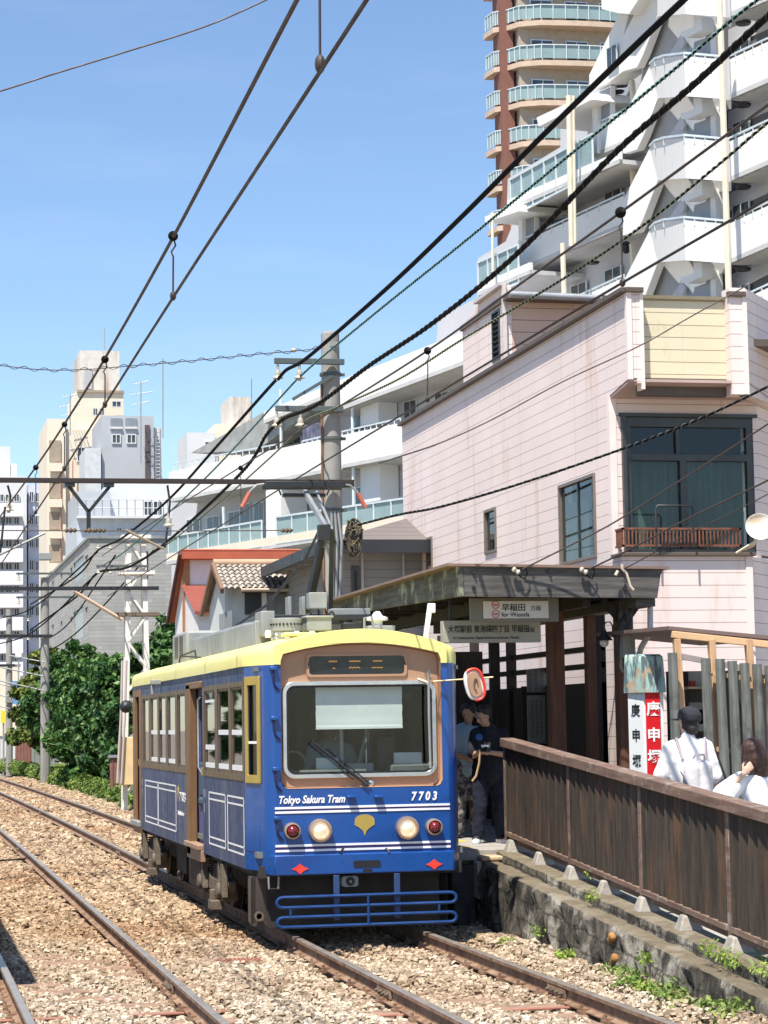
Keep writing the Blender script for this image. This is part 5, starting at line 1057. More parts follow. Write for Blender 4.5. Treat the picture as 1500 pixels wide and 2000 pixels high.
for s_ in (-1, 1):
    sb = MB(); sb.cap(V(.03+s_*.08, s_*.1-.03, .045), V(.03+s_*.08, s_*.1+.12, .035), .04, .035); organic('shoe', sb, M['black'], T, .012, 2)
u = WY(1425, 1545, oy-.05); t = thing('parasol', 'folded white parasol hanging at the left of the woman in the white blouse', 'parasol', tuple(u))
q = MB(); p0 = WY(1400, 1562, oy-.1); p1 = WY(1446, 1528, oy-.1); q.add([p0, p1, p1+Vector((.02, .2, -.1)), p0+Vector((.02, .05, -.05)), p0*.5+p1*.5+Vector((-.0, .05, .06))], [(0, 1, 4), (1, 2, 4), (2, 3, 4), (3, 0, 4), (0, 3, 2, 1)]); q.build('canopy_cloth', M['whitecot'], t)
q = MB(); q.tube([tuple(p0*.4+p1*.6), tuple(p0*.4+p1*.6+Vector((.02, 0, -.45)))], .008, 6); q.build('shaft', M['silver'], t)
# driver in the cab
ox, oy, oz = WY(645, 1450, 24.25).x, 24.25, .86
V = lambda x, y, z: Vector((ox+x, oy+y, oz+z))
T = thing('person', 'tram driver in a dark cap and pale shirt seated behind the windscreen', 'person', (ox, oy, oz))
b = MB(); head(b, V(0, -.03, 1.22), (-.1, -1, -.1)); b.cap(V(0, 0, 1.05), V(0, -.02, 1.16), .05, .05); b.ell(V(0, 0, .85), (.17, .11, .24)); b.ell(V(0, .02, .62), (.17, .14, .12))
sl, sr = V(-.19, 0, 1.02), V(.19, 0, 1.02); el, er = V(-.26, -.12, .8), V(.26, -.12, .8); wl2, wr2 = V(-.16, -.34, .82), V(.14, -.34, .82)
for s_, e_, w_ in ((sl, el, wl2), (sr, er, wr2)): b.cap(s_, e_, .05, .042); b.cap(e_, w_, .04, .03)
hand(b, wl2, (.3, -1, 0), (1, 0, 0)); hand(b, wr2, (-.3, -1, 0), (-1, 0, 0))
for s_ in (-1, 1): b.cap(V(s_*.1, 0, .58), V(s_*.13, -.42, .55), .085, .065); b.cap(V(s_*.13, -.42, .55), V(s_*.13, -.42, .08), .06, .045)
organic('body', b, M['skin'], T, .012, 2)
sh = MB(); sh.cap(V(0, 0, .98), V(0, .01, .62), .17, .165); sh.cap(V(-.15, 0, 1.02), V(.15, 0, 1.02), .08, .08); sh.cap(sl, el, .07, .065); sh.cap(sr, er, .07, .065); organic('shirt', sh, pm('pale_blue_shirt', (.4, .46, .52), .9), T, .014, 2, .02)
cpm = MB(); cpm.lathe([(.098, 0), (.1, .04), (.125, .075), (.12, .095), (0, .1)], V(0, -.02, 1.27), (0, 0, 1), 20); cpm.ell(V(0, -.12, 1.275), (.07, .06, .008)); cpm.build('cap', M['blackpaint'], T)
# ================================================================ PINK HOUSE
PKD = ((.50, .30, .2), .56, .80, 1.4, .16)
M['pink'] = siding('pink_siding', (.76, .645, .61), .175, gcol=(.2, .13, .11), gs=.7, dirt=PKD, off=.02, seam=3.03)
M['pinktrim'] = pm('pink_corner_trim', (.77, .66, .62), .7, var=.05, dirt=PKD)
M['peach'] = siding('shaded_peach_siding', (.62, .42, .33), .21, dirt=PKD, off=.05)  # stair house front: its shade is put into the peach colour
M['creamside'] = siding('cream_siding', (.66, .59, .42), .175, dirt=((.4, .33, .2), .58, .85, 2, .5), off=.05, seam=.62)
M['capbrown'] = pm('brown_roof_cap', (.10, .075, .06), .6, var=.15)
M['alu'] = pm('dark_aluminium', (.06, .065, .065), .4, .5, var=.1)
M['bronzealu'] = pm('bronze_aluminium', (.22, .18, .15), .45, .4, var=.1)
M['roomdark'] = pm('dark_room', (.03, .032, .03), .9)
M['curtain'] = wood('green_grey_curtain', (.22, .30, .25), (.40, .47, .41), 'z', scale=5)
HX = 10.0; HY = 30.75; HYb = 44.15; HYu = 29.85; zp = 8.08
T = thing('house', 'pink sided two-storey house with a cream balcony panel and brown framed windows', 'house', (12, 36, .2))
def hole(px0, px1, py0, py1, X): a, b, pc = WX(px0, py0, X), WX(px1, py1, X), (px0+px1)/2; return b.y, a.y, WX(pc, py1, X).z, WX(pc, py0, X).z
hs = [hole(1092, 1167, 935, 1098, HX), hole(947, 971, 993, 1081, HX), hole(810.5, 822.5, 1056, 1117, HX), hole(833.5, 846, 1049, 1111, HX)]
c0 = WX(1192, 772, HX).z
out_ = [(HY, .1), (HY, c0), (HYu, c0+.12), (HYu, zp), (HYb, zp), (HYb, .1)]
MB().plate(out_, [rect(a, c, b, d) for a, b, c, d in hs], lambda y, z: (HX, y, z), (.12, 0, 0)).build('side_wall', M['pink'], T)
xB = WY(1470, 1090, 30.3).x; xU = WY(1425, 600, HYu).x; xU2 = WY(1456, 600, HYu).x; xP = WY(1253, 600, HYu).x
wl0, wr0, wb0, wt0 = WY(1222, 950, HY).x, WY(1474, 950, HY).x, WY(1340, 1080, HY).z, WY(1340, 815, HY).z
MB().plate(rect(HX+.122, .1, wr0+.07, c0+.6), [rect(wl0, wb0, wr0, wt0)], lambda x, z: (x, HY, z), (0, .12, 0)).build('front_wall', M['pink'], T)
lowz = WY(1340, 1086, 30.3).z
xl0 = WY(1200, 1100, 30.35).x
MB().box((HX-.0, 30.35, .1), (xB, 30.749, lowz)).build('lower_front', M['pink'], T)
MB().box((HX-.04, 30.27, lowz), (xB+.05, 30.749, lowz+.05)).build('sill_cap', M['capbrown'], T, bevel=.008)
MB().box((xB-.09, 30.335, .1), (xB+.012, 30.46, lowz-.001)).build('corner_trim', M['pinktrim'], T)
MB().box((HX-.012, HY-.012, lowz+.05), (HX+.09, HY+.1, c0)).build('corner_trim', M['pinktrim'], T)
# receding right face (chamfer)
dv = Vector((.62, .785, 0)); 
def chamfer(x, y, z0, z1, name, mat, L=4): a = Vector((x, y, z0)); MB().prism([a, a+dv*L, a+dv*L+Vector((0, 0, z1-z0)), a+Vector((0, 0, z1-z0))], Vector((-.5, .62, 0))*.2).build(name, mat, T)
chamfer(xB+.006, 30.36, .1, lowz, 'right_wall', M['pink']); chamfer(wr0+.075, HY+.01, lowz+.05, c0+.6, 'right_wall', M['pink'])
# balcony
zc1 = WY(1240, 757, HYu).z; zt1 = WY(1240, 560, HYu).z
MB().box((HX+.122, HYu-.003, c0+.05), (xP, HYu+.25, zt1)).build('balcony_pier', M['pink'], T); MB().box((xP-.03, HYu-.015, zc1-.02), (xP+.02, HYu+.2, zt1)).build('corner_trim', M['pinktrim'], T)
MB().box((HX-.012, HYu-.02, c0+.1), (HX+.06, HYu+.08, zt1)).build('corner_trim', M['pinktrim'], T)
zq = WY(1440, 770, HYu).z
MB().box((xU, HYu, zq), (xU2, HYu+.3, WY(1440, 562, HYu).z)).build('balcony_pier', M['pink'], T); MB().box((xU2-.05, HYu-.015, zq), (xU2+.015, HYu+.1, zt1)).build('corner_trim', M['pinktrim'], T)
chamfer(xU2+.005, HYu+.02, zq, WY(1440, 562, HYu).z, 'balcony_side', M['pink'])
pz0, pz1 = WY(1340, 740, 30.05).z, WY(1340, 586, 30.05).z
MB().box((xP, 30.05, pz0), (xU, 30.2, pz1)).build('balcony_panel', M['creamside'], T); MB().box((xP, 30.0, pz1), (xU, 30.24, pz1+.05)).build('balcony_cap', pm('mossy_cap', (.2, .17, .11), .8, var=.3), T)
MB().box((xP+.01, 30.02, pz0-.02), (xU-.01, 30.22, pz0+.0)).box((xP, 30.07, pz0-.24), (xU, 30.2, pz0-.03)).build('balcony_beam', M['capbrown'], T)
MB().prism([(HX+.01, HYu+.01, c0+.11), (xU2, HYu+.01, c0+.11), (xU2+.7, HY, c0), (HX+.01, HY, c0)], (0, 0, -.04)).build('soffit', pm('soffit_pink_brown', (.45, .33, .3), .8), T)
MB().beam((HX-.03, HYu-.03, zp+.02), (HX-.03, HYb, zp+.02), .14, .07).beam((HX-.03, HYu-.01, zp+.02), (xP+.02, HYu-.01, zp+.02), .1, .07).beam((xU-.03, HYu, zp), (xU2, HYu, zp), .1, .07).build('roof_cap', M['capbrown'], T, bevel=.008)
MB().box((HX+.12, HYu+.3, 7.4), (16, HYb, 7.5)).build('roof', M['capbrown'], T)
MB().box((HX+.1, HYb-.1, .1), (16, HYb, 8.0)).build('rear_wall', M['pink'], T)
def win_side(a, b, c, d, X, split=None, mat=None, louvre=False):
    w = MB().plate(rect(a, c, b, d), [rect(a+.05, c+.05, b-.05, d-.05)], lambda y, z: (X-.03, y, z), (.1, 0, 0)).build('window', mat or M['bronzealu'], T, bevel=.004)
    if louvre:
        m = MB(); n_ = int((d-c-.1)/.07)
        for i in range(n_): m.beam((X+.02, a+.05, c+.08+i*.07), (X+.02, b-.05, c+.08+i*.07), .05, .012, (.5, 0, 1))
        m.build('louvre_slats', pm('brown_slat_glass', (.16, .1, .07), .3), w)
    else: MB().box((X+.02, a+.04, c+.04), (X+.026, b-.04, d-.04)).build('glass', M['glassW'], w)
    MB().box((X+.2, a, c), (X+.25, b, d)).build('room', M['roomdark'] if not louvre else pm('brown_dark', (.05, .03, .02), .8), w); return w
w = win_side(*hs[0], HX); MB().box((HX+.0, hs[0][0]+.05, hs[0][2]), (HX+.04, hs[0][0]+.2, hs[0][3])).build('sash_stile', M['alu'], w); MB().box((HX, (hs[0][0]+hs[0][1])/2-.02, hs[0][2]), (HX+.03, (hs[0][0]+hs[0][1])/2+.02, hs[0][3])).build('mullion', M['alu'], w)
MB().box((HX+.1, hs[0][0]+.7, hs[0][2]), (HX+.11, hs[0][1]-.1, hs[0][3]-.3)).build('net_curtain', pm('net_curtain', (.32, .33, .33), .9, var=.2, scale=8), w)
win_side(*hs[1], HX); win_side(*hs[2], HX, louvre=True); win_side(*hs[3], HX, louvre=True)
zc_ = wb0+(wt0-wb0)*.67; zm_ = WY(1340, 893, HY).z
w = MB().plate(rect(wl0, wb0, wr0, wt0), [rect(wl0+.1, zm_+.05, wl0+.78, wt0-.14), rect(wl0+.83, zm_+.05, wr0-.1, wt0-.14), rect(wl0+.1, wb0+.06, wl0+.83, zm_-.05), rect(wl0+.93, wb0+.06, wr0-.1, zm_-.05)], lambda x, z: (x, HY+.02, z), (0, .1, 0)).build('window', M['alu'], T, bevel=.006)
MB().box((wl0+.05, HY+.08, wb0), (wr0-.05, HY+.086, wt0)).build('glass', M['glassW'], w); MB().box((wl0, HY+.5, wb0-.1), (wr0, HY+.55, wt0)).build('room', M['roomdark'], w)
m = MB(); m.grid([[(x, HY+.2+.03*math.sin(x*38), z) for x in np.linspace(wl0+.08, wr0-.12, 60)] for z in (wb0, zm_)]); m.build('curtain', M['curtain'], w)
MB().box((wl0-.08, HY-.04, wt0), (wr0+.06, HY+.02, wt0+.05)).box((wl0-.05, HY-.08, wb0), (wl0, HY+.02, wt0)).build('window_hood', M['alu'], T)
# rusty planter rack
rk = thing('planter_rack', 'rusty slatted window rack below the large curtained window', 'window rack', (WY(1330, 1060, 30.2).x, 30.2, WY(1330, 1068, 30.2).z))
M['rust'] = pm('rusty_iron', (.17, .065, .04), .9, var=.35, scale=9, bump=.4)
x0, x1 = WY(1214, 1050, 30.4).x, WY(1446, 1050, 30.4).x; z0, z1 = WY(1330, 1066, 30.4).z, WY(1330, 1033, 30.4).z
m = MB()
for z in (z0, z1): m.box((x0, 30.36, z-.015), (x1, 30.39, z+.015)); m.box((x0, 30.36, z-.014), (x0+.03, 30.7, z+.014)); m.box((x1-.03, 30.36, z-.014), (x1, 30.7, z+.014))
m.build('rack_frame', M['rust'], rk)
m = MB(); k = 0
while x0+.03+k*.055 < x1: m.box((x0+.03+k*.055, 30.365, z0), (x0+.05+k*.055, 30.38, z1)); k += 1
for j in range(7): m.box((x0+.005, 30.38+j*.045, z0), (x0+.02, 30.4+j*.045, z1))
m.build('slats', M['rust'], rk)
MB().tube([WY(1282, 1070, 30.15), WY(1281, 993, 30.15), WY(1284, 987, 30.15), WY(1350, 988, 30.15), WY(1353, 993, 30.15), WY(1355, 1070, 30.15)], .014, 6).build('rack_hoop', M['blackpaint'], rk)
# satellite dish
a = WY(1484, 1030, 29.6); t = thing('satellite_dish', 'round white satellite dish with rust stains at the right edge', 'satellite dish', tuple(a))
MB().lathe([(.02, .05), (.1, .04), (.17, .0), (.195, -.03), (.2, -.03), (.17, .012), (.1, .055), (.0, .065)], a, (.25, .9, -.35), 28).build('dish', pm('white_dish', (.75, .71, .62), .5, dirt=((.6, .38, .18), .5, .72, 3, 1)), t)
MB().tube([a+Vector((0, .05, -.05)), a+Vector((.1, .5, -.2)), a+Vector((.1, .9, -.25))], .022, 6).tube([a+Vector((-.05, 0, -.18)), a+Vector((-.28, .2, -.34))], .016, 6).build('mount', pm('cream_tube', (.7, .6, .42), .5), t)
# penthouse on the roof
T = thing('roof_stair_house', 'small pink stair house with a louvred window on top of the pink house', 'roof house', (11, 38, 7.5))
PX = 10.25; ya, yb = WX(985, 560, PX).y, WX(902, 585, PX).y; zt_ = WX(985, 557, PX).z
lv = hole(961, 978, 606, 706, PX)
MB().plate([(ya, 7.5), (ya, zt_), (yb-1.2, zt_-.0), (yb, zt_-.35+.15), (yb, 7.5)], [rect(*[lv[0], lv[2]], *[lv[1], lv[3]])], lambda y, z: (PX, y, z), (.12, 0, 0)).build('side_wall', M['pink'], T)
win = MB().plate(rect(lv[0], lv[2], lv[1], lv[3]), [rect(lv[0]+.04, lv[2]+.04, lv[1]-.04, lv[3]-.04)], lambda y, z: (PX-.02, y, z), (.1, 0, 0)).build('window', M['alu'], T)
m = MB(); 
for i in range(int((lv[3]-lv[2])/.09)): m.beam((PX+.02, lv[0]+.04, lv[2]+.07+i*.09), (PX+.02, lv[1]-.04, lv[2]+.07+i*.09), .07, .012, (.5, 0, 1))
m.build('louvre_slats', M['alu'], win); MB().box((PX+.1, lv[0], lv[2]), (PX+.11, lv[1], lv[3])).build('room', M['roomdark'], win)
xe = WY(1172, 590, ya).x; zf = WY(1080, 592, ya).z
MB().box((PX+.122, ya-.003, 7.5), (xe, ya+.12, zf)).build('front_wall', M['peach'], T); MB().box((PX-.05, ya-.35, zf), (xe+.1, yb, zf+.09)).build('roof_slab', M['capbrown'], T)
MB().cyl((PX-.02, ya-.38, zf+.06), (xe-.1, ya-.38, zf+.03), .06).build('gutter', M['steel'], T)
MB().beam((PX-.04, ya-.05, zt_+.02), (PX-.04, yb-1.2, zt_+.02), .12, .06).beam((PX-.02, ya-.03, 7.5), (PX-.02, ya-.03, zt_), .07, .07).build('edge_trim', pm('pale_edge', (.55, .5, .48), .7), T)
# ================================================================ SMALL HOUSES BEHIND THE TRAM
M['tileroof'] = pm('brown_slate_roof', (.13, .105, .095), .7, var=.25, scale=6)
M['navyeave'] = pm('navy_black_eave', (.02, .024, .03), .5)
M['greyside'] = siding('grey_siding', (.26, .25, .235), .16, gcol=(.08, .08, .08), off=.03, seam=50)
T = thing('house', 'grey sided house with a dark tiled roof and navy eaves between pole and pink house', 'house', (9.5, 45, .2))
ex = 8.0; z_e = WX(640, 1056, ex).z; ya, yb = 41.9, 49.2
fy = 42.6
MB().box((8.45, fy, .1), (13, 49, z_e)).build('wall', M['greyside'], T)
rx0, rx1 = 8.0, 13.0; ry0 = 41.9
rr_ = z_e+1.05
MB().add([(rx0, ry0, z_e), (rx1, ry0, z_e), (rx1, 49.2, z_e), (rx0, 49.2, z_e), (11.4, 45.3, rr_), (rx1, 45.3, rr_), (rx1, 45.9, rr_), (11.4, 45.9, rr_)], [(0, 1, 5, 4), (0, 4, 7, 3), (3, 7, 6, 2), (4, 5, 6, 7), (0, 3, 2, 1)]).build('roof', siding('slate_courses', (.15, .125, .115), .11, gcol=(.03, .025, .025), seam=.6), T)
MB().box((rx0-.05, ry0-.06, z_e-.22), (rx1, ry0+.02, z_e+.03)).box((rx0-.08, ry0-.05, z_e-.2), (rx0, 49.2, z_e+.02)).build('eaves', M['navyeave'], T)
MB().box((rx0, ry0+.02, z_e-.03), (rx1, 49.2, z_e-.005)).build('soffit', pm('soffit_grey', (.3, .29, .27), .8), T)
for k in range(5): MB().beam((8.0, 43+k*1.4, z_e-.1), (8.45, 43+k*1.4, z_e-.12), .08, .1).build('bracket', pm('pale_bracket', (.5, .48, .44), .8), T)
a, b = WY(686, 1105, fy), WY(697, 1150, fy)
wn_ = MB().box((a.x, fy-.03, b.z-.4), (b.x+.05, fy, a.z)).build('window', M['alu'], T); MB().box((a.x+.05, fy-.035, b.z-.35), (b.x, fy-.03, a.z-.1)).build('glass', M['roomdark'], wn_)
a, b = WY(704, 1075, fy), WY(766, 1180, fy); MB().plate(rect(a.x, b.z-.5, b.x+.25, a.z), [rect(a.x+.05, b.z-.45, b.x+.2, a.z-.05)], lambda x, z: (x, fy-.04, z), (0, .04, 0)).build('shutter_frame', pm('shutter_grey', (.38, .37, .34), .6), T)
# tiled house
T = thing('house', 'small white house with a mossy pale tiled roof behind the tram', 'house', (8, 51, .2))
Y1 = 50.0; rz_ = WY(480, 1104, Y1+.0).z; xa = WY(427, 1110, Y1).x; xb = WY(582, 1110, Y1).x; ez = rz_-.62; ey_ = 48.7
m = MB(); nn = 15
for i in range(nn):
    x0 = xa-.1+(xb-xa+.2)*i/nn; w_ = (xb-xa+.2)/nn
    for j in range(7):
        ya_ = ey_+(Y1-ey_)*j/7-.02; za_ = ez+(rz_-ez)*j/7; yb_ = ey_+(Y1-ey_)*(j+1)/7+.03; zb_ = ez+(rz_-ez)*(j+1)/7+.02
        m.grid([[(x0+w_*t, ya_, za_+.05*abs(math.sin(math.pi*t))+.02), (x0+w_*t, yb_, zb_+.05*abs(math.sin(math.pi*t))-.01)] for t in (0, .25, .5, .75, 1)])
m.build('tiled_roof', pm('mossy_tile', (.38, .34, .29), .9, var=.25, scale=9, dirt=((.16, .13, .11), .5, .62, 7, 1)), T)
MB().add([(xa-.1, Y1, rz_), (xb+.1, Y1, rz_), (xb+.1, Y1+2, rz_-.95), (xa-.1, Y1+2, rz_-.95)], [(0, 1, 2, 3)]).build('rear_roof', M['tileroof'], T)
MB().cyl((xa-.12, Y1, rz_+.05), (xb+.1, Y1, rz_+.05), .09).build('ridge', pm('ridge_tile_tan', (.42, .28, .18), .8), T)
MB().beam((xa-.12, Y1, rz_), (xa-.12, ey_-.05, ez-.03), .08, .12).beam((xa-.12, Y1, rz_), (xa-.12, Y1+2, rz_-.98), .08, .12).build('bargeboard', pm('barge_brown', (.2, .12, .08), .8), T)
MB().prism([(xa+.02, ey_+.5, .1), (xa+.02, Y1+1.7, .1), (xa+.02, Y1+1.7, rz_-.85), (xa+.02, Y1, rz_-.06), (xa+.02, ey_+.5, ez+.14)], (xb-xa-.05, 0, 0)).build('wall', pm('pale_blue_plaster', (.56, .6, .58), .85, dirt=((.35, .35, .33), .55, .8, 3, .3)), T)
fy2 = ey_+.5
for a_, b_, c_, d_, mt, nm in ((478, 510, 1152, 1200, M['alu'], 'window'), (511, 521, 1150, 1205, M['white'], 'white_post'), (523, 575, 1160, 1205, M['greymetal'], 'shutter')):
    p, q = WY(a_, c_, fy2-.05), WY(b_, d_, fy2-.05); MB().box((p.x, fy2-.06, q.z), (q.x, fy2-.002, p.z)).build(nm, mt, T)
p, q = WY(478, 1143, ey_+.1), WY(575, 1156, ey_+.1); MB().box((p.x, ey_+.1, q.z), (q.x, fy2, p.z)).build('eaves_soffit', pm('dark_brown_board', (.06, .045, .04), .8), T)
MB().cyl((p.x-.1, ey_-.05, ez-.01), (q.x+.1, ey_-.05, ez-.01), .04).build('gutter', pm('tan_gutter', (.45, .36, .27), .6), T)
for k in range(5): MB().box((WX(432+k*5, 1180, xa).x-.03, WX(432+k*5, 1180, xa).y, rz_-2.2), (xa+.01, WX(432+k*5, 1180, xa).y+.12, rz_-1.1)).build('shutter_slat', pm('grey_shutter', (.22, .24, .25), .6), T)
# red roofed house
T = thing('house', 'white house with an orange-red metal roof and brown corner post', 'house', (9, 60, .2))
gx = 7.45; Y3 = 58.6; rz3 = WY(400, 1078, Y3).z; x3b = WY(585, 1078, Y3).x
M['redroof'] = pm('orange_red_metal_roof', (.42, .10, .05), .5, var=.1); M['redbrown'] = pm('dark_red_barge', (.07, .02, .018), .7)
MB().box((gx-.15, Y3-.35, rz3-.20), (x3b+.1, Y3-.28, rz3+.0)).build('ridge_fascia', M['redroof'], T)
E_ = WX(327, 1216, gx-.17)
MB().add([(gx-.15, Y3-.35, rz3), (x3b+.1, Y3-.35, rz3), (x3b+.1, E_.y, E_.z), (gx-.15, E_.y, E_.z)], [(0, 1, 2, 3)]).cyl((gx-.15, Y3-.33, rz3+.02), (x3b+.1, Y3-.33, rz3+.02), .03).build('roof', M['redroof'], T)
MB().beam((gx-.17, Y3-.36, rz3-.05), tuple(E_), .07, .13).build('bargeboard', M['redbrown'], T)
MB().prism([(gx, Y3, .1), (gx, E_.y-.3, .1), (gx, E_.y-.3, E_.z+.05), (gx, Y3, rz3-.15)], (x3b-gx, 0, 0)).build('wall', pm('white_plaster', (.72, .70, .68), .85, dirt=((.5, .46, .44), .55, .85, 2, .3)), T)
MB().box((gx-.03, Y3-.03, .1), (gx+.12, Y3+.35, rz3-.2)).build('corner_post', pm('tan_post', (.36, .17, .07), .7), T)
lx1 = WX(425, 1180, gx).y; MB().add([(gx-.1, Y3, rz3-.85), (gx+1.4, Y3, rz3-.85), (gx+1.4, 56, rz3-1.7), (gx-.1, 56, rz3-1.7)], [(0, 1, 2, 3)]).beam((gx-.1, 56, rz3-1.71), (gx+1.4, 56, rz3-1.71), .05, .08).build('lower_roof', pm('faded_red_roof', (.25, .065, .045), .6), T)
MB().prism([(gx, 56.2, .1), (gx, Y3, .1), (gx, Y3, rz3-.9), (gx, 56.2, rz3-1.7)], (1.3, 0, 0)).build('lower_wall', pm('white_plaster', (.72, .70, .68), .85), T)
# ================================================================ GREY BRICK BUILDING (left)
M['gbrick'] = bricks('grey_stone_tile', (.33, .33, .31), (.42, .41, .39), (.24, .24, .23), 1.3, .2)
GY = 118.0; a = WY(175, 1052, GY); gxl = a.x; gzt = a.z; gxr = WY(350, 1052, GY).x; gyb = WX(92, 1120, gxl).y
T = thing('brick_block', 'grey stone-clad three-storey block behind the leafy trees', 'building', (gxl+2, GY+5, 0))
hs = [hole(p, q, r, s_, gxl) for p, q, r, s_ in ((143, 163, 1092, 1135), (118, 122, 1120, 1165), (137, 142, 1108, 1150), (166, 172, 1085, 1130), (101, 106, 1135, 1170), (143, 163, 1190, 1248), (118, 122, 1213, 1258), (137, 142, 1205, 1248), (166, 172, 1186, 1235), (101, 106, 1220, 1265))]
MB().plate(rect(GY, -.4, gyb, gzt), [rect(p, r, q, s_) for p, q, r, s_ in hs], lambda y, z: (gxl, y, z), (.3, 0, 0)).build('side_wall', M['gbrick'], T)
for p, q, r, s_ in hs:
    o = MB().box((gxl+.08, p, r), (gxl+.12, q, s_)).build('window', M['glassW'] if q-p < 1.5 else pm('window_grey', (.25, .26, .26), .3), T); MB().box((gxl+.25, p-.1, r-.1), (gxl+.29, q+.1, s_+.1)).build('room', M['roomdark'], o)
MB().box((gxl+.301, GY, -.4), (gxr, GY+.3, gzt-.001)).build('front_wall', M['gbrick'], T); MB().box((gxl+.3, GY+.3, gzt-.5), (gxr, gyb, gzt-.4)).build('roof', M['concrete'], T)
MB().box((gxl-.1, GY-.1, gzt), (gxr, GY+.15, gzt+.15)).box((gxl-.1, GY+.15, gzt), (gxl+.2, gyb, gzt+.15)).build('parapet_cap', M['greymetal'], T)
p, q = WY(284, 1076, GY-.05), WY(289, 1128, GY-.05); o = MB().box((p.x, GY-.04, q.z), (q.x, GY-.002, p.z)).build('window', M['alu'], T)
# ================================================================ BUILDINGS BEHIND, LEFT
def wins(T, lst, Y, frame, dark=None, t=.12):
    for px0, px1, py0, py1 in lst:
        a, b = WY(px0, py0, Y), WY(px1, py1, Y); w = b.x-a.x; h = a.z-b.z; f = .07*min(w, h)+.03
        o = MB().plate(rect(a.x, b.z, b.x, a.z), [rect(a.x+f, b.z+f, (a.x+b.x)/2-f*.4, a.z-f), rect((a.x+b.x)/2+f*.4, b.z+f, b.x-f, a.z-f)], lambda x, z: (x, Y-t, z), (0, t, 0)).build('window', frame, T)
        MB().box((a.x+.02, Y-.05, b.z+.02), (b.x-.02, Y-.02, a.z-.02)).build('pane', dark or M['panedark'], o)
def block(T, px0, px1, py0, Y, depth, mat, name='wall', py1=None, sides=True):
    a = WY(px0, py0, Y); b = WY(px1, py0, Y); z0 = -.4 if py1 is None else WY(px0, py1, Y).z
    MB().box((a.x, Y, z0), (b.x, Y+depth, (a.z+b.z)/2)).build(name, mat, T); return a, b
M['panedark'] = pm('dark_pane', (.05, .06, .065), .12, var=.3, coat=.5)
M['cream'] = pm('cream_render', (.72, .64, .52), .85, var=.05, scale=.3, dirt=((.55, .36, .24), .58, .9, .5, .12))
M['stainwhite'] = pm('stained_white_tank', (.6, .57, .52), .85, dirt=((.3, .19, .13), .5, .7, .9, .1))
M['midgrey'] = pm('grey_render', (.40, .42, .45), .85, var=.06, scale=.4)
M['palewhite'] = pm('white_render', (.58, .59, .60), .85, var=.05, scale=.4, dirt=((.5, .5, .5), .6, .85, .6, .2))
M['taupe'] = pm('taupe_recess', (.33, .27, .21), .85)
CY_ = 205.
T = thing('cream_tower', 'tall cream apartment tower topped by a rust-stained box, behind the wires on the left', 'building', (WY(165, 1000, CY_).x, CY_, 0))
block(T, 92, 128, 818, CY_, 12, M['cream'], 'stair_wing'); block(T, 128, 198, 838, CY_+.5, 12, M['cream'], 'wall'); block(T, 148, 241, 764, CY_+1, 10, M['cream'], 'upper_wall', 860)
block(T, 156, 233, 685, CY_+2, 7, M['stainwhite'], 'tank_house', 764)
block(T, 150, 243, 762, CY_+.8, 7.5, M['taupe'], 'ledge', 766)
wins(T, [(181, 191, 797, 812), (218, 237, 783, 796), (150, 168, 873, 902), (194, 204, 797, 812)], CY_+.5, M['palewhite'])
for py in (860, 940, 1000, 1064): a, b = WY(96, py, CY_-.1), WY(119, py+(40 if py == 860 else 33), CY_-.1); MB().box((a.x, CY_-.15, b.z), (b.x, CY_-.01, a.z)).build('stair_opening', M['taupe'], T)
for py in (905, 975, 1036, 1100): a, b = WY(96, py, CY_-.3), WY(121, py+16, CY_-.3); MB().box((a.x, CY_-.6, b.z), (b.x, CY_-.16, a.z)).build('stair_parapet', M['cream'], T)
a, b = WY(165, 722, CY_+1.9), WY(180, 760, CY_+1.9); MB().box((a.x, CY_+1.8, b.z), (b.x, CY_+1.99, a.z)).build('door', M['midgrey'], T)
for px in (118, 142): 
    a, b = WY(px, 900, CY_-.2), WY(px, 1120, CY_-.2); MB().cyl(a, b, .07, 6).build('drainpipe', pm('rusty_pipe', (.45, .25, .16), .8), T)
MB().tube([WY(204, 685, CY_+3), WY(204, 640, CY_+3)], .04, 5).build('lightning_rod', M['steel'], T)
T = thing('grey_stair_block', 'flat grey stair block with four small windows in front of the cream tower', 'building', (WY(250, 900, 190).x, 190, 0))
a, b = block(T, 198, 300, 812, 190, 9, M['midgrey'])
block(T, 166, 197, 875, 189.5, 6, pm('pale_grey_render', (.52, .54, .56), .85), 'lift_shaft')
a, b = WY(283, 830, 189.9), WY(293, 935, 189.9); MB().box((a.x, 189.85, b.z), (b.x, 189.99, a.z)).build('slot', pm('dark_slot', (.09, .07, .07), .8), T)
wins(T, [(218, 236, 848, 867), (247, 266, 848, 867)], 190, M['palewhite'])
for px in (216, 245):
    a, b = WY(px, 817, 190), WY(px+22, 834, 190); MB().box((a.x, 189.9, b.z), (b.x, 189.99, a.z)).build('screen_opening', pm('opening_blue_grey', (.2, .23, .27), .8), T)
    a, b = WY(px-1, 834, 190), WY(px+23, 838, 190); MB().box((a.x, 189.8, b.z), (b.x, 190, a.z)).build('ledge', M['palewhite'], T)
block(T, 300, 316, 835, 191, 6, M['palewhite'], 'side_wing')
m = MB(); p, q = WY(305, 837, 189), WY(305, 935, 189); p2, q2 = WY(313, 837, 189), WY(313, 935, 189); m.cyl(p, q, .05, 5); m.cyl(p2, q2, .05, 5)
for k in range(14): z = q.z+(p.z-q.z)*k/14; m.cyl((p.x, 189, z), (p2.x, 189, z), .04, 5)
m.build('ladder', M['steel'], T)
T = thing('terrace_block', 'pale grey block with a railed roof terrace above the grey stone block', 'building', (WY(240, 1000, 150).x, 150, 0))
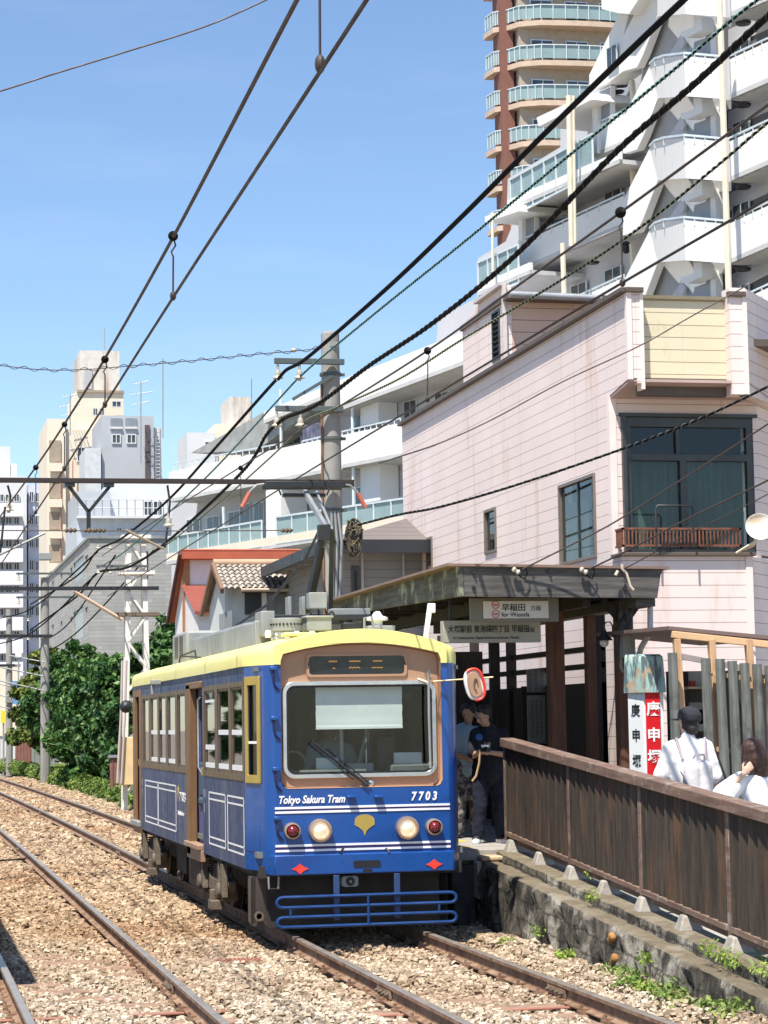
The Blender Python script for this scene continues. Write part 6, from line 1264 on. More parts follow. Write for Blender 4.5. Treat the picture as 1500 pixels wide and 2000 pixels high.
block(T, 150, 335, 1010, 150, 10, pm('blue_grey_render', (.46, .50, .53), .85), 'wall'); block(T, 215, 340, 938, 158, 8, M['palewhite'], 'upper_wall'); block(T, 150, 215, 960, 157, 8, M['midgrey'], 'upper_wing')
a, b = WY(150, 1008, 149.8), WY(335, 1013, 149.8); MB().box((a.x, 149.5, b.z), (b.x, 150.5, a.z)).build('parapet', M['palewhite'], T)
m = MB()
for i in range(12): p = WY(152+i*16, 1008, 149.9); m.cyl((p.x, 149.9, p.z), (p.x, 149.9, p.z+1.1), .035, 5)
p, q = WY(152, 1008, 149.9), WY(330, 1008, 149.9)
for dz in (.55, 1.1): m.cyl((p.x, 149.9, p.z+dz), (q.x, 149.9, p.z+dz), .03, 5)
m.build('railing', M['steel'], T); wins(T, [(227, 238, 1030, 1040), (253, 263, 1030, 1040)], 150, M['palewhite'])
wins(T, [(280, 297, 978, 1008), (298, 318, 978, 1008)], 158, M['palewhite'])
LY = 270.
T = thing('lavender_apartments', 'pale lavender apartment block with white balcony bands at the left edge', 'building', (WY(30, 1000, LY).x, LY, 0))
a, b = block(T, -40, 52, 930, LY, 14, M['palewhite']); block(T, 55, 82, 945, LY+4, 12, pm('lavender_render', (.55, .58, .68), .85), 'corner_wall')
block(T, -10, 20, 872, LY+5, 8, M['palewhite'], 'roof_house', 935); block(T, 22, 33, 905, LY+4, 6, M['palewhite'], 'roof_wing', 935)
M['lav'] = pm('lavender_white_band', (.68, .68, .74), .85)
for k in range(8):
    py = 982+k*44.5; a, b = WY(-40, py, LY-1.6), WY(45, py+24, LY-1.6); MB().box((a.x, LY-1.7, b.z), (b.x, LY-1.5, a.z)).box((a.x, LY-1.7, b.z-.15), (b.x, LY, b.z)).build('balcony', M['lav'], T)
    a, b = WY(2, py+26, LY), WY(12, py+42, LY); 
    wins(T, [(-30, -8, py-17, py-2), (-5, 8, py-17, py-2), (10, 24, py-17, py-2), (27, 38, py-17, py-2)], LY-.1, M['palewhite'])
    wins(T, [(57, 66, py-22, py-2), (69, 79, py-20, py-1)], LY+3.9, M['lav'])
for k, (px0, px1, py, Y, lab, mat) in enumerate(((365, 420, 845, 175, 'white roof room with one dark opening left of the beige tank', 'palewhite'),)):
    T = thing('roof_room', lab, 'building', (WY(390, 900, Y).x, Y, 0)); block(T, px0, px1, py, Y, 6, M[mat]); wins(T, [(399, 419, 862, 879)], Y, M['palewhite'])
    block(T, 448, 490, 775, Y+1, 5, M['stainwhite'], 'tank_tower'); block(T, 420, 470, 828, Y+.5, 5, M['cream'], 'stair_wing')
# rooftop aerials
for px, y0_, y1_, Y, lab in ((275, 745, 905, 188, 'fishbone aerial on the grey stair block'), (318, 700, 855, 188, 'tall bare mast right of the grey stair block'), (137, 770, 850, 204, 'short aerial on the cream tower left of the tank'), (491, 740, 830, 176, 'thin mast beside the beige roof tank')):
    t = thing('aerial', lab, 'aerial', tuple(WY(px, y1_, Y))); a, b = WY(px, y0_, Y), WY(px, y1_, Y); MB().cyl(a, b, .05, 5).build('mast', M['steel'], t)
    if 'mast' not in lab or 'fish' in lab:
        m = MB()
        for dz, w_ in ((.1, 1.0), (1.0, 1.6), (1.8, 1.2)):
            m.cyl((a.x-w_*.6, Y, a.z-dz-.15), (a.x+w_*.6, Y, a.z-dz+.15), .03, 5)
            for i in range(5): m.cyl((a.x-w_*.5+i*w_*.25, Y-.3, a.z-dz), (a.x-w_*.5+i*w_*.25, Y+.3, a.z-dz), .02, 4)
        m.build('elements', M['steel'], t)
# ================================================================ WHITE APARTMENT BUILDING
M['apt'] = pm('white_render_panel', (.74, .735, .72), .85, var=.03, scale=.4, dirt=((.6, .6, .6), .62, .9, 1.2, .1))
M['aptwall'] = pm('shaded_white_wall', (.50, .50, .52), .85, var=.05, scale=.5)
M['aptglass'] = pm('frosted_green_panel', (.24, .33, .33), .25, var=.12, scale=.6, coat=.3)
M['rail'] = pm('pale_railing', (.62, .68, .70), .4, .2)
M['soffit'] = pm('balcony_soffit', (.50, .50, .50), .85)
def wing(Q, d, ):
    Q = Vector((Q[0], Q[1], 0)); d = Vector((d[0], d[1], 0)).normalized(); nrm = Vector((0, 0, 1)).cross(d)
    if nrm.dot(-Q) < 0: nrm = -nrm
    return (lambda px, py, off=0: WP(px, py, Q+nrm*off, nrm)), nrm
def slab(T, el, nrm, p, q, h, off, name='balcony_parapet', mat=None, th=.14, floor=True, under=None):
    """parapet between two pixels on the balcony line, with its floor slab back to the wall"""
    a, b = el(p[0], p[1], off), el(q[0], q[1], off); b.z = b.z
    m = MB().prism([a, b, b-Vector((0, 0, h)), a-Vector((0, 0, h))], -nrm*th); o = m.build(name, mat or M['apt'], T, ang=8)
    if floor:
        a2, b2 = a-Vector((0, 0, h)), b-Vector((0, 0, h)); MB().prism([a2+nrm*.01, b2+nrm*.01, b2-nrm*(off+.1), a2-nrm*(off+.1)], (0, 0, .16)).build('balcony_floor', M['soffit'], T)
    return o
def glassrail(T, el, nrm, p, q, h, off, n):
    a, b = el(p[0], p[1], off), el(q[0], q[1], off); 
    o = MB().prism([a, b, b-Vector((0, 0, h)), a-Vector((0, 0, h))], -nrm*.04).build('glass_balustrade', M['aptglass'], T)
    m = MB(); m.beam(a+nrm*.02, b+nrm*.02, .08, .08); m.beam(a-Vector((0, 0, h))+nrm*.02, b-Vector((0, 0, h))+nrm*.02, .08, .08)
    for i in range(n+1): c = a+(b-a)*i/n; m.beam(c+nrm*.03, c-Vector((0, 0, h))+nrm*.03, .06, .08)
    m.build('frame', M['rail'], o)
def ewin(T, el, nrm, px0, px1, pt, pb, off=.02, fr=None, slope=0.):
    a, b = el(px0, pt, off), el(px1, pt+slope*(px1-px0), off); c = el(px0, pb, off); h = a.z-c.z; b.z = a.z
    o = MB().prism([a, b, b-Vector((0, 0, h)), a-Vector((0, 0, h))], nrm*.05).build('window', fr or M['rail'], T)
    m = MB(); u = (b-a)
    for s0_, s1_ in ((.06, .47), (.53, .94)): m.prism([a+u*s0_-Vector((0, 0, h*.05)), a+u*s1_-Vector((0, 0, h*.05)), a+u*s1_-Vector((0, 0, h*.95)), a+u*s0_-Vector((0, 0, h*.95))], nrm*.06)
    m.build('pane', M['panedark'], o)
T = thing('apartment_building', 'long white apartment building with green glass balustrades and stepped upper balconies', 'building', (24, 85, 0))
eL, nL = wing((20.4, 88), (-.35, .94))
# low wing bodies
def body(el, nrm, pts, dep, name, mat): P_ = [el(x, y) for x, y in pts]; MB().prism(P_, -nrm*dep).build(name, mat, T, ang=8)
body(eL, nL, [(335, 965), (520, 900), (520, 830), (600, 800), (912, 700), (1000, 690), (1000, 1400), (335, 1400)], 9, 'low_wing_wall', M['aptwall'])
slab(T, eL, nL, (640, 752), (905, 648), 1.25, 1.5); slab(T, eL, nL, (515, 805), (640, 752), .5, 1.5)
slab(T, eL, nL, (668, 850), (800, 822), 1.35, 1.5); slab(T, eL, nL, (330, 922), (668, 850), 1.4, 1.5)
glassrail(T, eL, nL, (330, 1049), (512, 1017), 1.15, 1.5, 9); glassrail(T, eL, nL, (541, 1010), (800, 972), 1.15, 1.5, 8)
slab(T, eL, nL, (325, 1082), (820, 1002), .5, 1.55, 'slab_edge', M['cream'])
slab(T, eL, nL, (325, 1200), (820, 1140), 1.4, 1.55)
a, b = eL(519, 940, 1.4), eL(548, 935, 1.4); MB().prism([a, b, Vector((b.x, b.y, a.z-4.5)), a-Vector((0, 0, 4.5))], -nL*1.3).build('fin_wall', M['apt'], T, ang=8)
a, b = eL(440, 950, .05), eL(519, 930, .05)
for px0, px1, pt, pb in ((692, 720, 806, 846), (497, 516, 982, 1030), (470, 490, 985, 1032), (640, 662, 965, 1012), (722, 738, 950, 996), (560, 590, 845, 872), (600, 622, 836, 865), (790, 815, 785, 822), (365, 392, 1015, 1048), (447, 470, 1000, 1040), (696, 716, 952, 1000), (405, 430, 1010, 1045), (850, 880, 770, 800)): ewin(T, eL, nL, px0, px1, pt, pb)
for px0, px1, pt, pb in ((740, 775, 775, 835), (555, 590, 955, 1010), (740, 778, 915, 985)):
    a, b, c = eL(px0, pt, .06), eL(px1, pt-5, .06), eL(px0, pb, .06); b.z = a.z; MB().prism([a, b, b-Vector((0, 0, a.z-c.z)), a-Vector((0, 0, a.z-c.z))], nL*.9).build('bay_wall', M['apt'], T, ang=8)
cloth = pm('hung_washing', (.12, .13, .2), .9, var=.6, scale=2)
for x, y in ((598, 832), (606, 830), (614, 828), (623, 826), (760, 822), (772, 818)): a = eL(x, y, 1.2); MB().box((a.x-.15, a.y-.05, a.z-.9), (a.x+.15, a.y+.05, a.z)).build('laundry', cloth, T, bevel=.02)
for x, y in ((480, 1050), (728, 1005), (735, 850), (580, 880)): a = eL(x, y, .5); MB().box((a.x-.4, a.y-.2, a.z-.6), (a.x+.4, a.y+.2, a.z)).build('air_conditioner', M['palegrey'], T)
for x, y0_, y1_ in ((548, 700, 1100), (688, 735, 1060), (436, 930, 1090)): MB().cyl(eL(x, y0_+60, 1.3), eL(x+4, y1_, 1.3), .07, 6).build('drainpipe', M['rail'], T)
# small roof things: upper rail + sloping grey awning roof
P_ = [eL(372, 885, 1.2), eL(515, 805, 1.2), eL(640, 780, 1.2), eL(500, 880, 1.2)]; MB().prism(P_, -nL*2).build('sloping_roof', pm('grey_metal_roof', (.30, .31, .30), .7, var=.2), T, ang=8)
def railing(el, nrm, p, q, off, h=.5, n=10, name='railing'):
    a, b = el(p[0], p[1], off), el(q[0], q[1], off); m = MB(); m.beam(a, b, .05, .06)
    for i in range(n+1): c = a+(b-a)*i/n; m.beam(c, c-Vector((0, 0, h)), .04, .04)
    m.build(name, M['rail'], T, ang=8)
railing(eL, nL, (340, 905), (540, 868), 1.45, .7, 16); railing(eL, nL, (668, 843), (782, 817), 1.45); railing(eL, nL, (590, 862), (640, 850), 1.45, .6, 5)
# high wing: elevations of one storey repeated upwards
eR, nR = wing((27.5, 79), (-.2, .98))
c7 = lambda x, y: (918+x/2.577, y/2.577)
m_, nt_, n_, l_, p_ = nodes('ribbed_white_panel'); co_ = n_.new('ShaderNodeTexCoord').outputs['Object']; sp_ = n_.new('ShaderNodeSeparateXYZ'); l_.new(co_, sp_.inputs[0])
rb_ = _math(n_, l_, 'LESS_THAN', _math(n_, l_, 'FRACT', _math(n_, l_, 'MULTIPLY', sp_.outputs[1], 3.6)), .16)
l_.new(_mix(n_, l_, _math(n_, l_, 'MULTIPLY', rb_, .55), _mix(n_, l_, _rng(n_, l_, _noise(n_, l_, co_, .9, 5, .6, (1, 1, .15)), .55, .85), (.74, .73, .72), (.60, .59, .57)), (.54, .54, .55)), p_.inputs['Base Color']); p_.inputs['Roughness'].default_value = .85
M['rib'] = m_
sil = [(860, -60), (752, 66), (600, 378), (600, 470), (455, 640), (455, 740), (190, 900), (185, 1040), (240, 1070), (180, 1215), (40, 1300), (35, 1500), (-160, 1600), (-300, 3400), (2300, 3400), (2300, -60)]
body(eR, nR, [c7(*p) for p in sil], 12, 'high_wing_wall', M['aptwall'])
def pol(pts, off, th, name, mat, dy=0):
    P_ = [eR(*c7(p[0], p[1]+dy), p[2] if len(p) > 2 else off) for p in pts]; return MB().prism(P_, -nR*th).build(name, mat, T, ang=8)
M['slope'] = pm('grey_soffit_slope', (.36, .36, .365), .85, var=.04); M['bluewall'] = pm('blue_grey_shade_wall', (.34, .37, .42), .85, var=.05); M['deeprec'] = pm('recess_shade', (.13, .13, .135), .85)  # recess and shade walls carry their shade as darker colour
for k in range(-2, 4):
    dy = k*413
    pol([(905, 745, 1.7), (930, 720, 1.85), (975, 705, 2.05), (1078, 693, 2.4), (1086, 897, 2.4), (945, 908, 1.7)], 2, .15, 'bay_parapet', M['rib'], dy)
    pol([(1078, 693, 2.4), (1290, 712, 1.65), (1296, 912, 1.65), (1086, 897, 2.4)], 2, .15, 'bay_parapet', M['rib'], dy)
    pol([(905, 745), (945, 908), (872, 1100), (840, 1165), (770, 1185), (772, 1005)], 1.7, .3, 'sloping_fin', M['apt'], dy)
    pol([(945, 908), (1086, 897), (1290, 912), (1290, 960), (1150, 985), (1060, 1000), (1000, 1110), (905, 1190), (840, 1165)], 1.2, .2, 'stair_soffit', M['slope'], dy)
    pol([(1060, 985), (1125, 962), (1125, 905), (1165, 908), (1168, 978), (1100, 1010), (1060, 1012)], 1.9, .5, 'bracket', M['apt'], dy)
    pol([(1058, 1010), (1090, 1005), (1092, 1130), (1010, 1175), (975, 1140)], 1.3, .2, 'pier', M['aptwall'], dy)
    pol([(1090, 1003), (1165, 975), (1228, 950), (1236, 1108), (1092, 1125)], 1.3, .3, 'bay_wall', M['bluewall'], dy)
    pol([(1208, 955), (1232, 948), (1240, 1108), (1212, 1110)], 1.36, .3, 'pilaster', M['apt'], dy)
    pol([(1240, 948), (1290, 925), (1700, 745), (1700, 925), (1300, 1105), (1240, 1115)], .35, .2, 'recess', M['deeprec'], dy)
    pol([(1300, 975), (1700, 790), (1700, 880), (1300, 1062)], .4, .06, 'inner_wall', M['aptwall'], dy)
    ewin(T, eR, nR, *[c7(x, 0)[0] for x in (1325, 1410)], c7(0, 1040+dy)[1], c7(0, 1110+dy)[1], .45, slope=-.45)
    m = MB(); q_ = [eR(*c7(x, y+dy), o_) for x, y, o_ in ((905, 735, 1.7), (930, 708, 1.85), (975, 692, 2.05), (1078, 679, 2.4), (1290, 698, 1.65))]
    for a, b in zip(q_[:-1], q_[1:]): m.beam(a, b, .07, .07); m.beam(b, b-Vector((0, 0, .28)), .05, .05)
    for t_ in (.25, .5, .75): c = q_[3].lerp(q_[4], t_); m.beam(c, c-Vector((0, 0, .28)), .05, .05)
    m.build('bay_rail', M['rail'], T)
    pol([(1280, 700), (1292, 700), (1300, 915), (1286, 915)], 1.75, .1, 'joint_pier', M['aptwall'], dy)
    slab(T, eR, nR, c7(1294, 718+dy), c7(1700, 530+dy), 1.35, 1.6); railing(eR, nR, c7(1294, 700+dy), c7(1700, 512+dy), 1.6, .3, 9)
    p = eR(*c7(1375, 938+dy), .9); MB().lathe([(.28, 0), (.24, .08)], p, (0, 0, -1), 12).build('ceiling_lamp', M['blackpaint'], T)
    p = eR(*c7(1075, 1042+dy), 1.45); MB().lathe([(.2, 0), (.2, .08), (.12, .1)], p, nR, 14).build('vent_hood', M['aptwall'], T)
    xs = {-1: 615, 0: 245, 1: 470, 2: 200}.get(k)
    if xs is not None:
        yl = lambda x: 985+(772-x)*.46+dy
        slab(T, eR, nR, c7(xs, yl(xs)), c7(775, yl(775)), 1.15, 1.5); railing(eR, nR, c7(xs, yl(xs)-14), c7(775, yl(775)-14), 1.5, .3, 9)
        for x0_, x1_ in ((xs+40, xs+120), (680, 765)) if k != -1 else (): ewin(T, eR, nR, c7(x0_, 0)[0], c7(x1_, 0)[0], c7(0, yl(x0_)-75)[1], c7(0, yl(x0_)-5)[1], .1, slope=-.45)
        for x_, y_ in ((780, 895-20), (475, 1030)) if k == 0 else ((785, 1245-413), (450, 1390-413)): MB().ell(eR(*c7(x_, y_+(413 if k == 1 else 0)), .6), (.2, .2, .24)).build('wall_vent', M['blackpaint'], T)
        for x_, y_ in ((xs+150, yl(xs+150)-150),): MB().lathe([(.25, 0), (.2, .08)], eR(*c7(x_, y_), .9), (0, 0, -1), 12).build('ceiling_lamp', M['blackpaint'], T)
    pol([(800, 815), (812, 815), (822, 940), (808, 945)], 1.3, .15, 'post', pm('cream_pipe', (.62, .55, .42), .6), dy)
pol([(752, 66), (800, 66), (772, 180), (770, 359), (690, 420), (605, 450), (600, 378)], 1.62, .8, 'stepped_wall', M['apt'])
pol([(660, -80), (900, -80), (800, 70), (745, 66), (662, 45)], 2.2, 2, 'stepped_wall', M['apt'])
pol([(335, 592), (600, 467), (615, 500), (345, 637)], 2.3, 2.2, 'terrace_roof', M['apt']); pol([(75, 1090), (242, 1030), (248, 1062), (75, 1120)], 2.6, 2.6, 'terrace_roof', M['apt'])
glassrail(T, eR, nR, c7(205, 905), c7(618, 675), 1.5, 2.2, 7); slab(T, eR, nR, c7(188, 1008), c7(750, 760), .45, 2.25, 'terrace_edge')
glassrail(T, eR, nR, c7(42, 1322), c7(245, 1232), 1.5, 2.4, 4); slab(T, eR, nR, c7(38, 1435), c7(300, 1320), .45, 2.45, 'terrace_edge')
pol([(612, 480), (640, 465), (640, 770), (622, 770)], 1.65, 1.5, 'end_wall', M['apt']); pol([(243, 1060), (262, 1050), (262, 1215), (245, 1225)], 1.65, 1.5, 'end_wall', M['apt'])
pol([(712, 450), (800, 432), (795, 575), (712, 628)], .3, .1, 'recess', M['bluewall']); pol([(330, 1015), (480, 1000), (480, 1090), (330, 1185)], .3, .1, 'recess', M['bluewall'])
for P0_ in ([(636, 465), (708, 430), (708, 630), (640, 665)], [(262, 1050), (326, 1010), (326, 1185), (267, 1215)]):
    P_ = [eR(*c7(x, y), 1.45) for x, y in P0_]; o = MB().prism(P_, -nR*.2).build('lattice_window', M['apt'], T, ang=8)
    m = MB()
    for i in range(14): t_ = .08+.86*i/13; A_ = P_[0]+(P_[1]-P_[0])*t_; B_ = P_[3]+(P_[2]-P_[3])*t_; m.beam(A_*.96+B_*.04+nR*.02, A_*.04+B_*.96+nR*.02, .035, .03)
    m.build('lattice_bars', M['bluewall'], o)
ewin(T, eR, nR, c7(692, 0)[0], c7(742, 0)[0], c7(0, 245)[1], c7(0, 350)[1], 1.7, slope=-.4)
M['pipe'] = pm('cream_downpipe', (.70, .63, .50), .6)
for x, x2, y0_, y1_, r_ in ((1255, 1303, -60, 1500, .11), (497, 512, 482, 1240, .11), (520, 530, 482, 1240, .05), (466, 474, 1225, 1500, .1), (112, 116, 1070, 1400, .06)): MB().cyl(eR(*c7(x, y0_), 2.7), eR(*c7(x2, y1_), 2.7), r_, 8).build('drainpipe', M['pipe'], T)
for x, y in ((745, 458), (385, 1018), (550, 932)): MB().lathe([(.25, 0), (.2, .08)], eR(*c7(x, y), .9), (0, 0, -1), 12).build('ceiling_lamp', M['blackpaint'], T)
# ================================================================ RED-BROWN TOWER
TY = 172.; M['tbrick'] = pm('red_brown_tile', (.20, .085, .062), .8, var=.08); M['peachband'] = pm('peach_balcony_edge', (.52, .40, .31), .8); M['twall'] = pm('tan_recess_wall', (.42, .35, .28), .85)
T = thing('tower_block', 'tall red-brown tower with rounded peach balconies and glass rails behind the white apartments', 'building', (WY(1080, 500, TY).x, TY, 0))
xa, xb = WY(990, 300, TY).x, WY(1215, 300, TY).x
MB().box((WY(1003, 300, TY).x+.5, TY-.5, -.4), (xb+8, TY+6, 75)).build('core', M['twall'], T); MB().box((WY(984, 300, TY).x, TY+.3, -.4), (WY(1009, 300, TY).x, TY+2.5, 75)).build('pilaster', M['tbrick'], T)
def tpath(off=0): return [WY(992, 300, TY+1.0).x*1.0, ]
cx_, cy_ = (xa+xb)/2+1.5, TY+9
pts = [(xa+.1, TY+.6), (xa+1.0, TY-.9), (xa+2.6, TY-1.6), (xa+5.6, TY-1.9), (xa+8.3, TY-1.9), (xa+11, TY-1.4), (xa+13, TY-.6)]
lpts = [(WY(969, 300, TY).x, TY+2.5), (WY(975, 300, TY).x, TY+1), (WY(986, 300, TY).x, TY+.6)]
for k in range(9):
    y_ = 118-78.2+78.2*(k-1)+8; z = WY(1100, y_, TY-2).z
    for P_, nm in ((pts, 'balcony'), (lpts, 'side_balcony')):
        m = MB(); m.plate([(x, y) for x, y in P_]+[(P_[-1][0], TY+3.2), (P_[0][0], TY+3.2)], [], lambda x, y: (x, y, z), (0, 0, .42)); o = m.build(nm, M['peachband'], T)
        m = MB()
        for (x0, y0_), (x1, y1_) in zip(P_[:-1], P_[1:]): m.add([(x0, y0_+.06, z+.6), (x1, y1_+.06, z+.6), (x1, y1_+.06, z+1.65), (x0, y0_+.06, z+1.65)], [(0, 1, 2, 3)])
        m.build('glass_rail', M['aptglass'], o)
        m = MB()
        for (x0, y0_), (x1, y1_) in zip(P_[:-1], P_[1:]):
            m.beam((x0, y0_, z+1.68), (x1, y1_, z+1.68), .08, .08)
            for i in range(3): t_ = i/3; m.beam((x0+(x1-x0)*t_, y0_+(y1_-y0_)*t_, z+.55), (x0+(x1-x0)*t_, y0_+(y1_-y0_)*t_, z+1.7), .07, .07)
        m.build('rail_frame', M['rail'], o)
    for i in range(4):
        x = xa+2+i*2.9; o = MB().box((x, TY-.6, z+.7), (x+1.9, TY-.51, z+2.4)).build('window', M['rail'], T); MB().box((x+.1, TY-.64, z+.75), (x+.9, TY-.6, z+2.3)).box((x+1.0, TY-.64, z+.75), (x+1.8, TY-.6, z+2.3)).build('pane', M['panedark'], o)
# ================================================================ POLES, SPAN BEAMS
def conc_pole(px, Y, X, top, r, label, z0=-.3):
    T = thing('utility_pole', label, 'pole', (X, Y, z0)); MB().tube([(X, Y, z0), (X, Y, top)], [r*1.08, r*.92], 20).build('shaft', M['polecon'], T)
    return T
PXx, PY = 6.65, 34.3
T = conc_pole(648, PY, PXx, WY(646, 653, PY).z, .155, 'thick concrete pole with two steel crossarms behind the tram')
M['galv'] = pm('dull_galvanised_arm', (.10, .12, .12), .6, .4, var=.15)
M['porcelain'] = pm('white_porcelain', (.42, .38, .30), .35, coat=.4)
MB().lathe([(.14, 0), (.13, .03), (.05, .05)], (PXx, PY, WY(646, 653, PY).z), (0, 0, 1), 20).build('pole_cap', M['polecon'], T)
def insul(T, p, k=1., n=2, nm='insulator'):
    m = MB(); p = Vector(p); m.cyl(p+Vector((0, 0, .10*k)), p+Vector((0, 0, .2*k)), .022*k, 8); m.lathe([(.03*k, .11*k), (.05*k, .06*k), (.045*k, .03*k), (.08*k, .0), (.085*k, -.015*k), (.03*k, -.02*k), (.03*k, -.05*k)], p, (0, 0, 1), 14); return m.build(nm, M['porcelain'], T)
for y_, x0_, x1_, ins in ((705, 536, 672, (543, 585)), (798, 538, 670, (541, 587))):
    a, b = WY(x0_, y_, PY-.22), WY(x1_, y_, PY-.22); arm = MB().box((a.x, PY-.26, a.z-.04), (b.x, PY-.18, a.z+.045)).build('crossarm', M['galv'], T, bevel=.005)
    for ix in ins: insul(arm, WY(ix, y_+32, PY-.22)-Vector((0, 0, 0)), 1.0)
a, b = WY(572, 780, PY-.22), WY(652, 732, PY-.17); MB().beam(a, b, .04, .05).build('brace', M['galv'], T)
for y_ in (735, 806, 860, 1000, 1062): z = WY(648, y_, PY).z; MB().lathe([(.168, 0), (.172, .005), (.172, .045), (.168, .05)], (PXx, PY, z), (0, 0, 1), 20).box((PXx+.15, PY-.03, z+.005), (PXx+.22, PY+.03, z+.045)).build('band', M['galv'], T)
MB().box((PXx-.03, PY-.165, WY(648, 680, PY).z), (PXx+.08, PY-.15, WY(648, 670, PY).z)).build('number_plate', M['palegrey'], T)
rope = MB(); rope.tube([(PXx-.16, PY-.05, 2.9), (PXx-.165, PY-.06, 6.0), (PXx-.155, PY-.05, 7.4)], .018, 6); rope.build('earth_cable', pm('brown_earth_cable', (.22, .11, .05), .8), T)
m = MB()
for x in (-.05, .0, .05): m.tube([(PXx+x, PY-.17, WY(648, 1000, PY).z), (PXx+x*1.4+.03, PY-.19, WY(648, 1060, PY).z), (PXx+x, PY-.18, WY(648, 1180, PY).z)], .022, 6)
m.build('conduit', M['greymetal'], T)
# tangle of service cable at the right of the pole
m = MB()
for i in range(15):
    cx = WY(690, 1050, PY-.1); ph = random.random()*6; a_ = random.uniform(.06, .15); h_ = random.uniform(.12, .3)
    m.tube([(cx.x+a_*math.cos(t+ph)+random.uniform(-.02, .02), PY-.12+.04*math.sin(t*2), cx.z+.05+h_*math.sin(t)-random.uniform(0, .1)) for t in np.linspace(0, 6.0, 16)], random.choice((.012, .016, .02)), 5)
cl = m.build('cable_coil', pm('dirty_cable', (.05, .045, .035), .8, var=.6, dirt=((.22, .17, .08), .5, .6, 12, 1)), T)
# span beam at the pole and its hangers
bz = WY(300, 940, PY-.3).z
T = thing('span_beam', 'dark steel span beam fixed to the thick concrete pole behind the pantograph', 'span beam', (2.5, PY-.3, bz))
MB().box((-3.6, PY-.36, bz-.036), (6.9, PY-.28, bz+.036)).box((5.6, PY-.26, bz-.07), (6.95, PY-.22, bz+.05)).build('beam', pm('dark_brown_beam', (.035, .025, .025), .6, .2), T, bevel=.006)
v0, v1, v2, v3 = WY(133, 948, PY-.3), WY(216, 948, PY-.3), WY(173, 1000, PY-.3), WY(173, 1038, PY-.3)
m = MB(); m.beam(v0, v2, .05, .05); m.beam(v1, v2, .05, .05); m.beam(v2, v3, .06, .06); m.box((v0.x-.05, PY-.35, bz-.09), (v0.x+.1, PY-.25, bz-.03)); m.box((v1.x-.1, PY-.35, bz-.09), (v1.x+.05, PY-.25, bz-.03)); m.build('drop_bracket', M['blackpaint'], T)
def wirepts(pts, X): return [WX(p[0], p[1], X if not callable(X) else X(i/(len(pts)-1))) for i, p in enumerate(pts)]
def catmull(P_, n=8):
    P_ = [Vector(p) for p in P_]; o = []
    Q = [2*P_[0]-P_[1]]+P_+[2*P_[-1]-P_[-2]]
    for i in range(1, len(Q)-2):
        for j in range(n):
            t = j/n; o.append(.5*((2*Q[i])+(-Q[i-1]+Q[i+1])*t+(2*Q[i-1]-5*Q[i]+4*Q[i+1]-Q[i+2])*t*t+(-Q[i-1]+3*Q[i]-3*Q[i+1]+Q[i+2])*t**3))
    return o+[P_[-1]]
M['cable'] = pm('black_cable', (.008, .008, .009), .9, var=.2, spec=.1); M['copper'] = pm('dark_contact_wire', (.035, .022, .018), .5, .5); M['messw'] = pm('brown_messenger_wire', (.06, .045, .04), .6, .3)
def wire(name, label, cat, P_, r, mat, sm=8, group=None, wrap=None):
    P_ = catmull(P_, sm) if len(P_) > 2 else [Vector(p) for p in P_]
    if wrap is None:
        return tag(MB().tube(P_, r, 6).build(name, mat), label, cat, group)
    o = tag(MB().tube(P_, r, 8).build(name, mat), label, cat, group)
    R_, pitch, wr_, wm = wrap; hp = []; s_ = 0; ph = 0
    L = [0]; 
    for a, b in zip(P_[:-1], P_[1:]): L.append(L[-1]+(b-a).length)
    tot = L[-1]; N_ = int(tot/pitch*10); k = 0
    for i in range(N_):
        d = tot*i/N_
        while k < len(P_)-2 and L[k+1] < d: k += 1
        t = (d-L[k])/(L[k+1]-L[k]); c = P_[k].lerp(P_[k+1], t); dr = (P_[k+1]-P_[k]).normalized(); x = dr.cross(Vector((0, 0, 1))).normalized(); z = x.cross(dr); a_ = 2*math.pi*d/pitch
        hp.append(c+(x*math.cos(a_)+z*math.sin(a_))*R_)
    w_ = MB().tube(hp, wr_, 4).build('spiral_wrap', wm); w_.parent = o; return o
# hangers on beam for both tracks (white insulators)
for px, py0, py1 in ((15, 948, 985), (327, 948, 1015)):
    p = WY(px, py0, PY-.3); q = WY(px+2, py1, PY-.3); o = MB().tube([p, (p+q)/2+Vector((.03, 0, 0)), q], .018, 6).build('hanger', M['blackpaint'], T); insul(o, q+Vector((0, 0, -.08)), .9)
# pull-off span wire below the beam
a, b = WY(-20, 1036, PY-.5), WY(560, 1036, PY-.5)
wire('span_wire', 'thin horizontal span wire below the dark span beam', 'wire', [a, WY(300, 1037, PY-.5), b], .009, M['messw'])
for px in (138, 175, 195, 560): o = MB(); c = WY(px, 1036, PY-.5); o.lathe([(.015, -.09), (.04, -.06), (.02, -.03), (.045, 0), (.02, .03), (.04, .06), (.015, .09)], c, (1, 0, 0), 10); tag(o.build('strain_insulator', M['bogie']), {138: 'first', 175: 'second', 195: 'third', 560: 'rightmost'}[px]+' small dark insulator from the left on the horizontal span wire' if px != 560 else 'rightmost dark insulator on the span wire beside the pantograph arm', 'insulator')
for (x0, y0_, x1, y1_, lab) in ((0, 1083, 88, 1041, 'thin pale steady arm at the left edge under the span wire'), (245, 1035, 320, 1072, 'thin brown steady arm right of the drop bracket')):
    tag(MB().tube([WY(x0, y0_, PY-.5), WY(x1, y1_, PY-.5)], .02, 6).build('steady_arm', M['palegrey'] if x0 == 0 else pm('tan_arm', (.3, .24, .17), .6)), lab, 'steady arm')
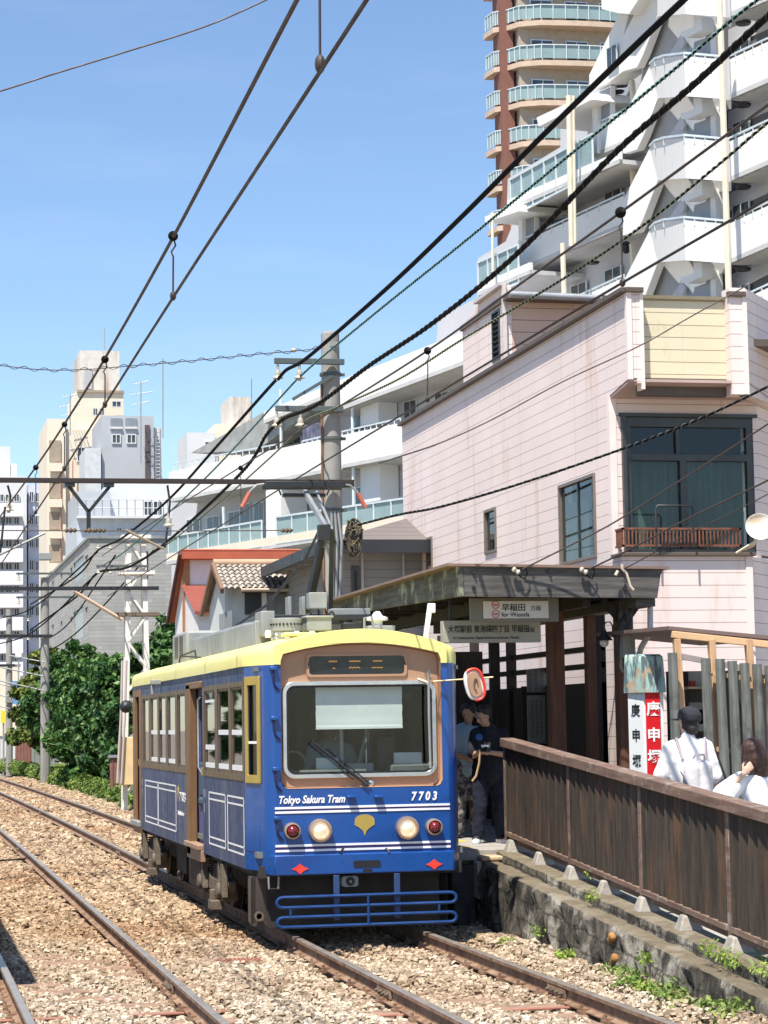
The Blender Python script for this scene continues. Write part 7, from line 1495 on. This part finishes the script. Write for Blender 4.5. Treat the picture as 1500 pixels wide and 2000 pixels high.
for (x0, y0_, x1, y1_, lab) in ((10, 990, 0, 1085, 'dark hanger rod at the left edge below the beam'), (327, 1030, 322, 1070, 'dark hanger rod below the white insulator near the apartment corner')):
    tag(MB().tube([WY(x0, y0_, PY-.4), WY(x1, y1_, PY-.4)], .018, 6).build('hanger_rod', M['blackpaint']), lab, 'hanger rod')
# ---- overhead wires
LC = 1.705
M_L = [(640, -105), (580, 0), (340, 460), (205, 700), (126, 828), (70, 912), (0, 1009), (-60, 1090)]
C_L = [(790, -120), (716, 0), (340, 578), (205, 790), (100, 955), (0, 1105), (-50, 1180)]
wire('messenger_wire', 'upper messenger wire over the empty left track carrying round black fittings', 'wire', wirepts(M_L, LC), .012, M['messw'])
wire('contact_wire', 'lower contact wire running straight over the empty left track', 'wire', wirepts(C_L, LC), .010, M['copper'])
M_R = [(1620, 130), (1500, 205), (1212, 415), (1000, 566), (835, 685), (640, 808), (470, 912), (330, 1000), (200, 1085)]
C_R = [(1620, 315), (1500, 388), (1216, 552), (1000, 681), (835, 780), (600, 922), (470, 1003), (330, 1090), (210, 1165)]
wire('messenger_wire', 'thin messenger wire above the tram track passing the pole top', 'wire', wirepts(M_R, TX), .0095, M['messw'])
wire('contact_wire', 'contact wire touched by the pantograph of the blue tram', 'wire', wirepts(C_R, TX), .009, M['copper'])
def dropper(p0, p1, X, lab, r=.032):
    a, b = WX(*p0, X), WX(*p1, X); t = thing('dropper', lab, 'dropper', tuple(a)); m = MB().ell(a, (r, r*1.1, r)); m.build('ball_fitting', M['cable'], t)
    MB().tube([a, a+Vector((.015, 0, -.06)), a+Vector((-.012, 0, -.10)), a+Vector((0, 0, -.13)), b+Vector((0, 0, .03))], .006, 5).build('rod', M['messw'], t); MB().ell(b, (.02, .03, .03)).build('clamp', M['messw'], t)
dropper((338, 461), (338, 578), LC, 'largest round black dropper fitting hanging over the left track against the sky')
dropper((205, 702), (205, 790), LC, 'black dropper fitting in front of the rust-stained tower box', .032); dropper((126, 829), (126, 915), LC, 'black dropper fitting left of the cream tower stair wing', .03); dropper((70, 913), (70, 1000), LC, 'small black dropper fitting just above the span beam at left', .035)
dropper((1212, 415), (1216, 552), TX, 'black dropper fitting in front of the white apartment fins', .038); dropper((835, 685), (835, 780), TX, 'black dropper fitting above the roof edge of the pink house', .035); dropper((470, 914), (471, 1000), TX, 'black dropper fitting left of the pole in front of the white balconies', .035)
p = WX(625, 125, LC); tag(MB().tube([WX(624, -30, LC), p], .006, 5).ell(p, (.022, .03, .04)).build('dropper_rod', M['messw']), 'thin dropper rod reaching down to the contact wire at the top of the frame', 'dropper')
XA = WY(543, 742, PY-.22).x; XB = WY(585, 738, PY-.22).x
wire('feeder_cable', 'thickest black feeder cable running from the upper crossarm to the top right', 'cable', wirepts([(1480, -120), (1335, 0), (1080, 245), (900, 425), (770, 550), (640, 665), (590, 706), (560, 722), (545, 738), (530, 752), (425, 870), (330, 975), (240, 1050), (190, 1076), (150, 1125), (60, 1180)], XA), .027, M['cable'])
wire('feeder_cable', 'cable wrapped in a pale green spiral running from the upper crossarm', 'cable', wirepts([(1640, -90), (1480, 0), (1300, 150), (1080, 330), (900, 478), (760, 590), (650, 680), (610, 714), (588, 734), (570, 752), (420, 915), (320, 1010), (240, 1080), (190, 1110)], XB), .010, M['cable'], wrap=(.014, .11, .006, pm('green_spiral', (.16, .34, .34), .5)))
XC = WY(541, 828, PY-.22).x; XD = WY(588, 830, PY-.22).x
wire('feeder_cable', 'thick black feeder cable with thin loops running from the lower crossarm', 'cable', wirepts([(1620, -60), (1500, 32), (1350, 170), (1200, 300), (1000, 505), (840, 635), (720, 715), (620, 790), (560, 815), (542, 828), (520, 850), (470, 925), (330, 1055), (250, 1108), (190, 1119), (150, 1165), (60, 1230)], XC), .024, M['cable'], wrap=(.028, .22, .0035, M['messw']))
wire('feeder_cable', 'pale green spiral cable running from the right end of the lower crossarm', 'cable', wirepts([(1620, 150), (1500, 240), (1400, 325), (1250, 445), (1100, 545), (900, 665), (780, 740), (660, 795), (600, 820), (575, 850), (430, 980), (300, 1080), (200, 1120)], XD), .009, M['cable'], wrap=(.012, .12, .0055, pm('olive_spiral', (.27, .32, .20), .6)))
wire('service_cable', 'thin rope-like cable crossing the pink wall just above its middle', 'cable', [WY(x, y, 29.2) for x, y in ((1600, 480), (1500, 535), (1350, 618), (1250, 675), (1100, 745), (960, 820), (860, 865), (780, 892))]+[WY(740, 905, 33.9)], .011, M['messw'])
wire('service_cable', 'thick twisted cable crossing the pink wall from the tangle on the pole', 'cable', [WY(x, y, Y) for x, y, Y in ((1640, 680, 26), (1500, 755, 27), (1350, 825, 28), (1190, 886, 29.2), (1000, 950, 30.3), (860, 990, 31.8), (780, 1005, 33), (700, 1025, 34.0))], .017, M['cable'], wrap=(.017, .14, .007, pm('grey_spiral', (.10, .11, .11), .6)))
wire('guy_wire', 'wire from the right frame edge down to the first clamp on the canopy fascia', 'wire', [WY(x, y, Y) for x, y, Y in ((1620, 745, 22), (1500, 828, 23), (1350, 925, 23.8), (1200, 1020, 24.5), (1100, 1072, 24.8), (1020, 1112, 24.95))], .009, M['messw'])
wire('guy_wire', 'lower wire from the right frame edge to the middle clamp on the canopy fascia', 'wire', [WY(x, y, Y) for x, y, Y in ((1620, 870, 22), (1500, 938, 23), (1350, 1010, 23.8), (1220, 1078, 24.5), (1146, 1114, 24.95))], .010, M['messw'])
wire('guy_wire', 'thinnest wire ending beside the tie at the right end of the fascia', 'wire', [WY(x, y, Y) for x, y, Y in ((1620, 890, 22), (1500, 965, 23), (1350, 1040, 23.8), (1240, 1100, 24.6), (1215, 1112, 24.95))], .006, M['messw'])
for px, lab in ((1008, 'left porcelain clamp with a looped tail on the canopy fascia'), (1140, 'middle porcelain clamp with a looped tail on the canopy fascia')):
    c = WY(px, 1115, 24.93); t = thing('wire_clamp', lab, 'clamp', tuple(c)); MB().lathe([(.02, -.05), (.035, -.03), (.02, 0), (.035, .03), (.02, .05)], c, (.8, 0, -.5), 10).build('insulator', M['porcelain'], t)
    MB().tube([c, c+Vector((.05, -.01, -.07)), c+Vector((.1, 0, -.09)), c+Vector((.13, 0, -.03)), c+Vector((.12, .0, .03))], .009, 5).build('cable_tail', M['cable'], t)
c = WY(1215, 1110, 24.9); tag(MB().tube([c+Vector((.0, 0, .05)), c, c+Vector((.05, 0, -.06)), c+Vector((.09, 0, -.2)), c+Vector((.13, 0, -.25))], .016, 6).tube([c+Vector((-.05, 0, -.03)), c+Vector((-.08, 0, -.08))], .02, 6).build('pale_tie', pm('pale_tie_wire', (.6, .5, .4), .6)), 'pale twisted tie hanging at the right end of the canopy fascia', 'tie')
wire('span_wire', 'wavy wrapped wire from the left edge to the top of the thick pole', 'wire', [WY(x, y, PY+.1) for x, y in ((-40, 712), (0, 714), (80, 722), (160, 722), (240, 716), (380, 704), (500, 692), (570, 686), (610, 682), (632, 677))], .007, M['messw'], wrap=(.03, .30, .006, M['messw']))
c = WY(574, 684, PY+.1); tag(MB().ell(c, (.05, .04, .035)).build('strain_insulator', M['porcelain']), 'white insulator on the wavy wire just left of the pole top', 'insulator')
wire('span_wire', 'single wire crossing the sky in the upper left corner', 'wire', [WY(x, y, 20) for x, y in ((-60, 192), (0, 178), (110, 143), (250, 100), (400, 52), (520, 0), (640, -58))], .008, M['messw'])
# ---- lattice tower
LX, LYY = 6.63, 62.9
M['lattice'] = pm('cream_lattice_paint', (.80, .76, .68), .6, var=.08, dirt=((.45, .28, .18), .58, .8, 3, .4))
T = thing('lattice_mast', 'cream lattice steel mast with zigzag bracing left of the tram roof', 'mast', (LX, LYY, 0))
zt_ = WY(265, 1045, LYY).z
def lw(z): return .36-.022*z
for sx in (-1, 1):
    for sy in (-1, 1): MB().beam((LX+sx*lw(0), LYY+sy*.2, -.2), (LX+sx*lw(zt_), LYY+sy*.15, zt_), .13, .13).build('leg', M['lattice'], T)
for sy in (-1, 1):
    m = MB(); z = .3; s_ = 1
    while z < zt_-.5: m.beam((LX-s_*lw(z), LYY+sy*.2, z), (LX+s_*lw(z+.7), LYY+sy*.2, z+.7), .085, .06); z += .7; s_ = -s_
    m.build('lacing', M['lattice'], T)
for py, w_ in ((1201, .62), (1120, .5), (1050, .4)): z = WY(265, py, LYY).z; MB().box((LX-w_, LYY-.28, z-.04), (LX+w_, LYY+.28, z+.06)).build('cross_plate', pm('rusty_brown_plate', (.16, .12, .09), .8) if py == 1201 else M['lattice'], T)
yb0, yb1 = WY(232, 1440, LYY-.4), WY(262, 1533, LYY-.4); MB().box((yb0.x, LYY-.55, yb1.z), (yb1.x, LYY-.3, yb0.z)).build('cabinet', pm('cream_yellow_cabinet', (.72, .52, .28), .6), T, bevel=.02)
for py, x0_ in ((1070, 188), (1118, 188)):
    a, b = WY(x0_, py-12, LYY-.3), WY(290, py-12, LYY-.3); arm = MB().box((a.x, LYY-.33, a.z-.03), (b.x, LYY-.27, a.z+.03)).build('crossarm', M['galv'], T)
    for ix in (192, 216): insul(arm, WY(ix, py, LYY-.3), .8)
z2 = WY(150, 1150, LYY-.3).z; m = MB().box((-4, LYY-.35, z2-.04), (LX+.6, LYY-.25, z2+.06)).build('span_beam', M['blackpaint']); tag(m, 'dark span beam reaching left from the cream lattice mast', 'span beam')
tag(MB().tube([WY(145, 1155, LYY-.3), WY(238, 1210, LYY-.3)], .05, 7).build('diagonal_strut', pm('tan_strut', (.55, .4, .28), .6)), 'tan diagonal strut between the lattice mast and its span beam', 'strut')
c = WY(246, 1380, LYY-6); tag(MB().lathe([(.0, .14), (.07, .11), (.13, .07), (.16, 0), (.14, -.02), (.0, -.03)], c, (-.3, -1, .1), 18).tube([c, c+Vector((.4, 3, 0))], .03, 6).build('round_mirror', M['blackpaint']), 'round black signal head beside the rear edge of the tram', 'signal')
for px in (239, 247): tag(MB().tube([WY(px, 1290, LYY-.6), WY(px-3, 1400, LYY-.6), WY(px-10, 1530, LYY-.6)], .035, 6).build('cable_run', pm('pale_mauve_conduit', (.45, .38, .36), .7)), ('left' if px == 239 else 'right')+' pale conduit running down the lattice mast', 'conduit')
# ---- far concrete poles
for px, Y, X, top, r, lab, arm in ((88, 97., None, 1128, .19, 'nearer grey concrete pole rising from the hedge in front of the trees', 1243), (18, 124., None, 1190, .17, 'farther grey concrete pole close to the left edge', 1300)):
    X = WY(px, 1400, Y).x; T = conc_pole(px, Y, X, WY(px, top, Y).z, r, lab); z = WY(px, arm, Y).z
    MB().box((X-8, Y-.3, z-.05), (X+.3, Y-.2, z+.07)).build('span_arm', M['blackpaint'], T)
    for dz in (1.6, 2.6): 
        a_ = MB().box((X-1.2, Y-.3, z+dz), (X+1.2, Y-.22, z+dz+.08)).build('crossarm', M['galv'], T)
        for ix in (-1.1, 1.0): insul(a_, (X+ix, Y-.26, z+dz-.2), 1.1)
    MB().box((X-.25, Y-.5, z+3.2) if px == 88 else (X-.2, Y-.4, z-2), (X+.25, Y-.1, z+3.5) if px == 88 else (X+.2, Y-.2, z-1.6)).build('junction_box', M['palegrey'], T, bevel=.02)
    for k in range(3): MB().tube([(X-1.5-k*.3, Y-.3, z-.8-k*.5), (X, Y-.3, z-1.1-k*.6)], .03, 5).build('bracket_wire', M['steel'], T)
a0 = WX(190, 1090, XA)
for k, (x0, y0_, x1, y1_, lab) in enumerate(((190, 1078, -10, 1210, 'first'), (190, 1120, -10, 1260, 'second'), (225, 1085, 80, 1255, 'third'), (300, 1075, 60, 1290, 'fourth'))):
    P0, P1 = WY(x0, y0_, LYY-.3), WY(x1, y1_, 112); mid = (P0+P1)/2-Vector((0, 0, .5))
    wire('far_cable', f'{lab} sagging far cable left of the lattice mast, counted from the left', 'cable', [P0, mid, P1], .025, M['cable'], group='far cables beyond the lattice mast')
# ================================================================ VEGETATION, VERGE
def tree(label, c, blobs, n, size, mat, trunk_h, seed, group='leafy trees beside the track'):
    T = thing('tree', label, 'tree', c, group); cx, cy, cz = c
    leaves('crown', [((cx+x, cy+y, cz+z), r, r[0]*r[2]) for x, y, z, r in blobs], int(n*1.5), size, mat, T, shell=.35, seed=seed, clumps=n//90, cr=.42)
    m = MB(); m.tube([(cx, cy, cz-.2), (cx+.1, cy+.1, cz+trunk_h*.5), (cx-.05, cy, cz+trunk_h)], [.16, .12, .07], 8)
    for x, y, z, r in blobs[:5]: m.tube([(cx+.03, cy, cz+trunk_h*.45), (cx+x*.5, cy+y*.5, cz+(z+trunk_h*.4)*.5+.2), (cx+x*.9, cy+y*.9, cz+z)], [.07, .05, .02], 6)
    m.build('trunk', M['bark'], T)
M['leafd'] = attrmat('leaf_deep_green', (.012, .045, .012), (.04, .11, .026), (.17, .28, .08), .45, .2)
tree('big dark leafy tree behind the lattice mast, tallest of the row', (8.75, 77, .1), [(-.3, 0, 1.6, (1.8, 3, 1.6)), (0, 1, 3.1, (1.7, 3, 1.5)), (.3, 0, 4.3, (1.3, 2.4, 1.2)), (-1.2, 3, 2.2, (1.3, 2.5, 1.3)), (.9, 0, 5.1, (.8, 1.6, .8)), (-.9, -2, .9, (1.2, 2, .9)), (-.6, 4, 3.4, (1.2, 2.2, 1.1))], 26000, .13, M['leafd'], 3, 2)
tree('bright glossy tree left of the dark one, its leaves catching the sun', (8.0, 86, .1), [(-.3, 0, 1.2, (1.5, 3, 1.1)), (0, 0, 2.4, (1.5, 3, 1.3)), (.3, 2, 3.7, (1.4, 2.6, 1.2)), (-.8, 3, 1.8, (1.1, 2.5, 1.2)), (-.6, 4, 3.1, (1.2, 2.4, 1.2))], 20000, .14, M['leaf'], 2.6, 3)
tree('yellow-tipped tree behind the nearer concrete pole', (7.6, 99, .1), [(0, 0, 2.0, (1.6, 3, 1.4)), (.2, 0, 3.6, (1.5, 3, 1.3)), (.4, 2, 4.9, (1.2, 2.4, .9)), (-.7, 2, 3.0, (1.1, 2.4, 1.2))], 16000, .15, M['leaf'], 2.8, 4)
tree('small yellowish tree left of the nearer concrete pole', (7.35, 112, .1), [(-.3, 0, 2.4, (1.4, 3, 1.2)), (-.5, 0, 4.0, (1.2, 2.5, .8)), (.3, 0, 3.3, (1.2, 2.5, 1.4)), (.2, 0, 5.3, (.8, 2, .7))], 12000, .16, M['leafy'], 2.6, 5)
# hedge
hb = [((6.95+.1*math.sin(y*1.7)+shift(y)*.4, y, .12+.08*math.sin(y*2.3)), (.38+.08*math.sin(y*.9), .8, .32+.1*math.sin(y*1.3)), 1) for y in np.arange(44, 134, 1.0)]
hd = leaves('hedge', hb, 42000, .07, attrmat('hedge_leaf', (.04, .08, .014), (.12, .19, .035), (.28, .36, .09), .6, .2), shell=.6, seed=8); tag(hd, 'low clipped green hedge running along the right side of the track', 'hedge')
vr = [[(x, y, .0+.05*math.sin(y*.7+x)+(.12 if x > 7 else -.16 if x < 6.5 else 0)) for x in (6.35, 6.6, 7.1, 8, 9.5, 16)] for y in np.arange(36, 150, 3)]
struct(MB().grid(vr).build('verge', pm('grassy_soil', (.16, .15, .07), 1, var=.3, bump=.6), fix=False))
def grass(name, n, x0, x1, ya, yb, zf, h, mat, seed, clump=None):
    g_ = np.random.default_rng(seed)
    if clump is not None:
        c_ = np.array(clump); k = g_.integers(0, len(c_), n); P_ = c_[k]+np.stack([g_.normal(0, .07, n), g_.normal(0, .16, n), np.zeros(n)], 1)
    else: P_ = np.stack([g_.uniform(x0, x1, n), g_.uniform(ya, yb, n), np.zeros(n)], 1); P_[:, 2] = zf
    hh = h*g_.uniform(.4, 1.2, n); a = g_.uniform(0, 6.28, n); w_ = hh*.1+.004; ln = g_.normal(0, .4, (n, 2))*hh[:, None]
    dx = np.stack([np.cos(a)*w_, np.sin(a)*w_, np.zeros(n)], 1); tip = P_+np.stack([ln[:, 0], ln[:, 1], hh], 1); md = (P_+tip)/2+np.array([0, 0, 1])*hh[:, None]*.12
    V_ = np.stack([P_-dx, P_+dx, md+dx*.9, md-dx*.9, tip, tip+dx*.1], 1).reshape(-1, 3); b_ = np.arange(n)[:, None]*6
    Fq = np.concatenate([b_+np.array([[0, 1, 2, 3]]), b_+np.array([[3, 2, 5, 4]])]); o = np_mesh(name, V_, Fq, mat, np.repeat(g_.random(n), 6)); o['kind'] = 'stuff'; return o
grass('verge_grass', 30000, 7.1, 9.0, 50, 130, .08, .22, M['grass'], 5)
# weeds along the retaining wall
def weed(px, py, label, n=110, h=.16, z=-.17, size=.028, X=None):
    p = WZ(px, py, z) if X is None else WX(px, py, X); s_ = h/.16
    T = thing('weed', label, 'weed', tuple(p), 'weeds growing beside the retaining wall')
    o = leaves('leaves', [((p.x+.0, p.y, p.z+h*.5), (.12*s_, .2*s_, h*.5), 1), ((p.x-.05*s_, p.y-.15*s_, p.z+h*.3), (.1*s_, .16*s_, h*.35), .7)], n, size, M['grass'] if n < 130 else attrmat('weed_leaf', (.06, .12, .02), (.15, .24, .05), (.36, .42, .12), .6, .3), T, shell=.2, seed=int(px)); 
    m = MB()
    for i in range(6): a = random.random()*6.3; m.tube([p, p+Vector((math.cos(a)*.06*s_, math.sin(a)*.09*s_, h*.6)), p+Vector((math.cos(a)*.1*s_, math.sin(a)*.16*s_, h*.9))], .003, 4)
    m.build('stems', pm('weed_stem', (.2, .28, .08), .8), T)
for a_ in ((942, 1838, 'small weed at the far foot of the wall beside the tram', 60, .1), (955, 1843, 'second small weed at the far foot of the wall', 50, .1), (995, 1855, 'bright yellow-green weed on gravel near the far wall foot', 120, .13), (1060, 1868, 'tiny weed between two larger ones at the wall foot', 50, .08), (1105, 1880, 'bright spreading weed midway along the wall foot', 120, .14), (1195, 1915, 'leafy weed starting the dense patch at the wall foot', 150, .16), (1230, 1935, 'tallest leafy weed of the dense patch at the wall foot', 260, .22), (1262, 1945, 'yellowish weed at the right of the dense patch', 120, .14), (1300, 1962, 'round green bush of weeds below the orange wall patches', 320, .22), (1320, 1975, 'dark green weed right of the round bush', 200, .18), (1385, 1990, 'low green weed close to the bottom edge', 200, .17), (1415, 1998, 'green weed cut by the bottom edge', 200, .2), (1450, 1990, 'weed nearest the lower right corner', 180, .18)): weed(*a_)
for px, py, X, lab in ((1155, 1760, 6.62, 'tiny weed on the wall ledge left of centre'), (1385, 1862, 6.6, 'green weed on the wall ledge under the fence'), (1410, 1878, 6.6, 'second green weed on the wall ledge'), (1430, 1890, 6.62, 'third green weed on the wall ledge'), (1482, 1905, 6.66, 'bright weed on the wall ledge at the right edge'), (1158, 1715, 6.95, 'thin weed sprouting under the fence near its second post'), (1492, 1885, 6.95, 'thin weed sprouting under the fence at the right edge'), (1052, 1830, 6.4, 'weed growing out of the wall face near its far end'), (1258, 1880, 6.4, 'weed growing out of the wall face below the ledge')): weed(px, py, lab, 46, .13, X=X, size=.02)
# ---- low things beyond the hedge at left
def lowbox(name, label, cat, px0, px1, py0, py1, Y, dep, mat, extra=None):
    a, b = WY(px0, py0, Y), WY(px1, py1, Y); t = thing(name, label, cat, ((a.x+b.x)/2, Y, b.z)); MB().box((a.x, Y, b.z), (b.x, Y+dep, a.z)).build('panel', mat, t, bevel=.02)
    m = MB(); w_ = b.x-a.x
    for i in range(5): m.box((a.x+w_*(i+.45)/5, Y-.03, b.z), (a.x+w_*(i+.55)/5, Y-.002, a.z))
    m.build('batten', mat, t); MB().box((a.x-.05, Y-.06, a.z), (b.x+.05, Y+dep+.05, a.z+.08)).build('top_rail', M['greymetal'], t)
M['redfence'] = pm('faded_brown_fence', (.22, .10, .08), .8, var=.15)
lowbox('board_fence', 'faded brown board fence behind the hedge near the left edge', 'fence', 30, 62, 1445, 1500, 136, .1, M['redfence'])
lowbox('board_fence', 'pale grey board fence behind the nearer concrete pole', 'fence', 62, 112, 1438, 1508, 120, .1, M['palegrey'])
lowbox('board_fence', 'short brown panel fence at the foot of the leafy tree', 'fence', 215, 262, 1480, 1540, 69, .1, M['redfence'])
lowbox('garden_wall', 'pale wall at the far left edge behind the hedge', 'wall', -30, 30, 1440, 1490, 150, .3, M['palewhite'])
lowbox('street_house', 'low beige shop front in the far street at the left edge', 'building', -20, 40, 1300, 1440, 175, 8, M['cream'])
for px0, px1, py0, py1, Y, c, lab in ((24, 42, 1330, 1375, 150, (.12, .3, .62), 'blue signboard in the far street left of the trees'), (2, 12, 1388, 1412, 130, (.75, .62, .05), 'small yellow sign at the left edge'), (30, 42, 1255, 1285, 160, (.7, .72, .78), 'white signboard high in the far street')):
    a, b = WY(px0, py0, Y), WY(px1, py1, Y); t = thing('signboard', lab, 'sign', ((a.x+b.x)/2, Y, b.z)); MB().box((a.x, Y, b.z), (b.x, Y+.15, a.z)).build('face', pm('sign_colour', c, .5), t); MB().cyl(((a.x+b.x)/2, Y+.1, -.4), ((a.x+b.x)/2, Y+.1, b.z), .06, 6).build('post', M['steel'], t)
# ---- trees added left of the tracks, out of view, to reflect in the tram's side windows
for i, (x, y) in enumerate(((-9, 48), (-10, 60), (-9, 73), (-10, 88), (-9, 104))):
    tree(('first', 'second', 'third', 'fourth', 'fifth')[i]+' tree of the added, unseen row left of the tracks', (x, y, -.3), [(0, 0, 2.2, (2.6, 6.5, 2.3)), (0, 1, 4.6, (2.4, 6, 2.0)), (.3, -1, 6.6, (1.8, 4.5, 1.6))], 5000, .3, M['leafd'], 4, 30+i, 'added trees left of the tracks')
# ---- canopy of the opposite platform, outside the frame, whose shadow falls on the ballast
T = thing('opposite_canopy', 'flat canopy of the opposite platform, outside the frame at the left', 'canopy', (-1.5, 26, .6))
MB().box((-3.2, 19.9, 3.3), (.27, 33, 3.5)).build('roof', M['capbrown'], T)
for y in (21.5, 27, 32): MB().box((-1.6, y, .6), (-1.45, y+.15, 3.3)).build('pillar', M['woodred'], T)
struct(MB().box((-4, 20.3, -.42), (-.1, 40, .6)).build('opposite_platform', M['platform']))
